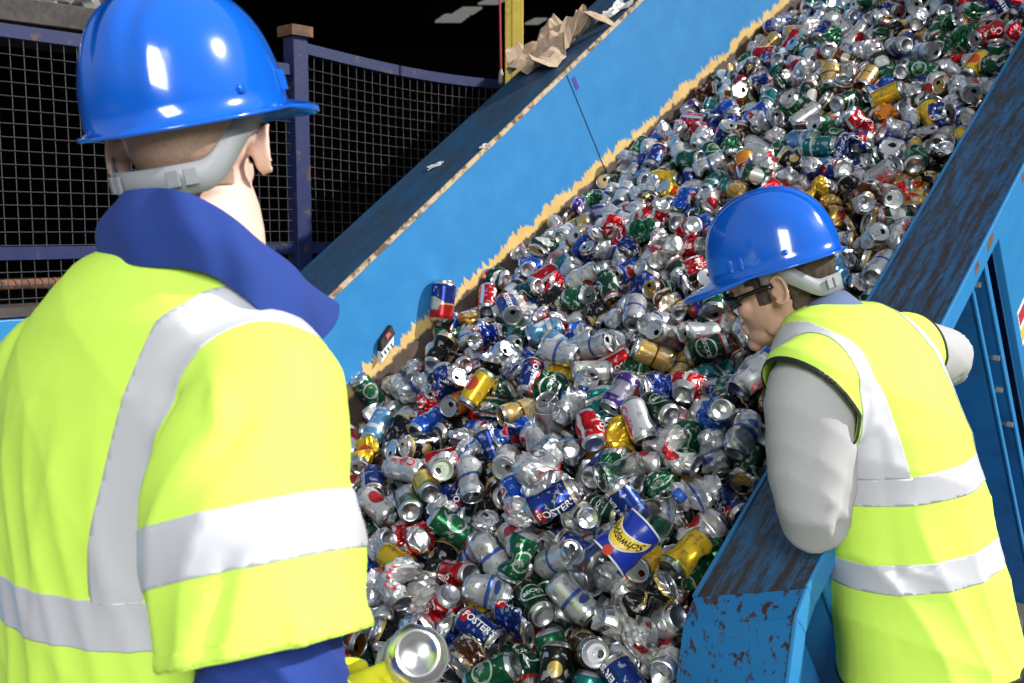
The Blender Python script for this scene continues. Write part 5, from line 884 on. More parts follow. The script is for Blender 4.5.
(0,2048,-222,-76,55,-68,-44,8,1),(0,2098,-104,-25,15,-61,-47,2,1),(10,2150,-1302,-69,56,-39,36,2,1),(9,2141,-1088,-83,54,15,34,0,0),(4,2161,-970,-99,-20,-78,5,7,0),(2,2241,-905,-50,66,24,55,13,0),
(1,2263,-612,-54,-16,-13,-78,14,1),(1,2249,-465,-52,66,7,-67,12,1),(3,2084,-364,-63,46,67,-35,9,1),(6,2144,-273,-74,55,-58,53,4,0),(6,2227,-63,-89,1,14,24,7,0),(0,2358,-1347,-122,-56,59,-55,4,0),
(5,2284,-1211,-105,0,20,41,13,0),(0,2333,-1111,-110,-59,-56,-29,14,0),(0,2328,-1022,-137,-23,-18,56,0,0),(7,2249,-701,-117,-53,-36,-66,10,0),(0,2355,-581,-82,75,-18,-61,1,0),(5,2330,-353,-105,-9,-72,12,0,0),
(0,2254,-221,-76,52,-7,-69,6,1),(8,2328,-125,-131,38,-45,56,10,0),(10,2444,-1407,-155,24,45,55,15,0),(6,2540,-1181,-98,71,8,2,1,0),(0,2553,-1172,-165,49,-52,69,3,0),(10,2449,-1030,-75,-2,62,-77,0,1),
(1,2408,-716,-57,54,-11,82,6,1),(0,2516,-633,-104,-29,76,-48,5,0),(1,2463,-538,-72,44,-15,80,4,1),(0,2394,-365,-77,23,53,-71,3,1),(4,2364,-216,-79,46,-41,42,10,0),(1,2409,-147,-132,83,-24,27,10,0),
(0,2640,-1386,-200,-69,-43,-24,3,0),(0,2662,-1248,-127,2,78,58,4,0),(5,2613,-1177,-68,-90,-26,-17,7,1),(3,2624,-940,-88,-51,-46,-41,10,0),(0,2581,-735,-84,-72,49,25,14,1),(5,2613,-583,-73,50,-24,-39,4,0),
(2,2561,-506,-53,78,-12,42,10,1),(0,2562,-409,-113,10,-82,-14,6,0),(4,2592,-270,-87,-26,-79,-38,3,1),(10,2560,-68,-69,52,-19,19,1,1),(5,2679,-1332,-156,66,-68,29,2,0),(7,2689,-1092,-149,30,-76,26,1,0),
(7,2767,-960,-131,-41,-73,-20,13,0),(0,2726,-848,-156,44,67,-56,3,0),(6,2673,-615,-98,-64,32,-68,5,0),(0,2706,-461,-99,22,76,-28,6,0),(9,2662,-370,-53,16,54,77,3,1),(2,2694,-218,-97,28,5,45,0,0),
(0,2740,-163,-115,8,67,-50,7,0),(7,2841,-1369,-196,-64,-71,-20,1,0),(3,2944,-1278,-179,37,46,-48,7,0),(5,2872,-1076,-116,27,2,-87,3,1),(5,2911,-874,-101,-77,7,-41,2,0),(2,2803,-777,-91,-49,-23,-76,5,1),
(4,2739,-630,-61,-21,7,-11,4,1),(6,2909,-573,-121,73,17,57,3,0),(7,2957,-302,-123,-75,12,-63,0,0),(0,2961,-278,-172,58,-60,48,0,0),(9,2849,-54,-102,-26,45,-81,12,0),(0,2980,-1391,-191,77,0,-45,3,0),
(0,3021,-1178,-190,46,22,-74,0,0),(8,2991,-1084,-166,-79,12,53,2,0),(4,3078,-978,-133,-9,-78,-47,5,0),(6,2955,-790,-92,-40,75,-50,15,0),(2,3016,-709,-97,-66,-11,38,0,1),(6,2953,-509,-84,-47,-5,87,11,0),
(4,3042,-446,-57,9,-80,53,5,0),(1,2955,-111,-78,53,-70,-18,4,0),(2,3059,-1418,-207,28,30,61,10,0),(4,3126,-1279,-227,-45,-37,-72,4,0),(0,3124,-980,-174,82,12,-22,0,0),(9,3061,-814,-148,6,-75,-58,6,0),
(4,3107,-646,-123,-1,-84,19,8,0),(9,3204,-545,-128,-71,16,22,7,0),(6,3153,-396,-136,-43,87,-13,3,0),(0,3185,-329,-114,-49,-9,49,13,0),(2,3136,-38,-118,-17,-93,2,11,0),(10,3190,-1324,-154,38,30,-56,15,1),
(4,3330,-1169,-187,3,-6,-87,5,0),(2,3335,-1031,-169,-84,-16,-44,10,0),(4,3307,-927,-167,-47,-38,-38,10,0),(2,3496,-748,-122,33,-37,-30,2,0),(7,3282,-685,-106,-10,-59,-5,0,0),(2,3161,-543,-62,7,-78,46,2,0),
(3,3236,-416,-125,50,12,-63,1,0),(2,3359,-292,-143,48,69,-33,0,0),(5,3291,-35,-121,-21,63,71,4,0),(3,3523,-1416,-280,83,-53,10,10,0),(9,3392,-1214,-155,17,74,52,3,0),(4,3511,-1099,-158,58,-9,-60,5,0),
(0,3457,-930,-141,83,34,-40,0,0),(3,3466,-835,-136,6,-58,30,2,0),(9,3542,-604,-138,7,73,25,14,0),(2,3373,-472,-116,-5,-92,-13,0,0),(5,3495,-441,-163,41,35,3,6,0),(0,3427,-290,-132,-40,82,27,10,0),
(4,3512,-132,-103,34,-61,11,10,0),(1,3547,-1351,-242,-42,-59,9,10,0),(5,3706,-1218,-270,-32,34,84,4,0),(3,3489,-1003,-174,-38,3,-54,10,0),(8,3669,-1141,-239,24,84,-34,10,0),(2,3818,-808,-195,-7,-70,57,10,0),
(0,3615,-662,-172,-5,-74,63,14,0),(0,3526,-488,-133,-76,52,-24,1,0),(0,3523,-299,-147,-69,18,-68,13,0),(2,3627,-293,-183,23,-34,12,4,0),(6,3623,-98,-154,-81,45,-30,10,0),(9,3659,-1338,-246,20,47,-80,3,0),
(4,3920,-1356,-366,8,-77,61,12,0),(2,3757,-1114,-261,-71,-40,-40,0,0),(5,3791,-982,-249,36,6,-27,7,0),(9,3902,-814,-208,-28,83,29,2,0),(1,3786,-701,-224,-22,82,26,4,0),(5,3719,-554,-190,8,13,-16,4,0),
(1,3720,-362,-152,73,26,55,8,0),(7,3717,-133,-192,-69,22,5,10,0),(0,3703,-43,-140,51,-21,-72,4,0),(2,-635,-1411,98,32,-61,-37,7,0),(8,-733,-1156,136,-10,1,98,4,0),(8,-678,-1016,56,-65,-66,26,3,0),
(2,-715,-941,48,-61,-26,-23,12,0),(2,-560,-716,70,47,-51,57,3,0),(2,-515,-536,45,-24,-23,-30,0,0),(1,-717,-380,25,-50,-13,-25,3,0),(4,-647,-204,-38,49,79,-32,10,0),(0,-717,-46,-1,62,75,-13,2,0),
(1,-558,-1362,86,42,54,17,10,0),(2,-556,-1220,78,-29,-68,-31,6,0),(6,-528,-1105,89,-94,6,1,9,0),(0,-644,-937,58,-30,35,75,2,0),(8,-526,-917,105,-31,43,60,1,0),(9,-437,-673,76,-64,-18,18,1,0),
(4,-361,-449,21,51,-1,27,4,0),(5,-488,-403,27,-18,49,-62,5,0),(6,-506,-160,-66,39,-48,-62,0,0),(4,-529,-40,-30,53,13,80,5,0),(2,-408,-1379,74,-8,89,18,4,0),(2,-409,-1312,94,-81,-2,-54,3,0),
(1,-390,-1071,99,67,19,70,6,0),(8,-441,-910,55,21,-46,6,14,0),(0,-462,-836,76,-31,-18,88,2,0),(5,-278,-580,46,4,46,82,11,1),(4,-325,-559,-27,2,22,91,3,0),(0,-439,-349,30,49,3,47,10,0),
(1,-371,-156,-9,82,23,7,1,0),(4,-421,-86,-22,51,81,-16,14,0),(2,-340,-1406,130,-19,-89,2,5,0),(7,-237,-1223,52,-70,-14,8,14,0),(9,-185,-1036,108,4,-62,72,2,0),(6,-228,-880,62,27,-26,-76,4,0),
(2,-285,-737,24,48,-48,6,10,1),(9,-205,-678,90,49,46,26,2,1),(1,-45,-427,80,84,19,-49,3,1),(6,-287,-417,31,-77,23,-55,14,1),(0,-256,-141,-33,-84,10,52,13,1),(5,-315,-45,-52,-94,-30,5,3,0),
(8,-81,-1289,63,59,-68,-34,2,0),(6,-124,-1211,46,38,22,87,4,0),(8,-128,-1114,96,-25,72,41,14,0),(0,-100,-998,78,25,33,51,1,0),(5,-62,-761,62,75,-48,31,1,1),(1,-204,-568,30,84,-37,-3,1,1),
(0,-242,-207,13,-75,-33,41,7,1),(0,-200,-63,-18,11,53,-63,0,1),(6,-95,-94,-13,-50,-31,-69,5,1),(2,39,-1408,40,5,-66,-19,12,0),(9,-43,-1208,92,-20,-65,40,10,0),(0,64,-1070,63,35,-58,-71,0,1),
(0,-10,-972,72,17,-52,82,5,1),(4,28,-738,47,22,13,-41,10,1),(0,-10,-685,68,-12,-92,-35,3,1),(7,160,-487,81,-67,45,20,2,1),(0,-12,-342,54,-35,-36,-75,10,1),(9,-84,-178,-39,-49,86,-8,5,1),
(0,114,-1336,67,7,55,77,8,0),(3,211,-1086,30,-20,-25,73,0,0),(5,232,-823,58,43,-39,68,10,1),(4,151,-838,89,-40,22,81,2,1),(1,220,-679,59,-24,-49,-19,5,1),(5,110,-486,22,-32,15,-75,7,0),
(4,117,-376,38,84,20,8,5,1),(0,188,-277,34,15,26,-58,0,1),(1,115,-88,-2,-70,22,-59,8,1),(2,199,-1333,44,43,-32,81,5,0),(8,273,-1164,50,11,70,-11,7,1),(7,297,-921,30,87,-21,29,10,1),
(4,325,-734,58,-55,-46,66,12,1),(1,301,-636,54,70,-19,49,5,0),(1,331,-340,1,-66,25,3,5,1),(5,234,-37,-82,-55,-53,63,15,0),(3,456,-1266,37,12,66,69,10,1),(1,369,-1262,2,-36,-39,-33,3,0),
(0,416,-1039,42,8,-48,-41,9,1),(0,453,-966,75,79,4,-59,8,1),(8,520,-749,39,48,26,-49,4,1),(3,329,-565,15,38,81,-24,11,1),(1,373,-499,52,57,-36,71,1,1),(9,268,-347,42,-74,-42,4,3,1),
(9,372,-243,30,-77,-33,17,5,1),(4,281,-163,-5,-72,-35,-58,10,1),(0,599,-1311,28,-7,-84,-19,10,0),(0,600,-1262,71,57,26,64,7,1),(3,456,-1091,74,-16,52,69,0,1),(5,587,-934,45,-84,32,28,10,1),
(1,644,-789,62,21,-56,71,10,1),(0,620,-679,18,-60,-56,-55,5,1),(2,514,-493,55,-5,-76,10,15,1),(0,446,-405,35,-59,-63,0,2,1),(4,505,-216,26,89,13,15,12,1),(2,462,-115,19,-28,58,-34,10,1),
(4,747,-1380,3,-76,1,-31,3,0),(6,720,-1258,20,49,7,59,10,0),(0,630,-1052,36,-28,43,51,10,1),(2,765,-950,35,33,64,65,11,1),(0,695,-837,33,28,-43,82,11,0),(6,771,-705,2,54,-75,26,2,0),
(10,594,-346,19,6,91,-19,1,1),(3,603,-165,18,-51,-52,-42,7,1),(1,686,-114,-31,-56,66,-48,0,0),(5,842,-1372,-3,59,-76,-20,6,1),(7,849,-1285,-32,-86,8,-41,10,0),(3,865,-1128,40,30,40,-67,5,1),
(7,814,-1031,38,36,77,7,2,1),(0,880,-682,27,-68,-20,52,10,1),(1,842,-594,11,83,26,46,10,1),(8,1041,-606,-4,35,-64,-59,10,1),(0,895,-324,-55,-89,36,-13,6,0),(6,776,-216,-30,24,30,-49,12,0),
(0,823,-91,-14,-11,-66,-72,10,0),(0,937,-1354,8,21,60,-15,1,1),(0,994,-1203,6,79,-13,6,4,1),(6,1037,-1113,-11,72,-17,64,1,1),(3,962,-960,11,-53,34,46,3,1),(0,1006,-862,17,-76,-35,23,4,1),
(1,785,-527,24,-10,-29,29,2,1),(3,848,-268,-6,67,20,-64,10,0),(6,890,-185,-23,54,38,-67,1,0),(1,925,-129,-41,86,-27,39,2,0),(4,1051,-1387,10,36,-60,66,4,1),(0,1118,-1127,-19,89,16,-27,10,1),
(5,1175,-1141,-57,-38,-19,88,7,0),(2,1138,-888,-23,13,-57,-2,12,1),(2,1036,-763,-3,6,58,30,0,1),(5,1117,-608,8,28,24,13,1,1),(2,1154,-566,-41,-50,-24,-16,2,0),(4,1115,-472,-21,-21,24,83,7,0),
(9,1105,-167,9,-24,50,-73,11,1),(0,1117,-33,6,53,54,45,10,1),(7,1241,-1312,15,-26,-48,12,4,1),(5,1308,-1204,-8,-6,-26,0,8,0),(2,1076,-1023,-2,-48,-41,-73,5,1),(5,1248,-943,-11,75,-1,-64,0,1),
(3,1317,-910,16,17,-61,67,3,1),(1,1293,-725,22,87,1,19,1,1),(4,1262,-525,-24,-54,32,11,7,0),(2,1150,-257,7,-6,-72,33,3,0),(5,1204,-177,-22,4,76,-24,7,1),(1,1253,-113,-9,-28,-24,-38,10,1),
(3,1404,-1403,-34,-80,-9,51,2,1),(8,1342,-1221,-44,2,61,-1,1,0),(2,1428,-1102,-12,53,-19,39,10,1),(5,1429,-1007,-15,-65,-35,-30,5,0),(4,1385,-906,26,91,13,-7,1,1),(0,1422,-686,-49,-26,16,45,1,0),
(3,1242,-431,3,84,24,-46,13,0),(1,1331,-448,-43,-29,-94,-2,7,0),(2,1399,-109,-33,9,-51,51,4,1),(9,1298,-40,-25,22,58,27,2,1),(4,1531,-1330,-38,-70,-51,-29,15,1),(5,1495,-1224,-29,-91,2,37,15,0),
(5,1493,-1066,-21,-45,-64,49,10,0),(8,1534,-893,-17,-2,71,11,12,1),(5,1486,-837,-59,82,8,24,12,0),(6,1432,-746,-12,68,56,-43,4,0),(10,1530,-528,-7,38,-47,78,1,0),(3,1462,-223,-74,-22,-71,60,7,1),
(0,1513,-152,-37,44,-28,-84,5,1),(4,1617,-1270,-42,-67,-42,35,10,1),(0,1710,-1198,-45,81,-5,19,4,0),(7,1620,-1099,-6,75,35,-48,5,1),(0,1674,-851,-48,10,73,6,13,1),(6,1648,-784,-55,55,0,-5,13,0),
(0,1609,-627,14,-29,-80,-50,4,1),(3,1639,-473,-16,-31,14,-76,10,1),(0,1655,-233,-37,-30,41,58,2,1),(4,1657,-40,-72,77,10,61,7,0),(2,1813,-1411,-97,19,-42,-42,3,0),(6,1799,-1234,-74,-11,-82,-35,11,0),
(0,1795,-1116,-56,40,-39,-74,3,0),(2,1751,-896,-17,-69,-3,-45,10,1),(0,1764,-762,-40,10,-86,-27,9,0),(9,1708,-640,-1,-84,5,40,5,1),(0,1800,-493,-9,-13,70,66,13,1),(10,1788,-369,-7,52,59,-57,0,1),
(5,1829,-269,-59,6,-35,-47,10,1),(9,1752,-96,-72,-6,-95,21,7,1),(1,1988,-1286,-54,28,83,39,5,0),(0,1901,-1232,-48,76,-7,-63,0,1),(1,1863,-1081,-39,-79,-40,5,5,0),(0,1847,-935,-32,-32,51,-76,3,0),
(5,2005,-765,-69,43,32,83,5,1),(5,2013,-657,-58,30,0,94,14,0),(0,1971,-555,-26,-19,-36,60,3,1),(9,1983,-294,-55,-71,12,-51,10,1),(0,1926,-61,-100,-73,-17,-14,8,0),(0,2053,-1417,-87,63,-41,-54,3,0),
(0,2001,-1175,-69,50,80,22,4,0),(9,2063,-1118,-52,34,79,-24,1,0),(0,2138,-891,-38,61,-56,16,12,1),(10,2141,-759,-20,-5,-42,-57,3,1),(0,2093,-679,-48,-44,44,1,5,1),(0,2160,-552,-40,-70,36,-44,4,1),
(6,2000,-166,-43,-32,46,69,0,1),(3,2187,-142,-53,-76,-26,-45,10,1),(4,2007,-57,-48,23,71,46,7,1),(6,2160,-1348,-142,-18,-83,-40,6,0),(0,2217,-1234,-78,-63,38,41,1,0),(3,2206,-1049,-46,11,-61,-48,12,0),
(0,2103,-1001,-60,35,26,83,0,0),(7,2222,-835,-61,-74,-21,59,4,0),(0,2241,-737,-47,38,28,70,4,1),(0,2307,-533,-39,52,-50,-48,6,1),(0,2173,-404,-43,53,-57,34,8,1),(2,2261,-64,-34,-52,-46,-31,4,1),
(0,2201,-1417,-123,59,33,63,12,0),(5,2368,-1242,-100,-38,-76,-49,13,0),(1,2271,-1120,-79,-44,-38,-76,0,0),(4,2356,-980,-58,9,80,-49,7,1),(7,2394,-814,-73,86,-21,29,5,0),(1,2319,-677,-77,61,-34,22,4,0),
(5,2430,-642,-71,50,70,34,5,0),(3,2347,-449,-59,68,49,-1,3,1),(0,2294,-152,-41,-10,65,5,8,1),(0,2307,-63,-83,-19,-67,-61,7,0),(3,2597,-1383,-137,-6,66,73,14,1),(0,2420,-1156,-100,-76,-30,-42,14,0),
(1,2504,-1093,-121,2,-94,14,15,0),(5,2446,-933,-62,82,10,-11,4,1),(2,2447,-839,-49,-18,93,-30,10,1),(6,2490,-697,-83,-27,-94,6,7,0),(0,2488,-380,-52,-48,-37,1,10,1),(5,2444,-207,-88,-77,35,-44,15,0),
(0,2491,-151,-115,-9,-7,-98,3,1),(5,2545,-1344,-184,-45,2,16,5,0),(1,2571,-1252,-124,-52,-9,-77,4,0),(6,2393,-1105,-66,-28,-42,-10,8,1),(3,2534,-929,-84,-36,37,4,1,0),(5,2518,-842,-73,-62,15,60,14,0),
(4,2575,-626,-56,-33,61,-71,2,1),(1,2544,-346,-70,37,25,13,4,1),(1,2545,-185,-54,33,-56,2,1,1),(4,2753,-1384,-143,-38,-44,-62,4,0),(8,2758,-1189,-141,-66,19,67,10,0),(3,2687,-1100,-82,16,77,-43,0,1),
(0,2692,-932,-122,-33,-86,7,2,0),(4,2694,-852,-84,80,-8,53,1,1),(6,2655,-688,-89,-3,-70,53,7,0),(3,2774,-503,-48,73,-7,66,10,1),(5,2838,-312,-84,23,-90,24,3,1),(6,2636,-202,-62,22,-54,-52,10,0),
(3,2760,-73,-65,-50,60,38,10,0),(2,2822,-1297,-156,81,-17,26,10,0),(0,2890,-1244,-138,-39,62,55,1,0),(9,2991,-1065,-106,70,-23,-62,5,1),(2,2935,-980,-109,-68,11,-70,0,1),(5,2916,-715,-77,24,-58,29,10,0),
(1,2932,-573,-53,7,-64,-36,13,0),(2,2858,-428,-85,86,4,47,12,0),(0,2878,-241,-96,34,-90,-25,0,1),(5,2933,-41,-52,11,97,7,4,0),(0,3072,-1315,-174,61,54,-56,6,0),(0,3064,-1167,-141,50,-36,35,6,0),
(0,2976,-1150,-142,-75,-42,49,1,0),(0,3117,-854,-85,61,-6,-63,10,0),(3,3027,-806,-58,-11,98,-5,3,0),(0,3050,-639,-73,-75,34,40,5,0),(5,2980,-581,-122,21,91,11,1,0),(1,3040,-261,-75,2,-73,-9,7,0),
(3,2945,-206,-84,-53,-76,-22,1,0),(0,3067,-64,-97,-38,63,65,0,0),(4,3052,-1247,-204,-58,-22,-72,5,0),(6,3193,-1210,-177,-29,83,-39,3,0),(3,3168,-1136,-142,-64,-28,70,10,0),(0,3234,-942,-148,58,44,-31,3,0),
(5,3153,-905,-118,68,-29,61,4,0),(6,3179,-700,-92,-91,-33,10,0,0),
]
NC = len(POSES)
def pose(i):
    u, v, w, a, b, c = POSES[i][1:7]
    u, v, w, a, b, c = u / 1000, v / 1000, w / 1000, a / 99, b / 99, c / 99
    w -= .080 * (-v / 1.45) + .030 * (1 + v / 1.45)
    q = Quaternion((math.sqrt(max(0, 1 - a * a - b * b - c * c)), a, b, c)); q.normalize()
    return FR @ Matrix.Translation((u, v, w)) @ q.to_matrix().to_4x4() @ Matrix.Diagonal((1, -1, 1, 1))
kk = [p[0] for p in POSES]; dd = [p[7] for p in POSES]; ii = [p[8] for p in POSES]
CAN_LABELS = {
 363: 'dented dark green can, lid showing, at the bottom edge of heap',
 368: 'squashed red can, lying sideways, above the yellow gloved hand',
 379: 'intact navy can, lying sideways, in the left middle of heap, lower of two',
 667: 'intact plain silver can, lid showing, right of the yellow gloved hand',
 668: 'folded dark green can, lid showing, at the bottom edge of heap',
 677: 'intact dark green can, base showing, at the bottom edge of heap',
 678: 'intact green can, lying sideways, at the bottom edge of heap',
 694: 'dented plain silver can, lid showing, in the left middle of heap',
 695: 'intact black can, base showing, in the lower middle of heap',
 696: 'intact navy can, lid showing, left of the clear plastic bottle',
 698: 'pinched green can, lying sideways, against the lower rusty flange',
 701: 'dented black can, base showing, in the left middle of heap',
 703: 'intact black can, lid showing, in the left middle of heap, right of two',
 707: 'squashed plain silver can, lying sideways, against the upper rusty flange',
 711: 'intact bright blue can, lid showing, in the left middle of heap',
 717: "pinched green can, lying sideways, beside the right man's grey sleeve",
 734: 'pinched green can, base showing, in the upper middle of heap',
 744: "dented silver-and-red can, lying sideways, just below the helmet's peak",
 745: "dented teal can, lying sideways, under the right man's chin",
 801: "folded plain silver can, base showing, above the right man's helmet",
 803: 'dented black can, lying sideways, behind helmet beside the right flange',
 810: "intact black can, lying sideways, above the right man's helmet",
 824: 'dented white-and-red can, base showing, behind helmet beside the right flange',
 980: 'pinched silver-and-red can, lid showing, above the yellow gloved hand',
 981: 'pinched white-and-red can, lying sideways, above the yellow gloved hand',
 982: 'intact navy can, lying sideways, right of the yellow gloved hand',
 990: 'dented black can, base showing, above the yellow gloved hand',
 993: 'intact plain silver can, lying sideways, left of the clear plastic bottle',
 994: 'intact brown can, lid showing, at the bottom edge of heap',
 995: 'folded white-and-red can, base showing, beside the rust-flaked end plate, right of two',
 999: "dented plain silver can, lying sideways, beside the left man's yellow sleeve",
 1000: 'squashed plain silver can, lid showing, in the lower middle of heap',
 1002: 'intact white-and-red can, lid showing, in the lower middle of heap',
 1003: 'intact plain silver can, lying sideways, at the bottom edge of heap',
 1005: 'intact plain silver can, base showing, beside the rust-flaked end plate',
 1014: 'intact green can, base showing, against the lower rusty flange',
 1017: 'dented bright blue can, base showing, in the left middle of heap',
 1024: 'intact navy can, base showing, against the upper rusty flange',
 1027: 'pinched dark green can, lying sideways, in the middle of the heap',
 1029: 'pinched plain silver can, base showing, in the middle of the heap',
 1032: "dented green can, lying sideways, beside the right man's grey sleeve",
 1034: 'pinched silver-and-red can, lying sideways, below the carton on left panel',
 1035: 'intact navy can, lying sideways, near the tall upright can',
 1038: 'pinched yellow can, lid showing, in the upper middle of heap',
 1039: 'flattened teal can, lying sideways, in the right middle of heap',
 1045: 'dented black can, base showing, near the tall upright can',
 1048: 'intact red can, lying sideways, in the upper middle of heap',
 1050: "squashed teal can, lying sideways, under the right man's chin",
 1056: 'folded bright blue can, base showing, in the upper middle of heap',
 1057: 'pinched plain silver can, lying sideways, in the upper middle of heap',
 1059: "dented dark green can, lying sideways, under the right man's chin",
 1067: "pinched brown can, base showing, just below the helmet's peak",
 1068: "pinched white-and-red can, lying sideways, under the right man's chin",
 1082: 'pinched silver-and-red can, base showing, by the chipped left panel edge',
 1084: "intact navy can, lying sideways, below the left panel's dark joint",
 1085: "folded red can, lying sideways, below the left panel's dark joint",
 1087: "intact red can, lid showing, left of the right man's helmet",
 1102: "squashed yellow can, lying sideways, below the left panel's dark joint",
 1105: "pinched yellow can, lying sideways, up behind the right man's helmet",
 1109: "pinched green can, lying sideways, below the left panel's dark joint",
 1111: 'dented yellow can, lying sideways, far up the left panel side',
 1116: 'folded brown can, base showing, behind helmet beside the right flange',
 1117: 'flattened gold can, lying sideways, behind helmet beside the right flange',
 1142: "dented red can, lying sideways, up behind the right man's helmet",
 1144: 'folded plain silver can, lying sideways, at the top right of heap',
 1188: 'dented black can, lid showing, at the top right of heap',
 1195: 'folded green can, base showing, at the top middle of heap',
 1294: 'dented black can, lying sideways, above the yellow gloved hand',
 1295: 'flattened navy can, base showing, right of the yellow gloved hand',
 1296: 'intact green can, lying sideways, right of the yellow gloved hand',
 1302: 'pinched plain silver can, base showing, above the yellow gloved hand',
 1303: 'intact yellow can, base showing, above the yellow gloved hand',
 1304: 'dented red can, base showing, in the lower middle of heap',
 1305: 'dented plain silver can, lying sideways, right of the yellow gloved hand',
 1306: 'flattened navy can, lid showing, at the bottom edge of heap',
 1307: 'intact plain silver can, lying sideways, beside the rust-flaked end plate',
 1311: "dented silver-and-red can, base showing, beside the left man's yellow sleeve",
 1312: 'intact green can, base showing, above the yellow gloved hand',
 1313: 'dented plain silver can, lying sideways, in the lower middle of heap',
 1314: 'squashed silver-and-red can, lying sideways, in the lower middle of heap',
 1315: 'dented navy can, lying sideways, left of the clear plastic bottle',
 1316: 'pinched white-and-red can, lid showing, beside the rust-flaked end plate',
 1317: 'pinched black can, lying sideways, beside the rust-flaked end plate',
 1319: "pinched yellow can, lid showing, beside the left man's yellow sleeve",
 1322: 'intact yellow can, base showing, in the left middle of heap',
 1323: 'dented bright blue can, base showing, in the lower middle of heap',
 1326: 'dented yellow can, lid showing, near the clear plastic bottle',
 1327: 'squashed brown can, lid showing, beside the rust-flaked end plate',
 1328: "intact pale blue can, lying sideways, beside the left man's yellow sleeve",
 1330: 'intact black can, lid showing, in the left middle of heap, left of two',
 1331: 'intact navy can, lying sideways, in the left middle of heap, upper of two',
 1334: 'intact navy can, base showing, in the right middle of heap',
 1335: 'intact dark green can, base showing, near the clear plastic bottle',
 1336: 'squashed green can, lying sideways, against the upper rusty flange',
 1337: 'dented white-and-red can, lying sideways, against the upper rusty flange',
 1338: 'intact green can, lying sideways, below the carton on left panel',
 1339: 'squashed red can, lid showing, below the carton on left panel',
 1340: 'squashed dark green can, lying sideways, in the middle of the heap',
 1341: 'dented gold can, lying sideways, in the middle of the heap',
 1342: 'dented silver-and-red can, lid showing, in the middle of the heap',
 1343: 'pinched yellow can, lid showing, in the right middle of heap',
 1345: "pinched plain silver can, lying sideways, beside the right man's grey sleeve",
 1346: "squashed dark green can, lid showing, beside the right man's grey sleeve",
 1347: 'pinched plain silver can, base showing, below the carton on left panel',
 1349: 'folded black can, lying sideways, near the tall upright can',
 1351: 'intact navy can, lid showing, in the upper middle of heap',
 1352: 'intact plain silver can, lid showing, in the upper middle of heap, lower of two',
 1353: 'flattened navy can, lid showing, in the right middle of heap',
 1354: 'intact dark green can, base showing, in the right middle of heap',
 1358: 'folded navy can, lying sideways, near the tall upright can',
 1362: 'intact plain silver can, lid showing, in the upper middle of heap, upper of two',
 1363: "intact gold can, base showing, just below the helmet's peak",
 1368: 'dented green can, lid showing, by the chipped left panel edge',
 1372: "intact gold can, lying sideways, just below the helmet's peak",
 1373: "intact brown can, lid showing, under the right man's chin",
 1378: 'pinched black can, lid showing, by the chipped left panel edge',
 1379: 'dented black can, lid showing, in the upper middle of heap',
 1381: "intact dark green can, lid showing, just below the helmet's peak",
 1382: "intact green can, lid showing, just below the helmet's peak",
 1386: 'pinched bright blue can, base showing, by the chipped left panel edge',
 1387: 'intact red can, base showing, by the chipped left panel edge, right of two',
 1390: "pinched white-and-red can, lying sideways, left of the right man's helmet",
 1391: "dented dark green can, lying sideways, left of the right man's helmet",
 1395: 'flattened silver-and-red can, lying sideways, behind helmet beside the right flange',
 1397: 'dented silver-and-red can, lying sideways, by the chipped left panel edge',
 1398: "intact navy can, lid showing, below the left panel's dark joint",
 1399: "pinched plain silver can, lying sideways, left of the right man's helmet",
 1400: "pinched silver-and-red can, lid showing, left of the right man's helmet",
 1407: "intact plain silver can, base showing, below the left panel's dark joint, left of two",
 1410: "pinched dark green can, base showing, left of the right man's helmet",
 1417: "intact plain silver can, base showing, below the left panel's dark joint, right of two",
 1420: 'dented white-and-red can, lying sideways, far up the left panel side',
 1421: 'pinched gold can, lid showing, far up the left panel side',
 1423: 'folded gold can, lid showing, behind helmet beside the right flange',
 1425: 'pinched gold can, base showing, behind helmet beside the right flange',
 1428: 'dented green can, base showing, far up the left panel side',
 1433: "squashed navy can, base showing, up behind the right man's helmet",
 1434: 'pinched red can, lying sideways, behind helmet beside the right flange',
 1441: "intact pale blue can, lid showing, above the right man's helmet",
 1443: "intact navy can, lying sideways, up behind the right man's helmet",
 1444: 'dented green can, base showing, behind helmet beside the right flange',
 1446: "folded plain silver can, lying sideways, below the left panel's dark joint",
 1448: 'pinched plain silver can, lid showing, far up the left panel side',
 1449: 'pinched green can, lid showing, far up the left panel side',
 1454: "flattened plain silver can, lid showing, up behind the right man's helmet",
 1459: 'intact navy can, lid showing, far up the left panel side, right of two',
 1460: "folded plain silver can, lying sideways, above the right man's helmet",
 1464: "intact yellow can, lying sideways, up behind the right man's helmet, right of two",
 1465: 'intact silver-and-red can, lid showing, at the top right of heap',
 1466: 'folded silver-and-red can, lying sideways, far up the left panel side',
 1470: 'dented brown can, lying sideways, at the top middle of heap',
 1471: "dented bright blue can, lid showing, up behind the right man's helmet",
 1472: "pinched orange can, base showing, up behind the right man's helmet",
 1482: 'intact gold can, lid showing, at the top right of heap',
 1487: 'folded navy can, lying sideways, at the very top left of heap',
 1488: 'dented gold can, base showing, at the top middle of heap',
 1490: 'dented dark green can, lying sideways, at the top middle of heap',
 1491: 'intact green can, lying sideways, at the top right of heap, left of two',
 1496: 'squashed black can, lying sideways, at the very top left of heap',
 1498: 'intact brown can, lying sideways, at the top middle of heap',
 1500: 'dented plain silver can, base showing, at the top right of heap',
 1502: 'pinched green can, lying sideways, at the top right of heap',
 1503: 'folded red can, lying sideways, at the top right of heap',
 1510: 'folded green can, lying sideways, at the top right of heap',
 1515: 'squashed green can, lid showing, at the very top left of heap',
 1517: 'dented white-and-red can, lying sideways, at the top middle of heap',
 1518: 'pinched dark green can, lying sideways, at the top middle of heap',
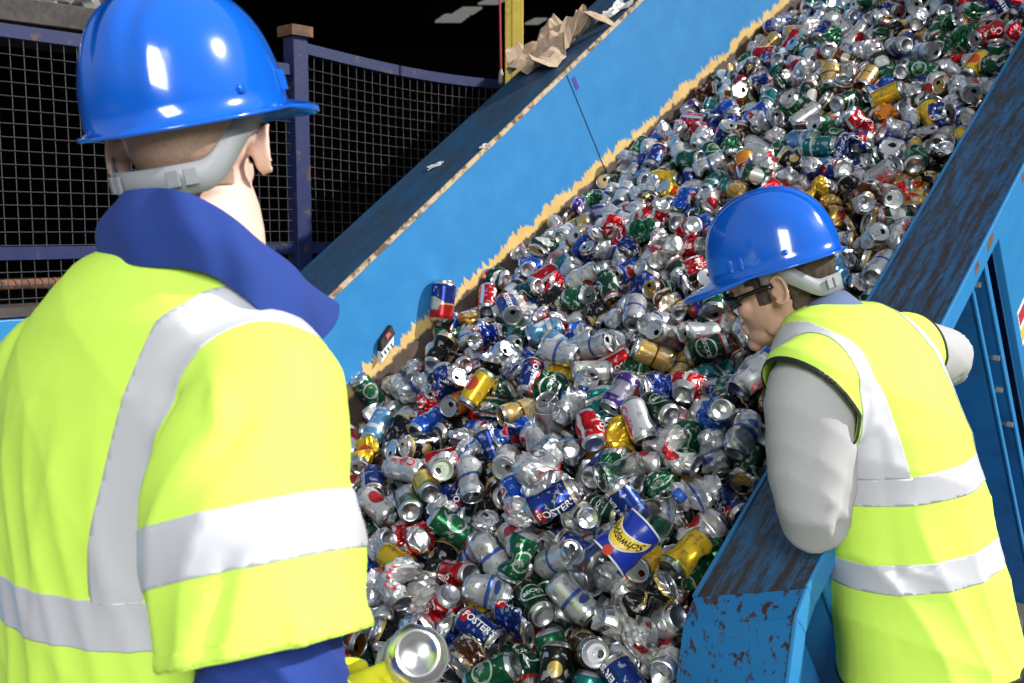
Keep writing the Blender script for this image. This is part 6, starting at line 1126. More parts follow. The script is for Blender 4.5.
 1528: 'dented navy can, lid showing, at the top middle of heap',
 1541: 'folded purple can, lying sideways, at the very top left of heap',
 1605: 'squashed pale blue can, lid showing, right of the yellow gloved hand',
 1614: 'dented plain silver can, lying sideways, above the yellow gloved hand',
 1615: 'folded silver-and-red can, base showing, above the yellow gloved hand',
 1616: 'dented green can, lying sideways, in the lower middle of heap',
 1617: 'squashed brown can, lying sideways, right of the yellow gloved hand',
 1618: 'intact teal can, lying sideways, at the bottom edge of heap',
 1624: 'squashed red can, base showing, above the yellow gloved hand',
 1625: 'dented red can, base showing, right of the yellow gloved hand',
 1626: 'intact black can, lying sideways, at the bottom edge of heap',
 1627: 'intact navy can, lying sideways, beside the rust-flaked end plate',
 1628: 'squashed white-and-red can, lying sideways, beside the rust-flaked end plate',
 1631: "intact navy can, lid showing, beside the left man's yellow sleeve",
 1632: 'intact white-and-red can, base showing, above the yellow gloved hand',
 1633: 'pinched plain silver can, lying sideways, in the left middle of heap',
 1634: 'intact green can, lying sideways, in the lower middle of heap',
 1635: 'flattened silver-and-red can, lying sideways, in the middle of the heap',
 1636: 'intact plain silver can, lid showing, left of the clear plastic bottle',
 1637: 'folded white-and-red can, base showing, beside the rust-flaked end plate, left of two',
 1640: 'squashed plain silver can, base showing, in the left middle of heap',
 1641: 'pinched silver-and-red can, lid showing, in the left middle of heap',
 1642: 'dented white-and-red can, lid showing, in the middle of the heap',
 1644: 'pinched white-and-red can, base showing, left of the clear plastic bottle',
 1645: 'intact navy can, lying sideways, near the clear plastic bottle',
 1646: 'dented yellow can, lying sideways, against the lower rusty flange',
 1648: "flattened black can, base showing, beside the left man's yellow sleeve",
 1649: 'flattened plain silver can, base showing, in the left middle of heap',
 1650: 'pinched bright blue can, lying sideways, in the middle of the heap',
 1652: 'dented white-and-red can, lying sideways, in the right middle of heap',
 1654: 'pinched plain silver can, lying sideways, below the carton on left panel',
 1656: 'intact orange can, lid showing, near the tall upright can',
 1657: 'intact yellow can, lying sideways, near the tall upright can',
 1658: 'flattened dark green can, lying sideways, in the upper middle of heap',
 1659: 'pinched pale blue can, base showing, in the middle of the heap',
 1660: 'dented red can, base showing, in the right middle of heap',
 1661: 'folded green can, lying sideways, in the right middle of heap',
 1662: 'folded white-and-red can, lying sideways, in the right middle of heap',
 1663: 'pinched plain silver can, lying sideways, against the upper rusty flange',
 1665: 'intact black can, lying sideways, near the tall upright can',
 1666: 'pinched navy can, lid showing, near the tall upright can',
 1667: 'squashed plain silver can, lying sideways, near the tall upright can',
 1668: 'dented plain silver can, lying sideways, in the upper middle of heap',
 1669: 'intact white-and-red can, lying sideways, in the upper middle of heap',
 1670: 'dented purple can, lying sideways, in the right middle of heap',
 1671: 'intact silver-and-red can, lying sideways, in the right middle of heap',
 1672: "pinched bright blue can, base showing, beside the right man's grey sleeve",
 1673: "dented plain silver can, lying sideways, beside the right man's grey sleeve",
 1676: 'intact plain silver can, lid showing, near the tall upright can',
 1677: 'dented pale blue can, lying sideways, in the upper middle of heap',
 1680: "folded red can, base showing, under the right man's chin",
 1681: "pinched black can, lying sideways, under the right man's chin",
 1683: 'squashed gold can, lying sideways, near the tall upright can',
 1685: 'pinched white-and-red can, lying sideways, by the chipped left panel edge',
 1686: 'flattened silver-and-red can, base showing, by the chipped left panel edge',
 1687: "intact plain silver can, lid showing, just below the helmet's peak",
 1688: "dented plain silver can, base showing, just below the helmet's peak",
 1689: "flattened plain silver can, lid showing, just below the helmet's peak",
 1693: 'intact red can, base showing, by the chipped left panel edge, left of two',
 1694: 'intact dark green can, base showing, by the chipped left panel edge',
 1695: 'squashed red can, base showing, by the chipped left panel edge',
 1696: 'pinched green can, lid showing, in the upper middle of heap',
 1697: "intact dark green can, lid showing, left of the right man's helmet",
 1698: "dented silver-and-red can, lid showing, just below the helmet's peak",
 1702: 'pinched dark green can, base showing, by the chipped left panel edge',
 1703: 'intact plain silver can, lying sideways, by the chipped left panel edge',
 1705: "dented bright blue can, lid showing, left of the right man's helmet",
 1706: "dented navy can, lying sideways, left of the right man's helmet",
 1707: "squashed red can, lying sideways, left of the right man's helmet",
 1710: 'folded pale blue can, base showing, behind helmet beside the right flange',
 1711: 'intact plain silver can, base showing, behind helmet beside the right flange',
 1712: 'flattened dark green can, lid showing, by the chipped left panel edge',
 1714: 'dented white-and-red can, lying sideways, by the chipped left panel edge',
 1715: "squashed navy can, lying sideways, left of the right man's helmet",
 1716: "pinched green can, lying sideways, left of the right man's helmet",
 1717: "dented red can, base showing, left of the right man's helmet",
 1720: 'squashed black can, base showing, behind helmet beside the right flange',
 1721: 'dented plain silver can, lid showing, behind helmet beside the right flange',
 1722: "pinched silver-and-red can, lid showing, below the left panel's dark joint",
 1724: "dented plain silver can, lying sideways, below the left panel's dark joint",
 1726: "pinched red can, base showing, left of the right man's helmet",
 1730: 'dented dark green can, lying sideways, behind helmet beside the right flange',
 1731: 'folded silver-and-red can, base showing, behind helmet beside the right flange',
 1732: "pinched purple can, lying sideways, below the left panel's dark joint",
 1735: "flattened bright blue can, base showing, left of the right man's helmet",
 1739: 'pinched black can, lying sideways, behind helmet beside the right flange',
 1740: 'intact white-and-red can, lid showing, behind helmet beside the right flange',
 1741: "pinched plain silver can, lid showing, below the left panel's dark joint",
 1743: "flattened white-and-red can, lying sideways, below the left panel's dark joint",
 1744: 'intact teal can, base showing, far up the left panel side',
 1746: "intact dark green can, lying sideways, above the right man's helmet, lower of two",
 1747: "pinched plain silver can, lying sideways, above the right man's helmet",
 1748: 'intact silver-and-red can, lying sideways, behind helmet beside the right flange',
 1753: 'dented plain silver can, lying sideways, far up the left panel side',
 1755: "folded white-and-red can, lid showing, above the right man's helmet",
 1756: "intact teal can, lying sideways, above the right man's helmet",
 1757: "folded navy can, lying sideways, up behind the right man's helmet",
 1758: "squashed plain silver can, lid showing, up behind the right man's helmet",
 1759: 'folded black can, lying sideways, behind helmet beside the right flange',
 1761: 'intact navy can, lid showing, far up the left panel side, left of two',
 1764: "squashed white-and-red can, lying sideways, above the right man's helmet",
 1766: "intact green can, lid showing, above the right man's helmet",
 1767: "folded plain silver can, base showing, up behind the right man's helmet",
 1772: "intact bright blue can, lying sideways, above the right man's helmet",
 1773: "folded green can, lid showing, above the right man's helmet",
 1774: "intact white-and-red can, lying sideways, above the right man's helmet",
 1775: "intact dark green can, base showing, up behind the right man's helmet",
 1776: 'squashed navy can, lid showing, at the top right of heap',
 1777: 'pinched plain silver can, lying sideways, at the top right of heap',
 1778: 'pinched black can, base showing, at the top right of heap',
 1784: "intact dark green can, lying sideways, above the right man's helmet, upper of two",
 1785: 'intact gold can, lid showing, at the top middle of heap',
 1786: "intact yellow can, lying sideways, up behind the right man's helmet, left of two",
 1787: 'dented dark green can, lid showing, at the top right of heap',
 1791: 'pinched black can, base showing, at the very top left of heap',
 1795: 'pinched green can, base showing, at the top right of heap',
 1796: 'intact yellow can, base showing, at the top right of heap',
 1798: 'pinched brown can, lid showing, far up the left panel side',
 1801: 'squashed dark green can, base showing, at the very top left of heap',
 1802: 'dented plain silver can, base showing, at the very top left of heap',
 1804: 'intact plain silver can, lid showing, at the top right of heap',
 1806: 'intact green can, lying sideways, at the top right of heap, right of two',
 1809: 'squashed yellow can, lid showing, at the very top left of heap',
 1812: 'pinched silver-and-red can, base showing, at the top middle of heap',
 1813: 'dented dark green can, lying sideways, at the top right of heap',
 1814: 'dented red can, lid showing, at the top right of heap',
 1817: 'pinched navy can, base showing, at the very top left of heap',
 1819: 'pinched red can, base showing, at the top middle of heap',
 1821: 'pinched plain silver can, base showing, at the top right of heap',
 1822: 'squashed green can, lying sideways, at the top right of heap',
 1827: 'folded white-and-red can, lid showing, at the top middle of heap',
 1828: 'dented navy can, base showing, at the top middle of heap',
 1832: 'intact navy can, lying sideways, at the top right of heap',
}
ALLIND = False
LOW = {}
def low(ki):
    if ki not in LOW:
        V, UV, F, T = can_arrays(ki, 18, False); a, f = lid_arrays(ki, 18); b = len(V)
        LOW[ki] = (np.vstack([V, a]), np.vstack([UV, np.zeros((len(a), 2))]), np.array(F + [tuple(i + b for i in q) for q in f]), np.array(T + [2] * len(f)))
    return LOW[ki]
HV, HU, HF, HT = [], [], [], []; nb = 0; ICANS = []
for i in range(NC):
    mw = pose(i)
    if ii[i] or ALLIND:
        o = link_can(int(kk[i]), int(dd[i]), mw, not ALLIND); ICANS.append((i, o))
    else:
        V, UV, F, T = low(int(kk[i])); R = np.array(mw.to_3x3()); t = np.array(mw.translation)
        HV.append(V @ R.T + t); HU.append(UV); HF.append(F + nb); nb += len(V)
        end = len(PRINT) + (1 if DESIGNS[dd[i]][4] else 0)
        HT.append(np.where(T == 0, dd[i], np.where(T == 2, end, len(PRINT))))
if HV:
    HV = np.vstack(HV); HF = np.vstack(HF)
    me = bpy.data.meshes.new('can_heap'); me.vertices.add(len(HV)); me.vertices.foreach_set('co', HV.ravel())
    me.loops.add(HF.size); me.loops.foreach_set('vertex_index', HF.ravel()); me.polygons.add(len(HF))
    me.polygons.foreach_set('loop_start', np.arange(0, HF.size, 4)); me.polygons.foreach_set('material_index', np.concatenate(HT).astype('i4'))
    me.polygons.foreach_set('use_smooth', np.ones(len(HF), bool))
    for m in PRINT + [M['alu'], M['goldalu']]: me.materials.append(m)
    me.uv_layers.new(name='UVMap').data.foreach_set('uv', np.vstack(HU)[HF.ravel()].ravel())
    me.update(calc_edges=True); me.validate()
    o = bpy.data.objects.new('can_heap', me); COL.objects.link(o)
    tag(o, 'distant mass of mixed drinks cans filling the upper belt and the gaps of the heap', 'can heap', kind='stuff')
if isinstance(CAN_LABELS, dict):
    for i, o in ICANS: tag(o, CAN_LABELS.get(i), 'drinks can', 'drinks cans lying on top of the heap')

# ------------------------------------------------------------------ bodies: lofted limbs grown together into one surface
def unit(a): a = np.array(a, float); return a / np.linalg.norm(a)
class Blob:
    def __init__(s): s.b = MB()
    def loft(s, rings, n=28):
        """rings: (centre, axis x * radius, axis y * radius)"""
        v = []
        for c, x, y in rings:
            c, x, y = map(lambda q: np.array(q, float), (c, x, y))
            v += [c + x * math.cos(t) + y * math.sin(t) for t in np.linspace(0, 2 * math.pi, n, endpoint=False)]
        m = len(rings)
        f = [(i * n + j, i * n + (j + 1) % n, (i + 1) * n + (j + 1) % n, (i + 1) * n + j) for i in range(m - 1) for j in range(n)]
        f += [tuple(range(n - 1, -1, -1)), tuple((m - 1) * n + j for j in range(n))]
        s.b.add(v, f)
    def limb(s, pts, rad, n=20, sub=4, flat=None):
        """round limb through pts with radii, splined; flat = (axis, factor) squeezes it along an axis"""
        pts = [np.array(p, float) for p in pts]; P, R = [], []
        for i in range(len(pts) - 1):
            p0, p1, p2, p3 = pts[max(i - 1, 0)], pts[i], pts[i + 1], pts[min(i + 2, len(pts) - 1)]
            for k in range(sub):
                t = k / sub
                P.append(.5 * ((2 * p1) + (p2 - p0) * t + (2 * p0 - 5 * p1 + 4 * p2 - p3) * t * t + (3 * p1 - p0 - 3 * p2 + p3) * t ** 3)); R.append(rad[i] + (rad[i + 1] - rad[i]) * (3 * t * t - 2 * t ** 3))
        P.append(pts[-1]); R.append(rad[-1]); rings = []; x = None
        for i, p in enumerate(P):
            d = unit(P[min(i + 1, len(P) - 1)] - P[max(i - 1, 0)])
            if x is None: x = np.cross(d, (0.3, 0.9, 0.31) if abs(d[1]) < .8 else (1, 0, 0.1))
            x = unit(x - d * (x @ d)); y = np.cross(d, x)
            vx, vy = x * R[i], y * R[i]
            if flat: a = unit(flat[0]); vx = vx - a * (vx @ a) * (1 - flat[1]); vy = vy - a * (vy @ a) * (1 - flat[1])
            rings.append((p, vx, vy))
        # round both ends
        def cap(c, d, x, y): return [(c + d * np.linalg.norm(x) * math.sin(a), x * math.cos(a), y * math.cos(a)) for a in (1.35, .9, .45)]
        c0, c1 = rings[0], rings[-1]
        rings = cap(c0[0], unit(c0[0] - rings[1][0]), c0[1], c0[2]) + rings + cap(c1[0], unit(c1[0] - rings[-2][0]), c1[1], c1[2])[::-1]
        s.loft(rings, n)
    def ball(s, c, r, R=None, n=20):
        R = np.eye(3) if R is None else np.array(R); c = np.array(c, float)
        s.loft([(c + R @ np.array([0, 0, r[2] * math.sin(a)]), R @ np.array([r[0] * math.cos(a), 0, 0]), R @ np.array([0, r[1] * math.cos(a), 0])) for a in np.linspace(-1.52, 1.52, 13)], n)
    def xf(s, F, start=0):
        F = np.array(F); s.b.v[start:] = [tuple(F[:3, :3] @ np.array(p) + F[:3, 3]) for p in s.b.v[start:]]
    def fuse(s, voxel, smooth=4, fac=.5):
        o = s.b.build('fuse', M['black']); md = o.modifiers.new('r', 'REMESH'); md.mode = 'VOXEL'; md.voxel_size = voxel
        sm = o.modifiers.new('s', 'SMOOTH'); sm.factor = fac; sm.iterations = smooth
        me = bpy.data.meshes.new_from_object(o.evaluated_get(bpy.context.evaluated_depsgraph_get()))
        bpy.data.objects.remove(o)
        bm = bmesh.new(); bm.from_mesh(me); bmesh.ops.triangulate(bm, faces=bm.faces); bm.to_mesh(me); bm.free()
        V = np.zeros(len(me.vertices) * 3); me.vertices.foreach_get('co', V); F = np.zeros(len(me.polygons) * 3, 'i4'); me.polygons.foreach_get('vertices', F)
        bpy.data.meshes.remove(me)
        return V.reshape(-1, 3), F.reshape(-1, 3)
def normals(V, F):
    fn = np.cross(V[F[:, 1]] - V[F[:, 0]], V[F[:, 2]] - V[F[:, 0]]); N = np.zeros_like(V)
    for k in range(3): np.add.at(N, F[:, k], fn)
    return N / (np.linalg.norm(N, axis=1, keepdims=True) + 1e-12)
def clip(V, F, sd):
    """the part of a triangle mesh where sd > 0, cut cleanly along sd = 0"""
    V = list(map(tuple, V)); out = []; ins = sd > 0; c = ins[F].sum(1); cache = {}
    def cut(a, b):
        k = (min(a, b), max(a, b))
        if k not in cache:
            t = sd[a] / (sd[a] - sd[b]); cache[k] = len(V); V.append(tuple(np.array(V[a]) * (1 - t) + np.array(V[b]) * t))
        return cache[k]
    out = [tuple(f) for f in F[c == 3].tolist()]
    for f in F[(c > 0) & (c < 3)].tolist():
        poly = []
        for i in range(3):
            a, b = f[i], f[(i + 1) % 3]
            if ins[a]: poly.append(a)
            if ins[a] != ins[b]: poly.append(cut(a, b))
        out.append(tuple(poly))
    used = sorted({i for f in out for i in f}); mp = {a: i for i, a in enumerate(used)}
    return np.array([V[i] for i in used]), [tuple(mp[i] for i in f) for f in out]
def shell(name, V, F, N, sd, off, thick, m, parent):
    """a layer of cloth or tape lying on the surface where sd > 0"""
    a, f = clip(V + N * off, F, sd)
    if not f: return None
    me = make_mesh(name, a, f, [m]); o = bpy.data.objects.new(name, me); COL.objects.link(o); o.parent = parent
    if thick: s = o.modifiers.new('t', 'SOLIDIFY'); s.thickness = thick; s.offset = 1
    return o
def surf_obj(name, V, F, m, parent):
    me = make_mesh(name, V, [tuple(f) for f in F], [m]); o = bpy.data.objects.new(name, me); COL.objects.link(o); o.parent = parent; return o
def wrinkle(V, N, seeds, amp, freq):
    d = np.zeros(len(V))
    for (ax, f, a, ph, env) in seeds:
        ax = unit(ax); t = V @ ax
        warp = .02 * np.sin(V @ np.array([9., 7., 13.]) + ph)
        w = np.sin((t + warp) * f + ph); d += a * (1 - 2 * np.abs(w) ** .7) * (env(V) if env else 1)
    return V + N * d[:, None]
def fold(V, N, pts, width, amp):
    pts = [np.array(p, float) for p in pts]; best = np.full(len(V), 9.)
    for a, b in zip(pts[:-1], pts[1:]):
        ab = b - a; t = np.clip(((V - a) @ ab) / (ab @ ab), 0, 1); best = np.minimum(best, np.linalg.norm(V - (a + t[:, None] * ab), axis=1))
    return V + N * (amp * np.exp(-(best / width) ** 2))[:, None]

def cloth(name, col, rough=.85, weave=900, **k):
    m = mat(name, col, rough, 0, **k); t = NT(m)
    n = t.noise(t.coord(), 14, 4); t.color(t.mix(t.step(n, .3, .7), tuple(c * .93 for c in col), col))
    t.bump(t.noise(t.coord(), weave, 2), .12, .001); return m
M['hivis'] = cloth('fluorescent yellow cloth', (0.66, 0.98, 0.11), .75)
M['tape'] = mat('silver reflective tape', (0.62, 0.63, 0.66), .42, .2)
M['fleece'] = cloth('blue fleece', (0.014, 0.045, 0.24), .95, 500)
M['sweat'] = cloth('pale grey sweatshirt', (0.46, 0.46, 0.46), .95, 700)
M['trouser_white'] = cloth('white work trousers', (0.62, 0.62, 0.63), .9)
M['trouser_dark'] = cloth('dark work trousers', (0.03, 0.035, 0.06), .9)
M['piping'] = mat('black piping', (0.010, 0.010, 0.012), .7)
M['boot'] = mat('black boot leather', (0.02, 0.018, 0.016), .5)
M['strap'] = mat('grey plastic strap', (0.27, 0.285, 0.30), .45)
M['hat'] = mat('glossy blue hard hat', (0.005, 0.108, 0.56), .16, Coat_Weight=.6, Coat_Roughness=.06)
M['glove'] = mat('yellow rubber glove', (0.82, 0.76, 0.03), .4)
M['lens'] = mat('dark glasses', (0.008, 0.008, 0.009), .12)
M['earring'] = mat('silver earring', (0.8, 0.8, 0.8), .2, 1.0)
def skin(name, col):
    m = mat(name, col, .5, 0, Subsurface_Weight=.15, Subsurface_Scale=.01); m.node_tree.nodes['Principled BSDF'].inputs['Subsurface Radius'].default_value = (1, .35, .2); t = NT(m)
    t.color(t.mix(t.noise(t.coord(), 30, 3), tuple(c * .86 for c in col), col)); return m
M['skin_pale'] = skin('fair skin', (0.80, 0.54, 0.44))
M['skin_tan'] = skin('warm skin', (0.56, 0.33, 0.23))
def hairm(name, a, b, sc=(60, 60, 12)):
    m = mat(name, a, .7); t = NT(m); n = t.noise(t.coord(scale=sc), 10, 4, .7); t.color(t.mix(t.step(n, .35, .65), a, b)); t.bump(n, .6, .003); return m
M['stubble'] = hairm('cropped fair-brown hair', (0.46, 0.31, 0.22), (0.34, 0.22, 0.155), (40, 40, 40))
M['hair'] = hairm('short dark brown hair', (0.035, 0.022, 0.015), (0.10, 0.065, 0.042))

def frame(c, fwd, up):
    f = unit(fwd); u = np.array(up, float); u = unit(u - f * (u @ f)); x = np.cross(f, u)
    F = np.eye(4); F[:3, 0] = x; F[:3, 1] = f; F[:3, 2] = u; F[:3, 3] = c; return F
def head_blob(B, F):
    """a head about its ear line, facing +Y"""
    s = len(B.b.v)
    B.ball((0, -.018, .035), (.074, .092, .086)); B.ball((0, .030, .030), (.066, .062, .072))
    B.ball((0, .026, -.030), (.060, .062, .070)); B.ball((0, .040, -.080), (.043, .046, .030)); B.ball((0, .074, -.098), (.021, .017, .017))
    for q in (-1, 1):
        B.ball((q * .034, .066, -.022), (.022, .020, .024)); B.ball((q * .028, .083, .026), (.022, .010, .009)); B.ball((q * .030, .078, .004), (.014, .010, .010))
        B.ball((q * .048, .010, -.070), (.012, .030, .022))
        B.ball((q * .010, .103, -.034), (.007, .008, .007))
    B.limb([(0, .088, .022), (0, .098, .000), (0, .111, -.024), (0, .103, -.034)], [.008, .0075, .0090, .008], 12)
    B.ball((0, .086, -.058), (.022, .010, .0065)); B.ball((0, .083, -.070), (.019, .010, .0070)); B.ball((0, .080, -.083), (.016, .008, .006))
    B.limb([(0, -.012, -.03), (0, -.022, -.09), (0, -.034, -.15)], [.060, .058, .064], 24)
    for q in (-1, 1):      # ears: rim, bowl and lobe
        c = np.array([q * .077, -.008, .0]); e = []
        for a in np.linspace(-2.3, 2.35, 14):
            k = .9 if a < 0 else 1; e.append(c + np.array([q * (.008 + .007 * math.cos(a * .5)), -.015 * math.cos(a) - .004, .028 * math.sin(a) * k]))
        B.limb(e, [.0042] * 14, 8, 2); B.ball(c + np.array([q * .002, -.004, 0]), (.0078, .015, .027)); B.ball(c + np.array([q * .004, .004, -.024]), (.005, .007, .007))
        B.ball(c + np.array([q * .005, .010, -.002]), (.005, .004, .008))
    B.xf(F, s)
def hand_blob(B, F, side=1, curl=.9, glove=0.0):
    """palm along +Y from the wrist, palm side facing -Z, thumb on the +X * side edge"""
    s = len(B.b.v); g = glove
    B.loft([((0, y, 0), (a + g, 0, 0), (0, 0, b + g)) for y, a, b in ((-.03, .026, .020), (0, .028, .019), (.03, .038, .017), (.065, .041, .015), (.085, .040, .012), (.092, .034, .008))], 20)
    for i, (x, l, r) in enumerate(((.031, .072, .0088), (.0105, .080, .0092), (-.0105, .074, .0088), (-.031, .060, .0078))):
        x *= side; p = [np.array([x, .078, 0.0])]; a = .25 * curl
        for k, q in enumerate((.46, .30, .24)):
            p.append(p[-1] + l * q * np.array([x * .6 * (k == 0), math.cos(a), -math.sin(a)])); a += .75 * curl + .06 * i
        B.limb(p, [r + g, r * .98 + g, r * .9 + g, r * .78 + g], 10, 3)
    t0 = np.array([.026 * side, .018, -.006]); B.limb([t0, t0 + (.022 * side, .020, -.012), t0 + (.030 * side, .048, -.026), t0 + (.024 * side, .070, -.034)], [.015 + g, .012 + g, .0105 + g, .0085 + g], 12, 3)
    B.xf(F, s)

def hard_hat(F, parent, label, peak=.055):
    nt, nr = 96, 26; V, Fc = [], []; a0, b0, h = .108, .129, .150
    for i in range(nr + 1):
        for j in range(nt):
            t = 2 * math.pi * j / nt; ct, st = math.cos(t), math.sin(t)
            if i <= 20:
                p = i / 20 * math.pi / 2; r = math.sin(p) ** .92; z = h * (math.cos(p) ** .80 if p < 1.5707 else 0)
                x, y = a0 * r * ct, b0 * r * st
                ridge = 0
                for c, w_, am in ((0, .017, .0045), (.042, .010, .003), (-.042, .010, .003)): ridge += am * math.exp(-((x - c) / w_) ** 4) * min(1, z / .05) * (.25 + .75 * math.cos(p) ** .5)
                z += ridge; x *= 1 + ridge * .6; y *= 1 + ridge * 5
                if i > 16: k = (i - 16) / 4; x *= 1 + .015 * k; y *= 1 + .015 * k
            else:
                k = (i - 20) / 6; front = max(0, (st - .25) / .75) ** .8 if st > .25 else 0
                ext = .010 + peak * front; e = ext * min(k * 1.25, 1); dz = -.004 * min(k * 2, 1) - .020 * front * k * k - (.004 if k > .85 else 0)
                x, y, z = (a0 * 1.015 + e * (.9 if front else 1)) * ct, (b0 * 1.015 + e) * st, dz
            V.append((x, y, z))
    for i in range(nr):
        for j in range(nt):
            Fc.append((i * nt + j, (i + 1) * nt + j, (i + 1) * nt + (j + 1) % nt, i * nt + (j + 1) % nt))
    V = np.array(V); me = make_mesh('hard_hat', V, Fc, [M['hat']]); o = bpy.data.objects.new('hard_hat', me); COL.objects.link(o)
    o.matrix_world = Matrix(F.tolist()); o['label'] = label
    s = o.modifiers.new('t', 'SOLIDIFY'); s.thickness = .0026; s.offset = -1
    if parent: o.parent = parent
    # accessory slots and rivets near the rim
    for q in (-1, 1):
        for dy in (0.0, .022):
            k = MB(); t = math.radians(22); y = .045 + dy; x = a0 * math.sqrt(max(0, 1 - (y / b0) ** 2)) * 1.012
            k.hexa([(q * (x - .002), y - .004, .012), (q * (x + .0035), y - .004, .012), (q * (x + .0035), y + .003, .012), (q * (x - .002), y + .003, .012)],
                   [(q * (x - .006), y - .005, .036), (q * (x + .0012), y - .005, .036), (q * (x + .0012), y + .004, .036), (q * (x - .006), y + .004, .036)])
            c = k.build('slot', M['hat'], o, .001)
        k = MB(); y = -.040; x = a0 * math.sqrt(1 - (y / b0) ** 2) * 1.004; k.tube([(q * (x - .004), y, .022), (q * (x + .002), y, .022), (q * (x + .0035), y, .0225)], [.006, .006, .004], 12); k.build('rivet', M['hat'], o, smooth=True)
    # grey nape strap hanging from the suspension
    n = 61; V, Fc = [], []
    for i in range(n):
        t = -1 + 2 * i / (n - 1); a = t * 1.95            # angle from the back of the head
        s_ = min(1, max(0, (abs(a) - .75) / .95)); s_ = s_ * s_ * (3 - 2 * s_)
        zb, zt = -.080 + .052 * s_, -.046 + .066 * s_
        r = 1.0
        for z in (zb, (zb + zt) / 2, zt):
            V.append((.086 * math.sin(a) * r, -.012 - .096 * math.cos(a) * r - .006 * (1 - abs(t)), z))
    for i in range(n - 1):
        for j in (0, 1): Fc.append((i * 3 + j, i * 3 + j + 1, (i + 1) * 3 + j + 1, (i + 1) * 3 + j))
    st = make_mesh('nape_strap', np.array(V), Fc, [M['strap']]); so = bpy.data.objects.new('nape_strap', st); COL.objects.link(so)
    q = so.modifiers.new('t', 'SOLIDIFY'); q.thickness = .0028; q.offset = 1; so.parent = o; so['label'] = 'grey plastic nape strap'
    for q_ in (-1, 1):
        k = MB(); 
        for e in (.42, .62): 
            a = q_ * e; c = np.array([.0915 * math.sin(a), -.012 - .1045 * math.cos(a), -.060]); tn = np.array([math.cos(a), math.sin(a) * 1.05, 0]); nn = np.array([math.sin(a), -math.cos(a), 0])
            k.bar(c - tn * .007, c + tn * .007, .004, .019, up=(0, 0, 1))
        k.build('strap_clip', M['strap'], o, .001)
    return o

def person(name_loc, label):
    return empty('person', name_loc, label, 'person')
def keep_world(o, parent):
    o.parent = parent; o.matrix_parent_inverse = parent.matrix_world.inverted()

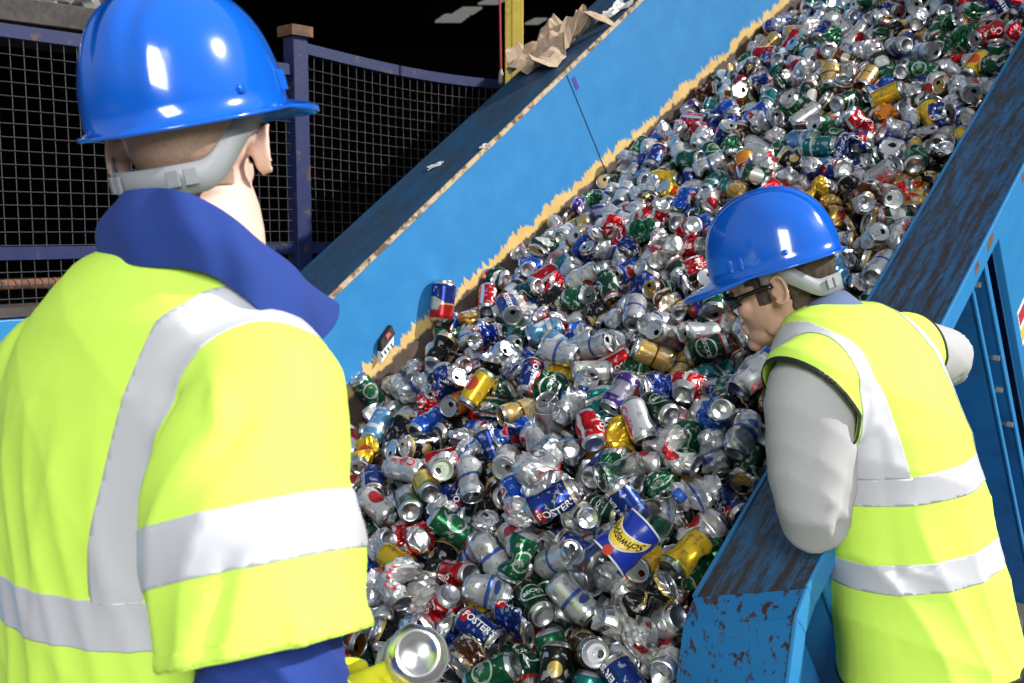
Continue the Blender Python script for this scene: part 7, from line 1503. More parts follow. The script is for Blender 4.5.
# ---- the man on the left, seen from behind
def man_left():
    root = person((0, 0, 0), 'man at left seen from behind in blue hard hat and yellow reflective jacket')
    psi = math.radians(30); f = np.array([math.sin(psi), math.cos(psi), 0]); r = np.array([math.cos(psi), -math.sin(psi), 0]); Z = np.array([0, 0, 1.0])
    hc = at(194, 153, 1.19)
    hf = unit(np.array([math.sin(math.radians(-3)), math.cos(math.radians(-3)), .03]))
    HF_ = frame(hc, hf, Z - r * .06)
    C = np.array([-.44, 1.20])
    def ring(z, dx, dy, a, b): return (np.array([C[0] + dx, C[1] + dy, z]), r * a, f * b)
    sh_r, hem = at(266, 394, 1.09), at(268, 648, .985)
    elb, wr = at(268, 706, .985), at(316, 732, 1.12)
    sh_l, el_l, wr_l = np.array([-.585, 1.29, 1.40]), np.array([-.66, 1.30, 1.13]), np.array([-.56, 1.52, 1.06])
    # body under the clothes, with head
    B = Blob(); head_blob(B, HF_)
    B.limb([hc + np.array([.010, .0, -.070]), np.array([-.362, 1.17, 1.56]), np.array([-.40, 1.17, 1.47])], [.066, .072, .068], 24)
    B.loft([ring(z, dx, dy, a, b) for z, dx, dy, a, b in ((1.49, .04, -.02, .07, .05), (1.45, .02, -.01, .14, .08), (1.36, 0, 0, .16, .10), (1.15, 0, 0, .14, .09), (.95, 0, 0, .15, .10), (.86, 0, 0, .14, .09))])
    for a, b, c in ((sh_r, elb, wr), (sh_l, el_l, wr_l)): B.limb([a, (a + b) / 2, b, (b + c) / 2, c], [.05, .045, .04, .036, .028])
    for q in (-1, 1):
        h = np.array([C[0], C[1], .90]) + r * q * .09; B.limb([h, h + np.array([.0, .02, -.42]), h + np.array([0, -.01, -.80])], [.085, .06, .045])
    V, F = B.fuse(.0042, 3); surf_obj('body', V, F, M['skin_pale'], root)
    # cropped hair: where the back of the skull is
    N = normals(V, F); inv = np.linalg.inv(HF_); L = V @ inv[:3, :3].T + inv[:3, 3]
    sd = np.minimum(np.minimum(L[:, 2] + .040, .030 - L[:, 1]), .052 + .5 * np.clip(L[:, 2] - .01, 0, .1) - np.abs(L[:, 0]))
    shell('hair', V, F, N, sd, .0008, .0012, M['stubble'], root)
    k = MB(); e = HF_[:3, :3] @ np.array([-.083, -.004, -.030]) + HF_[:3, 3]
    k.tube([e + .006 * (HF_[:3, 1] * math.cos(t) + HF_[:3, 2] * math.sin(t)) for t in np.linspace(0, 6.28, 14)], .0013, 6); k.build('earring', M['earring'], root)
    HH = HF_.copy(); up = HF_[:3, 2]; HH[:3, 3] = hc + up * .043 - HF_[:3, 1] * .002
    HH = HH @ np.array(Matrix.Rotation(math.radians(-22), 4, 'Z') @ Matrix.Rotation(math.radians(10), 4, 'X') @ Matrix.Rotation(math.radians(-3), 4, 'Y'))
    hard_hat(HH, root, 'glossy blue hard hat seen from behind', .046)
    # hi-vis jacket
    B = Blob()
    B.loft([ring(z, dx, dy, a, b) for z, dx, dy, a, b in ((1.585, .056, -.016, .070, .070), (1.565, .052, -.020, .125, .094), (1.53, .040, -.02, .160, .110), (1.50, .032, -.02, .182, .120), (1.46, .020, -.012, .206, .128), (1.40, .002, -.002, .210, .140), (1.30, -.010, .004, .202, .148), (1.18, -.016, .008, .196, .152), (1.05, -.016, .008, .200, .156), (.92, 0, 0, .190, .160), (.80, 0, 0, .200, .165), (.76, 0, 0, .198, .163))], 40)
    mid = at(250, 520, 1.03)
    B.limb([sh_r + r * -.05 + Z * .01, sh_r + r * .0, at(252, 470, 1.05), mid, hem, hem + unit(hem - mid) * .06], [.080, .086, .102, .110, .105, .100], 32)
    B.limb([sh_l + r * .05 + Z * .01, sh_l, (sh_l + el_l) / 2, el_l + Z * .02], [.085, .090, .095, .095], 28)
    V, F = B.fuse(.0075, 6); N = normals(V, F)
    s = (V[:, :2] - C) @ r[:2]; t = (V[:, :2] - C) @ f[:2]; z = V[:, 2]
    back = lambda V: np.clip(((V[:, 2] < 1.42) * 1.0), 0, 1) * np.clip((1.46 - V[:, 2]) / .15, 0, 1)
    V = wrinkle(V, N, [(r + f * .1 + Z * .08, 62, .0022, .4, back), (r - Z * .25, 31, .0022, 1.1, back), (r + Z * .9, 26, .0013, 2.0, lambda V: 1.0)], 1, 1)
    for pts, w_, am in (([at(205, 330, 1.0), at(225, 430, .97), at(190, 500, .97)], .012, .009), ([at(300, 330, 1.02), at(290, 420, .95), at(320, 500, .93)], .014, .008), ([at(250, 350, 1.0), at(250, 400, .96), at(210, 480, .96)], .012, -.007), ([at(330, 380, 1.0), at(335, 470, .95)], .012, -.006), ([at(165, 400, 1.03), at(135, 520, 1.0), at(150, 640, 1.0)], .011, -.019), ([at(290, 590, .9), at(300, 640, .9)], .01, .006), ([at(225, 560, .9), at(215, 650, .9)], .012, -.006)):
        V = fold(V, N, pts, w_, am)
    N = normals(V, F)
    nh = unit((-.22, .32, 1.0)); h = (V - hem) @ nh
    ax = unit(hem - sh_r); rel = V - sh_r; ta = rel @ ax; da = np.linalg.norm(rel - ta[:, None] * ax, axis=1)
    arms = np.minimum(s - .150 - .05 * np.clip((z - 1.38) / .1, 0, 1), 1.47 - z); arm = arms > 0
    # hems: the sleeves and body end cleanly
    sdj = np.where(arm, h, z - .78); sdj = np.where((s < -.17) & (t > .0), np.minimum(sdj, z - 1.17), sdj)
    shell('jacket', V, F, N, sdj, 0, .003, M['hivis'], root)['label'] = 'yellow reflective jacket with wide short sleeves'
    wb = np.minimum(np.minimum(z - 1.142, 1.198 - z), -arms)
    sc = .086 + .085 * np.clip((z - 1.22) / .30, 0, 1) ** 1.5 + .07 * np.clip((t + .10) / .10, 0, 1) * (z > 1.3)
    vt = np.minimum(np.minimum(z - 1.196, .0275 - np.abs(s - sc)), np.maximum(-arms, z - 1.36)); vt2 = np.minimum(z - 1.196, .0275 - np.abs(s + sc + .05))
    ab = np.minimum(np.minimum(h - .078, .136 - h), arms)
    for sd_, lb in ((wb, 'silver waist band'), (vt, 'silver band over the right shoulder'), (vt2, 'silver band over the left shoulder'), (ab, 'silver sleeve band')):
        o = shell('reflective_band', V, F, N, sd_, .0034, .0008, M['tape'], root)
        if o: o['label'] = lb
    hemb = np.where(arm, np.minimum(h - .002, .016 - h), -1); o = shell('sleeve_hem', V, F, N, hemb, .0032, .001, M['hivis'], root)
    # fleece: collar and lower sleeves
    B = Blob()
    B.limb([hem + unit(mid - hem) * .07, hem, elb, (elb * .55 + wr * .45), wr, wr * .5 + at(345, 712, 1.14) * .5], [.060, .074, .076, .064, .052, .046], 24); V, F = B.fuse(.006, 4); N = normals(V, F)
    V = wrinkle(V, N, [((.7, .5, .6), 70, .0035, .5, None), ((.2, 1, .1), 45, .003, 1.5, None)], 1, 1); sleeve = surf_obj('fleece_sleeve', V, F, M['fleece'], root)
    B = Blob(); B.limb([sh_l - Z * .15, el_l, (el_l + wr_l) / 2, wr_l], [.065, .066, .055, .042], 20); V, F = B.fuse(.008, 3); surf_obj('fleece_sleeve', V, F, M['fleece'], root)
    lo = [(150, 262, 1.32), (118, 262, 1.27), (98, 250, 1.18), (108, 252, 1.08), (150, 256, 1.035), (205, 262, 1.02), (245, 288, 1.03), (285, 322, 1.06), (313, 350, 1.13)]
    up = [(165, 240, 1.30), (135, 222, 1.26), (112, 212, 1.17), (122, 193, 1.09), (160, 187, 1.045), (205, 199, 1.03), (255, 234, 1.05), (300, 272, 1.11), (338, 304, 1.20)]
    def spl(P, n):
        P = [np.array(at(p[0], p[1], p[2] + .03)) for p in P]; out = []
        for i in range(len(P) - 1):
            p0, p1, p2, p3 = P[max(i - 1, 0)], P[i], P[i + 1], P[min(i + 2, len(P) - 1)]
            for k in range(n): q = k / n; out.append(.5 * ((2 * p1) + (p2 - p0) * q + (2 * p0 - 5 * p1 + 4 * p2 - p3) * q * q + (3 * p1 - p0 - 3 * p2 + p3) * q ** 3))
        return out + [P[-1]]
    A, Bq = spl(lo, 6), spl(up, 6); nv = 9; Vc, Fc = [], []; nc = np.array([-.36, 1.15, 1.55])
    for i in range(len(A)):
        for j in range(nv):
            q = j / (nv - 1); p = A[i] * (1 - q) + Bq[i] * q; o_ = p - nc; o_[2] = 0; o_ = unit(o_)
            Vc.append(p + o_ * (.009 * math.sin(q * math.pi) + .003 * math.sin(i * .9 + q * 3)) + np.array([0, 0, -.012 if j == 0 else 0]))
    for i in range(len(A) - 1):
        for j in range(nv - 1): Fc.append((i * nv + j, i * nv + j + 1, (i + 1) * nv + j + 1, (i + 1) * nv + j)[::-1])
    o = surf_obj('collar', np.array(Vc), Fc, M['fleece'], root); s_ = o.modifiers.new('t', 'SOLIDIFY'); s_.thickness = .009; s_.offset = -1; s2 = o.modifiers.new('b', 'BEVEL'); s2.width = .004; s2.segments = 3; s2.limit_method = 'ANGLE'; s2.angle_limit = 1.0
    # gloves
    F1 = frame(wr, at(390, 698, 1.17) - wr, (-.35, -.85, .25)); B = Blob(); hand_blob(B, F1, -1, .75, .0022); V, F = B.fuse(.0028, 2); surf_obj('glove', V, F, M['glove'], root)
    F2 = frame(wr_l, (.3, 1, -.1), Z); B = Blob(); hand_blob(B, F2, 1, .6, .0022); V, F = B.fuse(.0035, 2); surf_obj('glove', V, F, M['glove'], root)
    # trousers and boots
    B = Blob(); B.loft([ring(z_, 0, 0, a, b) for z_, a, b in ((1.0, .15, .11), (.9, .165, .125), (.82, .165, .125))])
    for q in (-1, 1):
        h_ = np.array([C[0], C[1], .86]) + r * q * .085; B.limb([h_, h_ + np.array([0, .02, -.40]), h_ + np.array([0, -.01, -.76])], [.095, .075, .065])
    V, F = B.fuse(.012, 3); surf_obj('trousers', V, F, M['trouser_dark'], root)
    for q in (-1, 1):
        p = np.array([C[0], C[1] - .01, 0]) + r * q * .085; B = Blob(); B.limb([p + (0, 0, .14), p + (0, 0, .06)], [.052, .055]); B.limb([p - f * .05 + (0, 0, .045), p + f * .08 + (0, 0, .042), p + f * .16 + (0, 0, .036)], [.046, .046, .038]); V, F = B.fuse(.008, 3)
        V[:, 2] = np.maximum(V[:, 2], .003); surf_obj('boot', V, F, M['boot'], root)
man_left()

# ---- the man on the right, leaning over the flange
def man_right():
    root = person((0, 0, 0), 'man leaning on the right flange in blue hard hat, dark glasses and yellow vest')
    f = unit((-.57, .82, 0)); r = np.array([f[1], -f[0], 0]); Z = np.array([0, 0, 1.0])
    hf = unit((-.93, .40, 0)); hl = np.array([-hf[1], hf[0], 0])          # hl: his left
    pit = math.radians(17); fw = hf * math.cos(pit) - Z * math.sin(pit)
    hc = at(779, 287, 1.99); HF_ = frame(hc, fw, Z + hl * 0.06)
    S_l, S_r = at(812, 388, 1.79), at(905, 352, 2.02)
    E_l, E_r = at(815, 519, 1.795), at(946, 359, 2.12)
    W_l, W_r = xyz(.36, .13, .115), xyz(.52, .235, .165)
    def ring(cx, cy, d, a, b, tilt=.0): c = at(cx, cy, d); return (c, r * a, f * b + Z * b * -tilt)
    B = Blob(); head_blob(B, HF_)
    B.limb([hc + HF_[:3, 2] * -.085 - HF_[:3, 1] * .015, at(815, 322, 1.97), at(838, 352, 1.93)], [.056, .062, .08], 24)
    B.loft([ring(*q) for q in ((842, 330, 1.93, .09, .07), (850, 350, 1.92, .13, .09), (866, 400, 1.90, .13, .10), (895, 480, 1.88, .12, .09), (920, 560, 1.87, .125, .09), (930, 640, 1.86, .13, .10), (934, 690, 1.86, .12, .10))])
    for a, b, c in ((S_l, E_l, W_l), (S_r, E_r, W_r)): B.limb([a, (a + b) / 2, b, (b + c) / 2, c], [.05, .045, .04, .036, .028])
    hand_blob(B, frame(W_l, U_ + V_ * -.3, np.cross(U_, V_ * -1) * -1 if False else W_), -1, .35)
    hand_blob(B, frame(W_r, U_ * .8 - V_ * .6, W_), 1, .35)
    hip = at(934, 690, 1.86)
    for q in (-1, 1):
        h = hip + r * q * .085; B.limb([h, np.array([h[0] + .0, h[1], .47]) + f * .03, np.array([h[0], h[1], .10]) - f * .02], [.085, .06, .045])
    V, F = B.fuse(.0042, 2); surf_obj('body', V, F, M['skin_tan'], root)
    N = normals(V, F); inv = np.linalg.inv(HF_); L = V @ inv[:3, :3].T + inv[:3, 3]
    # short dark hair: back and sides down to the nape, sideburn before the ear
    x_, y_, z_ = L.T
    side = np.where(np.abs(x_) > .045, np.where(z_ > .022, .052 - y_, np.where(y_ < -.026, 1, np.where(y_ > .045, -1, np.minimum(.012 - np.abs(y_ - .024), z_ + .022)))), np.where(z_ > .03, .05 - y_, -.03 - y_))
    nape = z_ + .085 - .15 * np.abs(x_)
    sd = np.where(z_ > -.12, np.minimum(np.minimum(side, nape), .03), -1)
    amp = np.clip(sd, 0, .012) * .42 + .001; rs = np.sin(L @ np.array([310., 90, 40])) * np.sin(L @ np.array([60., 260, 120]))
    ear = np.exp(-(((y_ + .008) / .022) ** 2 + (z_ / .034) ** 2)) * (np.abs(x_) > .07)
    sd = np.where(ear > .35, -1, sd)
    shell('hair', V + N * (amp * (1 + .6 * rs))[:, None], F, N, sd, .0, .001, M['hair'], root)
    HH = HF_.copy(); HH[:3, 3] = hc + HF_[:3, 2] * .045 - HF_[:3, 1] * .004
    hard_hat(HH, root, 'glossy blue hard hat tipped forward, seen from the side')
    # dark wraparound glasses
    g = empty('sunglasses', (0, 0, 0)); g.parent = root
    def hp(p): return HF_[:3, :3] @ np.array(p, float) + HF_[:3, 3]
    for q in (-1, 1):
        k = MB(); n = 9; v = []
        for i in range(n):
            a = i / (n - 1); x = q * (.006 + .060 * a); y = .108 - .032 * a * a - .008 * a
            hgt = .026 * (1 - .45 * a) * (.75 + .25 * math.sin(math.pi * min(1, a * 1.4)))
            v += [hp((x, y, .002 + hgt * .55)), hp((x, y + .003, .000)), hp((x, y - .002, .000 - hgt))]
        k.add(v, [(i * 3 + j, i * 3 + j + 1, (i + 1) * 3 + j + 1, (i + 1) * 3 + j) for i in range(n - 1) for j in (0, 1)])
        o = k.build('lens', M['lens'], g, smooth=True); s_ = o.modifiers.new('t', 'SOLIDIFY'); s_.thickness = .002
        k = MB(); k.tube([hp((q * .066, .070, .004)), hp((q * .076, .045, .008)), hp((q * .082, .012, .012)), hp((q * .082, -.006, .008))], [.006, .005, .0035, .003], 8); k.build('temple_arm', M['lens'], g, smooth=True)
    k = MB(); k.tube([hp((-.009, .109, .006)), hp((0, .113, .008)), hp((.009, .109, .006))], .0028, 8); k.build('bridge', M['lens'], g)
    # sweatshirt
    B = Blob()
    B.loft([ring(*q) for q in ((836, 318, 1.94, .080, .072), (844, 334, 1.93, .125, .09), (852, 356, 1.92, .150, .11), (868, 400, 1.90, .150, .12), (893, 470, 1.88, .145, .12), (915, 550, 1.87, .150, .125), (928, 630, 1.86, .160, .13), (934, 670, 1.86, .160, .13))], 32)
    B.limb([S_l + r * .05, S_l, (S_l + E_l) / 2 + r * -.004, E_l, E_l * .5 + W_l * .5, W_l * .9 + E_l * .1], [.074, .081, .082, .064, .056, .040], 28)
    B.limb([S_r - r * .04, S_r, S_r * .4 + E_r * .6, E_r, E_r * .5 + W_r * .5, W_r], [.070, .070, .070, .062, .054, .040], 28)
    V, F = B.fuse(.0065, 5); N = normals(V, F)
    V = wrinkle(V, N, [((.5, .3, .8), 55, .0010, .3, None), ((.9, .1, -.5), 30, .0012, 1.9, None)], 1, 1)
    for pts, w_, am in (([at(790, 470, 1.7), at(782, 520, 1.7), at(800, 548, 1.72)], .012, .007), ([at(860, 470, 1.72), at(840, 520, 1.73), at(845, 545, 1.74)], .014, -.010), ([at(850, 480, 1.7), at(830, 505, 1.71)], .008, .006), ([at(950, 372, 2.05), at(935, 385, 2.05)], .006, .006), ([at(960, 378, 2.05), at(940, 392, 2.05)], .006, -.006)):
        V = fold(V, N, pts, w_, am)
    surf_obj('sweatshirt', V, F, M['sweat'], root)
    # shirt collar at the neck
    B = Blob(); n_ = unit(at(815, 318, 1.97) - at(840, 350, 1.93)); c0 = at(820, 318, 1.965); xx = unit(np.cross(n_, (0, 0, 1))); yy = np.cross(n_, xx)
    k = MB(); m_ = 28; v = []
    for h_, rr in ((-.055, .088), (-.02, .078), (.008, .072), (.008, .066), (-.05, .070)): v += [c0 + n_ * h_ + rr * (xx * math.cos(t) + yy * math.sin(t)) for t in np.linspace(0, 2 * math.pi, m_, endpoint=False)]
    k.add(v, [(i * m_ + j, i * m_ + (j + 1) % m_, (i + 1) * m_ + (j + 1) % m_, (i + 1) * m_ + j) for i in range(4) for j in range(m_)]); o = k.build('collar', cloth('blue-grey collar', (.13, .19, .34), .9), root, smooth=True)
    # hi-vis vest
    B = Blob()
    B.loft([ring(*q) for q in ((842, 303, 1.94, .070, .070), (846, 314, 1.94, .118, .092), (850, 330, 1.93, .158, .112), (853, 350, 1.92, .178, .132), (862, 385, 1.90, .176, .152), (874, 420, 1.89, .168, .158), (893, 470, 1.88, .162, .150), (914, 550, 1.87, .172, .146), (926, 620, 1.86, .184, .150), (936, 680, 1.86, .196, .156), (938, 700, 1.86, .196, .156))], 40)
    B.limb([S_l + r * .06 + Z * .01, S_l + Z * .008 - f * 0, S_l * .82 + E_l * .18], [.080, .090, .094], 28)
    B.limb([S_r - r * .06, S_r - r * .0 + Z * .0], [.075, .082], 24)
    V, F = B.fuse(.0065, 7); N = normals(V, F)
    V = wrinkle(V, N, [(r + Z * .15, 42, .0030, .9, lambda V: np.clip((1.28 - V[:, 2]) / .2, 0, 1)), ((.3, .2, 1), 24, .0022, 2.2, None)], 1, 1)
    for pts, w_, am in (([at(880, 440, 1.72), at(885, 490, 1.72), at(895, 570, 1.72)], .016, -.010), ([at(855, 560, 1.7), at(862, 640, 1.7), at(880, 683, 1.7)], .014, .010), ([at(875, 600, 1.7), at(905, 660, 1.7)], .014, -.009), ([at(840, 560, 1.7), at(900, 590, 1.7)], .010, -.006)):
        V = fold(V, N, pts, w_, am)
    N = normals(V, F)
    Cc = S_l; s = (V - Cc) @ (-r); t = (V - Cc) @ f; z = V[:, 2] - Cc[2]
    no = unit(-r * .75 - Z * .62); sdh = np.maximum(np.maximum(-((V - (S_l - Z * .045 + r * .012)) @ no), -.152 - z), -.006 - s)
    Cr = S_r; s2 = (V - Cr) @ r; sdr = np.where(V[:, 2] > Cr[2] - .13, .015 - s2, .05)
    zt = V[:, 2] - .13 * (V[:, 0] - .6)
    hemz = .835 + .30 * (V[:, 0] - .77) * 0
    sdv = np.minimum(np.minimum(sdh, sdr), V[:, 2] - .808 - .15 * (V[:, 0] - .82))
    shell('vest', V, F, N, sdv, 0, .0028, M['hivis'], root)['label'] = 'yellow reflective vest with black piping'
    def rim(q, w_=.0042): return np.minimum(sdv + .0035, w_ - np.abs(q - .001))
    for q in (sdh, sdr, V[:, 2] - .808 - .15 * (V[:, 0] - .82)): shell('piping', V, F, N, rim(q), .0034, .0012, M['piping'], root)
    keep = lambda a: np.minimum(a, sdv - .006)
    for lo_, hi_ in ((1.112, 1.162), (.962, 1.012)): shell('reflective_band', V, F, N, keep(np.minimum(zt - lo_, hi_ - zt)), .0034, .0008, M['tape'], root)['label'] = 'silver band round the vest'
    K = at(880, 440, 1.88); sl = (V - K) @ r + .10 * np.clip((V[:, 2] - 1.30), -.3, .3)
    for c in (-.132, .112): shell('reflective_band', V, F, N, keep(np.minimum(zt - 1.160, .026 - np.abs(sl - c))), .0036, .0008, M['tape'], root)['label'] = 'silver band over the shoulder'
    # trousers and boots
    B = Blob(); B.loft([ring(*q) for q in ((930, 640, 1.86, .140, .11), (934, 690, 1.86, .165, .13), (936, 720, 1.86, .165, .13))])
    for q in (-1, 1):
        h = hip + r * q * .08 + (0, 0, -.04); B.limb([h, np.array([h[0], h[1], .45]) + f * .03, np.array([h[0], h[1], .12])], [.098, .078, .068])
    V, F = B.fuse(.010, 3); surf_obj('trousers', V, F, M['trouser_white'], root)
    for q in (-1, 1):
        p = np.array([hip[0], hip[1], 0]) + r * q * .08; B = Blob(); B.limb([p + (0, 0, .15), p + (0, 0, .06)], [.052, .055]); B.limb([p - f * .05 + (0, 0, .045), p + f * .08 + (0, 0, .042), p + f * .16 + (0, 0, .036)], [.046, .046, .038]); V, F = B.fuse(.008, 3)
        V[:, 2] = np.maximum(V[:, 2], .003); surf_obj('boot', V, F, M['boot'], root)
man_right()

# ------------------------------------------------------------------ the can in the gloved hand, and other things that stand out on the heap
HELD = at(413, 660, 1.205); ax = Vector((.30, -.78, .50)).normalized()
mw = Matrix.Translation(Vector(HELD)) @ ax.to_track_quat('-Z', 'Y').to_matrix().to_4x4() @ Matrix.Scale(1.08, 4)
tag(link_can(1, 10, mw), 'silver drinks can held in the yellow glove, base towards us', 'drinks can')
def place_can(ki, di, base, top, label, spin=0.0, scale=1.0):
    b, t = Vector(base), Vector(top); d = (t - b).normalized()
    m = Matrix.Translation((b + t) / 2) @ d.to_track_quat('Z', 'Y').to_matrix().to_4x4() @ Matrix.Rotation(spin, 4, 'Z') @ Matrix.Scale(scale, 4)
    return tag(link_can(ki, di, m), label, 'drinks can')
place_can(0, 16, xyz(.755, -1.408, -.030), xyz(.86, -1.412, .075), 'tall navy and red can standing upright against the left panel', 1.2, 1.22)
place_can(0, 0, xyz(.80, -1.10, .05), xyz(.735, -1.02, .05), "navy can with white lettering lying across the left middle, in front of the upright can", 3.2)
place_can(3, 2, xyz(.13, -.52, .075), xyz(.25, -.50, .085), 'long silver-and-red can on top of the heap, up and left from the clear plastic bottle', 2.0, 1.1)
place_can(1, 0, xyz(.045, -.43, .072), xyz(.13, -.36, .080), 'navy lettered can lying against the left end of the clear plastic bottle', 1.7, 1.05)
place_can(1, 2, xyz(.57, -.165, .025), xyz(.655, -.14, .03), 'silver can with red lettering, just below the tip of the right helmet peak', 1.9)
# torn carton leaning on the side panel
c = empty('carton', (0, 0, 0), 'small torn white and black carton stuck on the left panel', 'carton', frame=True)
k = MB(); k.hexa([(.49, -1.446, .02), (.565, -1.446, .035), (.565, -1.425, .035), (.49, -1.425, .02)], [(.515, -1.447, .052), (.59, -1.447, .062), (.59, -1.428, .062), (.515, -1.428, .052)])
k.build('carton_side', M['white_paper'], c, .001)
k = MB(); k.hexa([(.513, -1.446, .052), (.592, -1.446, .062), (.592, -1.424, .060), (.513, -1.424, .050)], [(.535, -1.447, .079), (.60, -1.447, .090), (.60, -1.43, .088), (.535, -1.43, .077)]); k.build('carton_flap', M['black'], c, .001)
k = MB(); k.hexa([(.553, -1.4225, .068), (.578, -1.4235, .071), (.578, -1.4285, .071), (.553, -1.4285, .068)], [(.560, -1.4275, .080), (.574, -1.4280, .081), (.574, -1.430, .081), (.560, -1.430, .080)]); k.build('carton_mark', M['red_cord'], c)
for j in range(4):
    k = MB(); u = .505 + j * .017; k.box((u, -1.4255, .032), (u + .004, -1.4242, .046)); k.build('barcode_bar', M['black'], c)

# crumpled clear plastic bottle with a blue and yellow label
M['clear'] = mat('clear plastic', (0.93, 0.95, 0.97), .08)
glassy = M['clear'].node_tree.nodes['Principled BSDF'].inputs
glassy['Transmission Weight'].default_value = 1.0
glassy[3].default_value = 1.3
M['label_blue'] = mat('glossy blue label', (0.012, 0.035, 0.36), .3)
M['label_yellow'] = mat('yellow label band', (0.86, 0.60, 0.05), .35)
M['label_white'] = mat('white label edge', (0.80, 0.80, 0.80), .4)
M['label_red'] = mat('red label seal', (0.55, 0.05, 0.04), .4)
M['cap_blue'] = mat('blue bottle cap', (0.03, 0.10, 0.45), .35)
BR = .046
def bottle_deform(p):
    p = np.array(p, float); x, y, z = p.T.copy(); r = np.hypot(x, y)
    n = .10 * np.sin(z * 42 + 1.0) * np.sin(np.arctan2(y, x) * 2 + .6) + .05 * (np.abs(((p @ np.array([18., 9., 21.])) % 1) - .5) * 4 - 1)
    g = np.exp(-((z - .075) / .018) ** 2) * .35 + np.exp(-((z + .075) / .02) ** 2) * .22
    f = np.where(r > .016, 1 + n * .8, 1)
    x = x * f * (1 - g * .9); y = y * f * (1 + g * .15) * .92; x = x + .16 * z * z * 4
    return np.stack([x, y, z], 1)
def bottle(F, label):
    prof = [(.001, -.128), (.020, -.132), (.034, -.134), (.044, -.126), (BR, -.11)] + [(BR - (.003 if i % 2 else 0), z) for i, z in enumerate(np.linspace(-.10, .055, 15))] + [(.043, .070), (.036, .090), (.026, .108), (.016, .120), (.013, .128), (.013, .142), (.0145, .143), (.0145, .146), (.012, .147)]
    n = 40; th = np.linspace(0, 2 * math.pi, n, endpoint=False)
    V = bottle_deform([(r * math.cos(a), r * math.sin(a), z) for r, z in prof for a in th])
    Fc = [(i * n + j, i * n + (j + 1) % n, (i + 1) * n + (j + 1) % n, (i + 1) * n + j) for i in range(len(prof) - 1) for j in range(n)]
    root = empty('plastic_bottle', (0, 0, 0), label, 'bottle'); root.matrix_world = F
    me = make_mesh('bottle_body', V, Fc, [M['clear']]); b = bpy.data.objects.new('bottle_body', me); COL.objects.link(b); b.parent = root
    s = b.modifiers.new('t', 'SOLIDIFY'); s.thickness = .0006
    def patch(name, tz, m, off, parent, nu=40, nz=12):
        """tz(u) gives the lower and upper edge of the printed area at angle u in 0..1, or None"""
        v, f = [], []
        for i in range(nu + 1):
            u = i / nu; lo, hi, ang = tz(u)
            for j in range(nz + 1): z = lo + (hi - lo) * j / nz; v.append(((BR + off) * math.cos(ang), (BR + off) * math.sin(ang), z))
        for i in range(nu):
            for j in range(nz): f.append((i * (nz + 1) + j, (i + 1) * (nz + 1) + j, (i + 1) * (nz + 1) + j + 1, i * (nz + 1) + j + 1))
        me = make_mesh(name, bottle_deform(v), f, [m]); o = bpy.data.objects.new(name, me); COL.objects.link(o); o.parent = parent
        q = o.modifiers.new('t', 'SOLIDIFY'); q.thickness = .0005; q.offset = 1; return o
    A0 = -1.75
    lb = patch('label', lambda u: (-.055, .050, A0 + 4.2 * u), M['label_blue'], .0016, root); lb['label'] = 'blue, yellow and white label'
    arc = lambda u: -.016 + .042 * (2 * u - 1) ** 2
    patch('yellow_band', lambda u: (arc(u) - .019 * math.sin(math.pi * min(1, max(0, u))) ** .5 - .001, arc(u) + .019 * math.sin(math.pi * u) ** .5 + .001, A0 + .25 + 2.5 * u), M['label_white'], .0024, lb)
    patch('yellow_band', lambda u: (arc(u) - .016 * math.sin(math.pi * u) ** .5, arc(u) + .016 * math.sin(math.pi * u) ** .5, A0 + .30 + 2.4 * u), M['label_yellow'], .0032, lb)
    patch('white_line', lambda u: (.046, .050, A0 + 4.2 * u), M['label_white'], .0024, lb, 40, 2)
    patch('white_line', lambda u: (-.055, -.051, A0 + 4.2 * u), M['label_white'], .0024, lb, 40, 2)
    # lettering on the yellow band
    TV, TF = text_tris('Schweppes', .026); w = TV[:, 0].max() - TV[:, 0].min(); u = .5 + TV[:, 0] / w * .80
    ang = A0 + .30 + 2.4 * (1 - u); z = -.016 + .042 * (2 * u - 1) ** 2 - TV[:, 1]
    me = make_mesh('lettering', bottle_deform(np.stack([(BR + .0043) * np.cos(ang), (BR + .0043) * np.sin(ang), z], 1)), TF, [M['black']]); o = bpy.data.objects.new('lettering', me); COL.objects.link(o); o.parent = lb
    # red seal
    t = np.linspace(0, 2 * math.pi, 25)[:-1]; a = A0 + 1.5; zc = -.047; v = [((BR + .0044) * math.cos(a), (BR + .0044) * math.sin(a), zc)] + [((BR + .0044) * math.cos(a + .24 * math.cos(q)), (BR + .0044) * math.sin(a + .24 * math.cos(q)), zc + .011 * math.sin(q)) for q in t]
    me = make_mesh('seal', bottle_deform(v), [(0, i + 1, (i + 1) % 24 + 1) for i in range(24)], [M['label_red']]); o = bpy.data.objects.new('seal', me); COL.objects.link(o); o.parent = lb
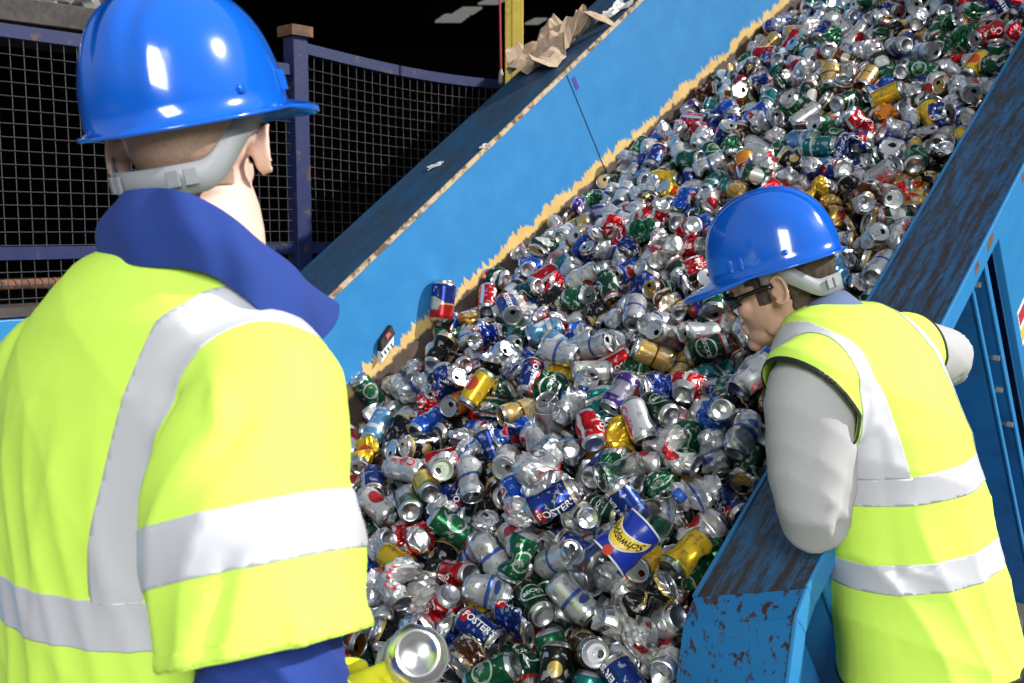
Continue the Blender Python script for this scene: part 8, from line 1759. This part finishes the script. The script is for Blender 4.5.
    k = MB(); k.tube([(0, 0, .130), (0, 0, .131), (0, 0, .1485), (0, 0, .150)], [.0155, .0165, .0165, .014], 20); k.v = [tuple(q) for q in bottle_deform(k.v)]; k.build('bottle_cap', M['cap_blue'], root, smooth=True)
    return root
def axis_frame(a, b, spin):
    a, b = Vector(a), Vector(b); return Matrix.Translation((a + b) / 2) @ (b - a).normalized().to_track_quat('Z', 'Y').to_matrix().to_4x4() @ Matrix.Rotation(spin, 4, 'Z')
bottle(axis_frame(at(572, 590, 2.01), at(682, 494, 2.06), 2.6), 'crumpled clear plastic bottle with a blue and yellow label on the heap')
# clear squashed cups without print
def clear_cup(a, b, r, label, seed):
    a, b = Vector(a), Vector(b); L = (b - a).length; n = 28
    prof = [(.001, -L / 2 + .004), (r * .6, -L / 2), (r * .68, -L / 2 + .006)] + [(r * (.68 + .32 * t), -L / 2 + .006 + (L - .01) * t) for t in np.linspace(.1, 1, 9)] + [(r * 1.05, L / 2)]
    V = np.array([(q * math.cos(t), q * math.sin(t), z) for q, z in prof for t in np.linspace(0, 2 * math.pi, n, endpoint=False)])
    V[:, 0] *= 1 - .4 * np.exp(-((V[:, 2] - .01) / .03) ** 2); V[:, 0] += .006 * np.sin(V[:, 2] * 80 + seed) * np.sin(V[:, 1] * 60)
    o = bpy.data.objects.new('plastic_cup', make_mesh('plastic_cup', V, [(i * n + j, i * n + (j + 1) % n, (i + 1) * n + (j + 1) % n, (i + 1) * n + j) for i in range(len(prof) - 1) for j in range(n)], [M['clear']])); COL.objects.link(o)
    o.matrix_world = axis_frame(a, b, seed); s = o.modifiers.new('t', 'SOLIDIFY'); s.thickness = .0007
    return tag(o, label, 'plastic cup')
clear_cup(at(538, 452, 2.36), at(545, 408, 2.42), .036, 'crushed clear plastic cup standing in the middle of the heap', 1)
clear_cup(at(640, 462, 2.20), at(600, 478, 2.17), .036, 'clear plastic cup lying mouth left, above the clear bottle', 2)
clear_cup(at(868, 222, 2.78), at(905, 236, 2.74), .040, 'cloudy clear plastic cup behind the right helmet near the flange', 3)
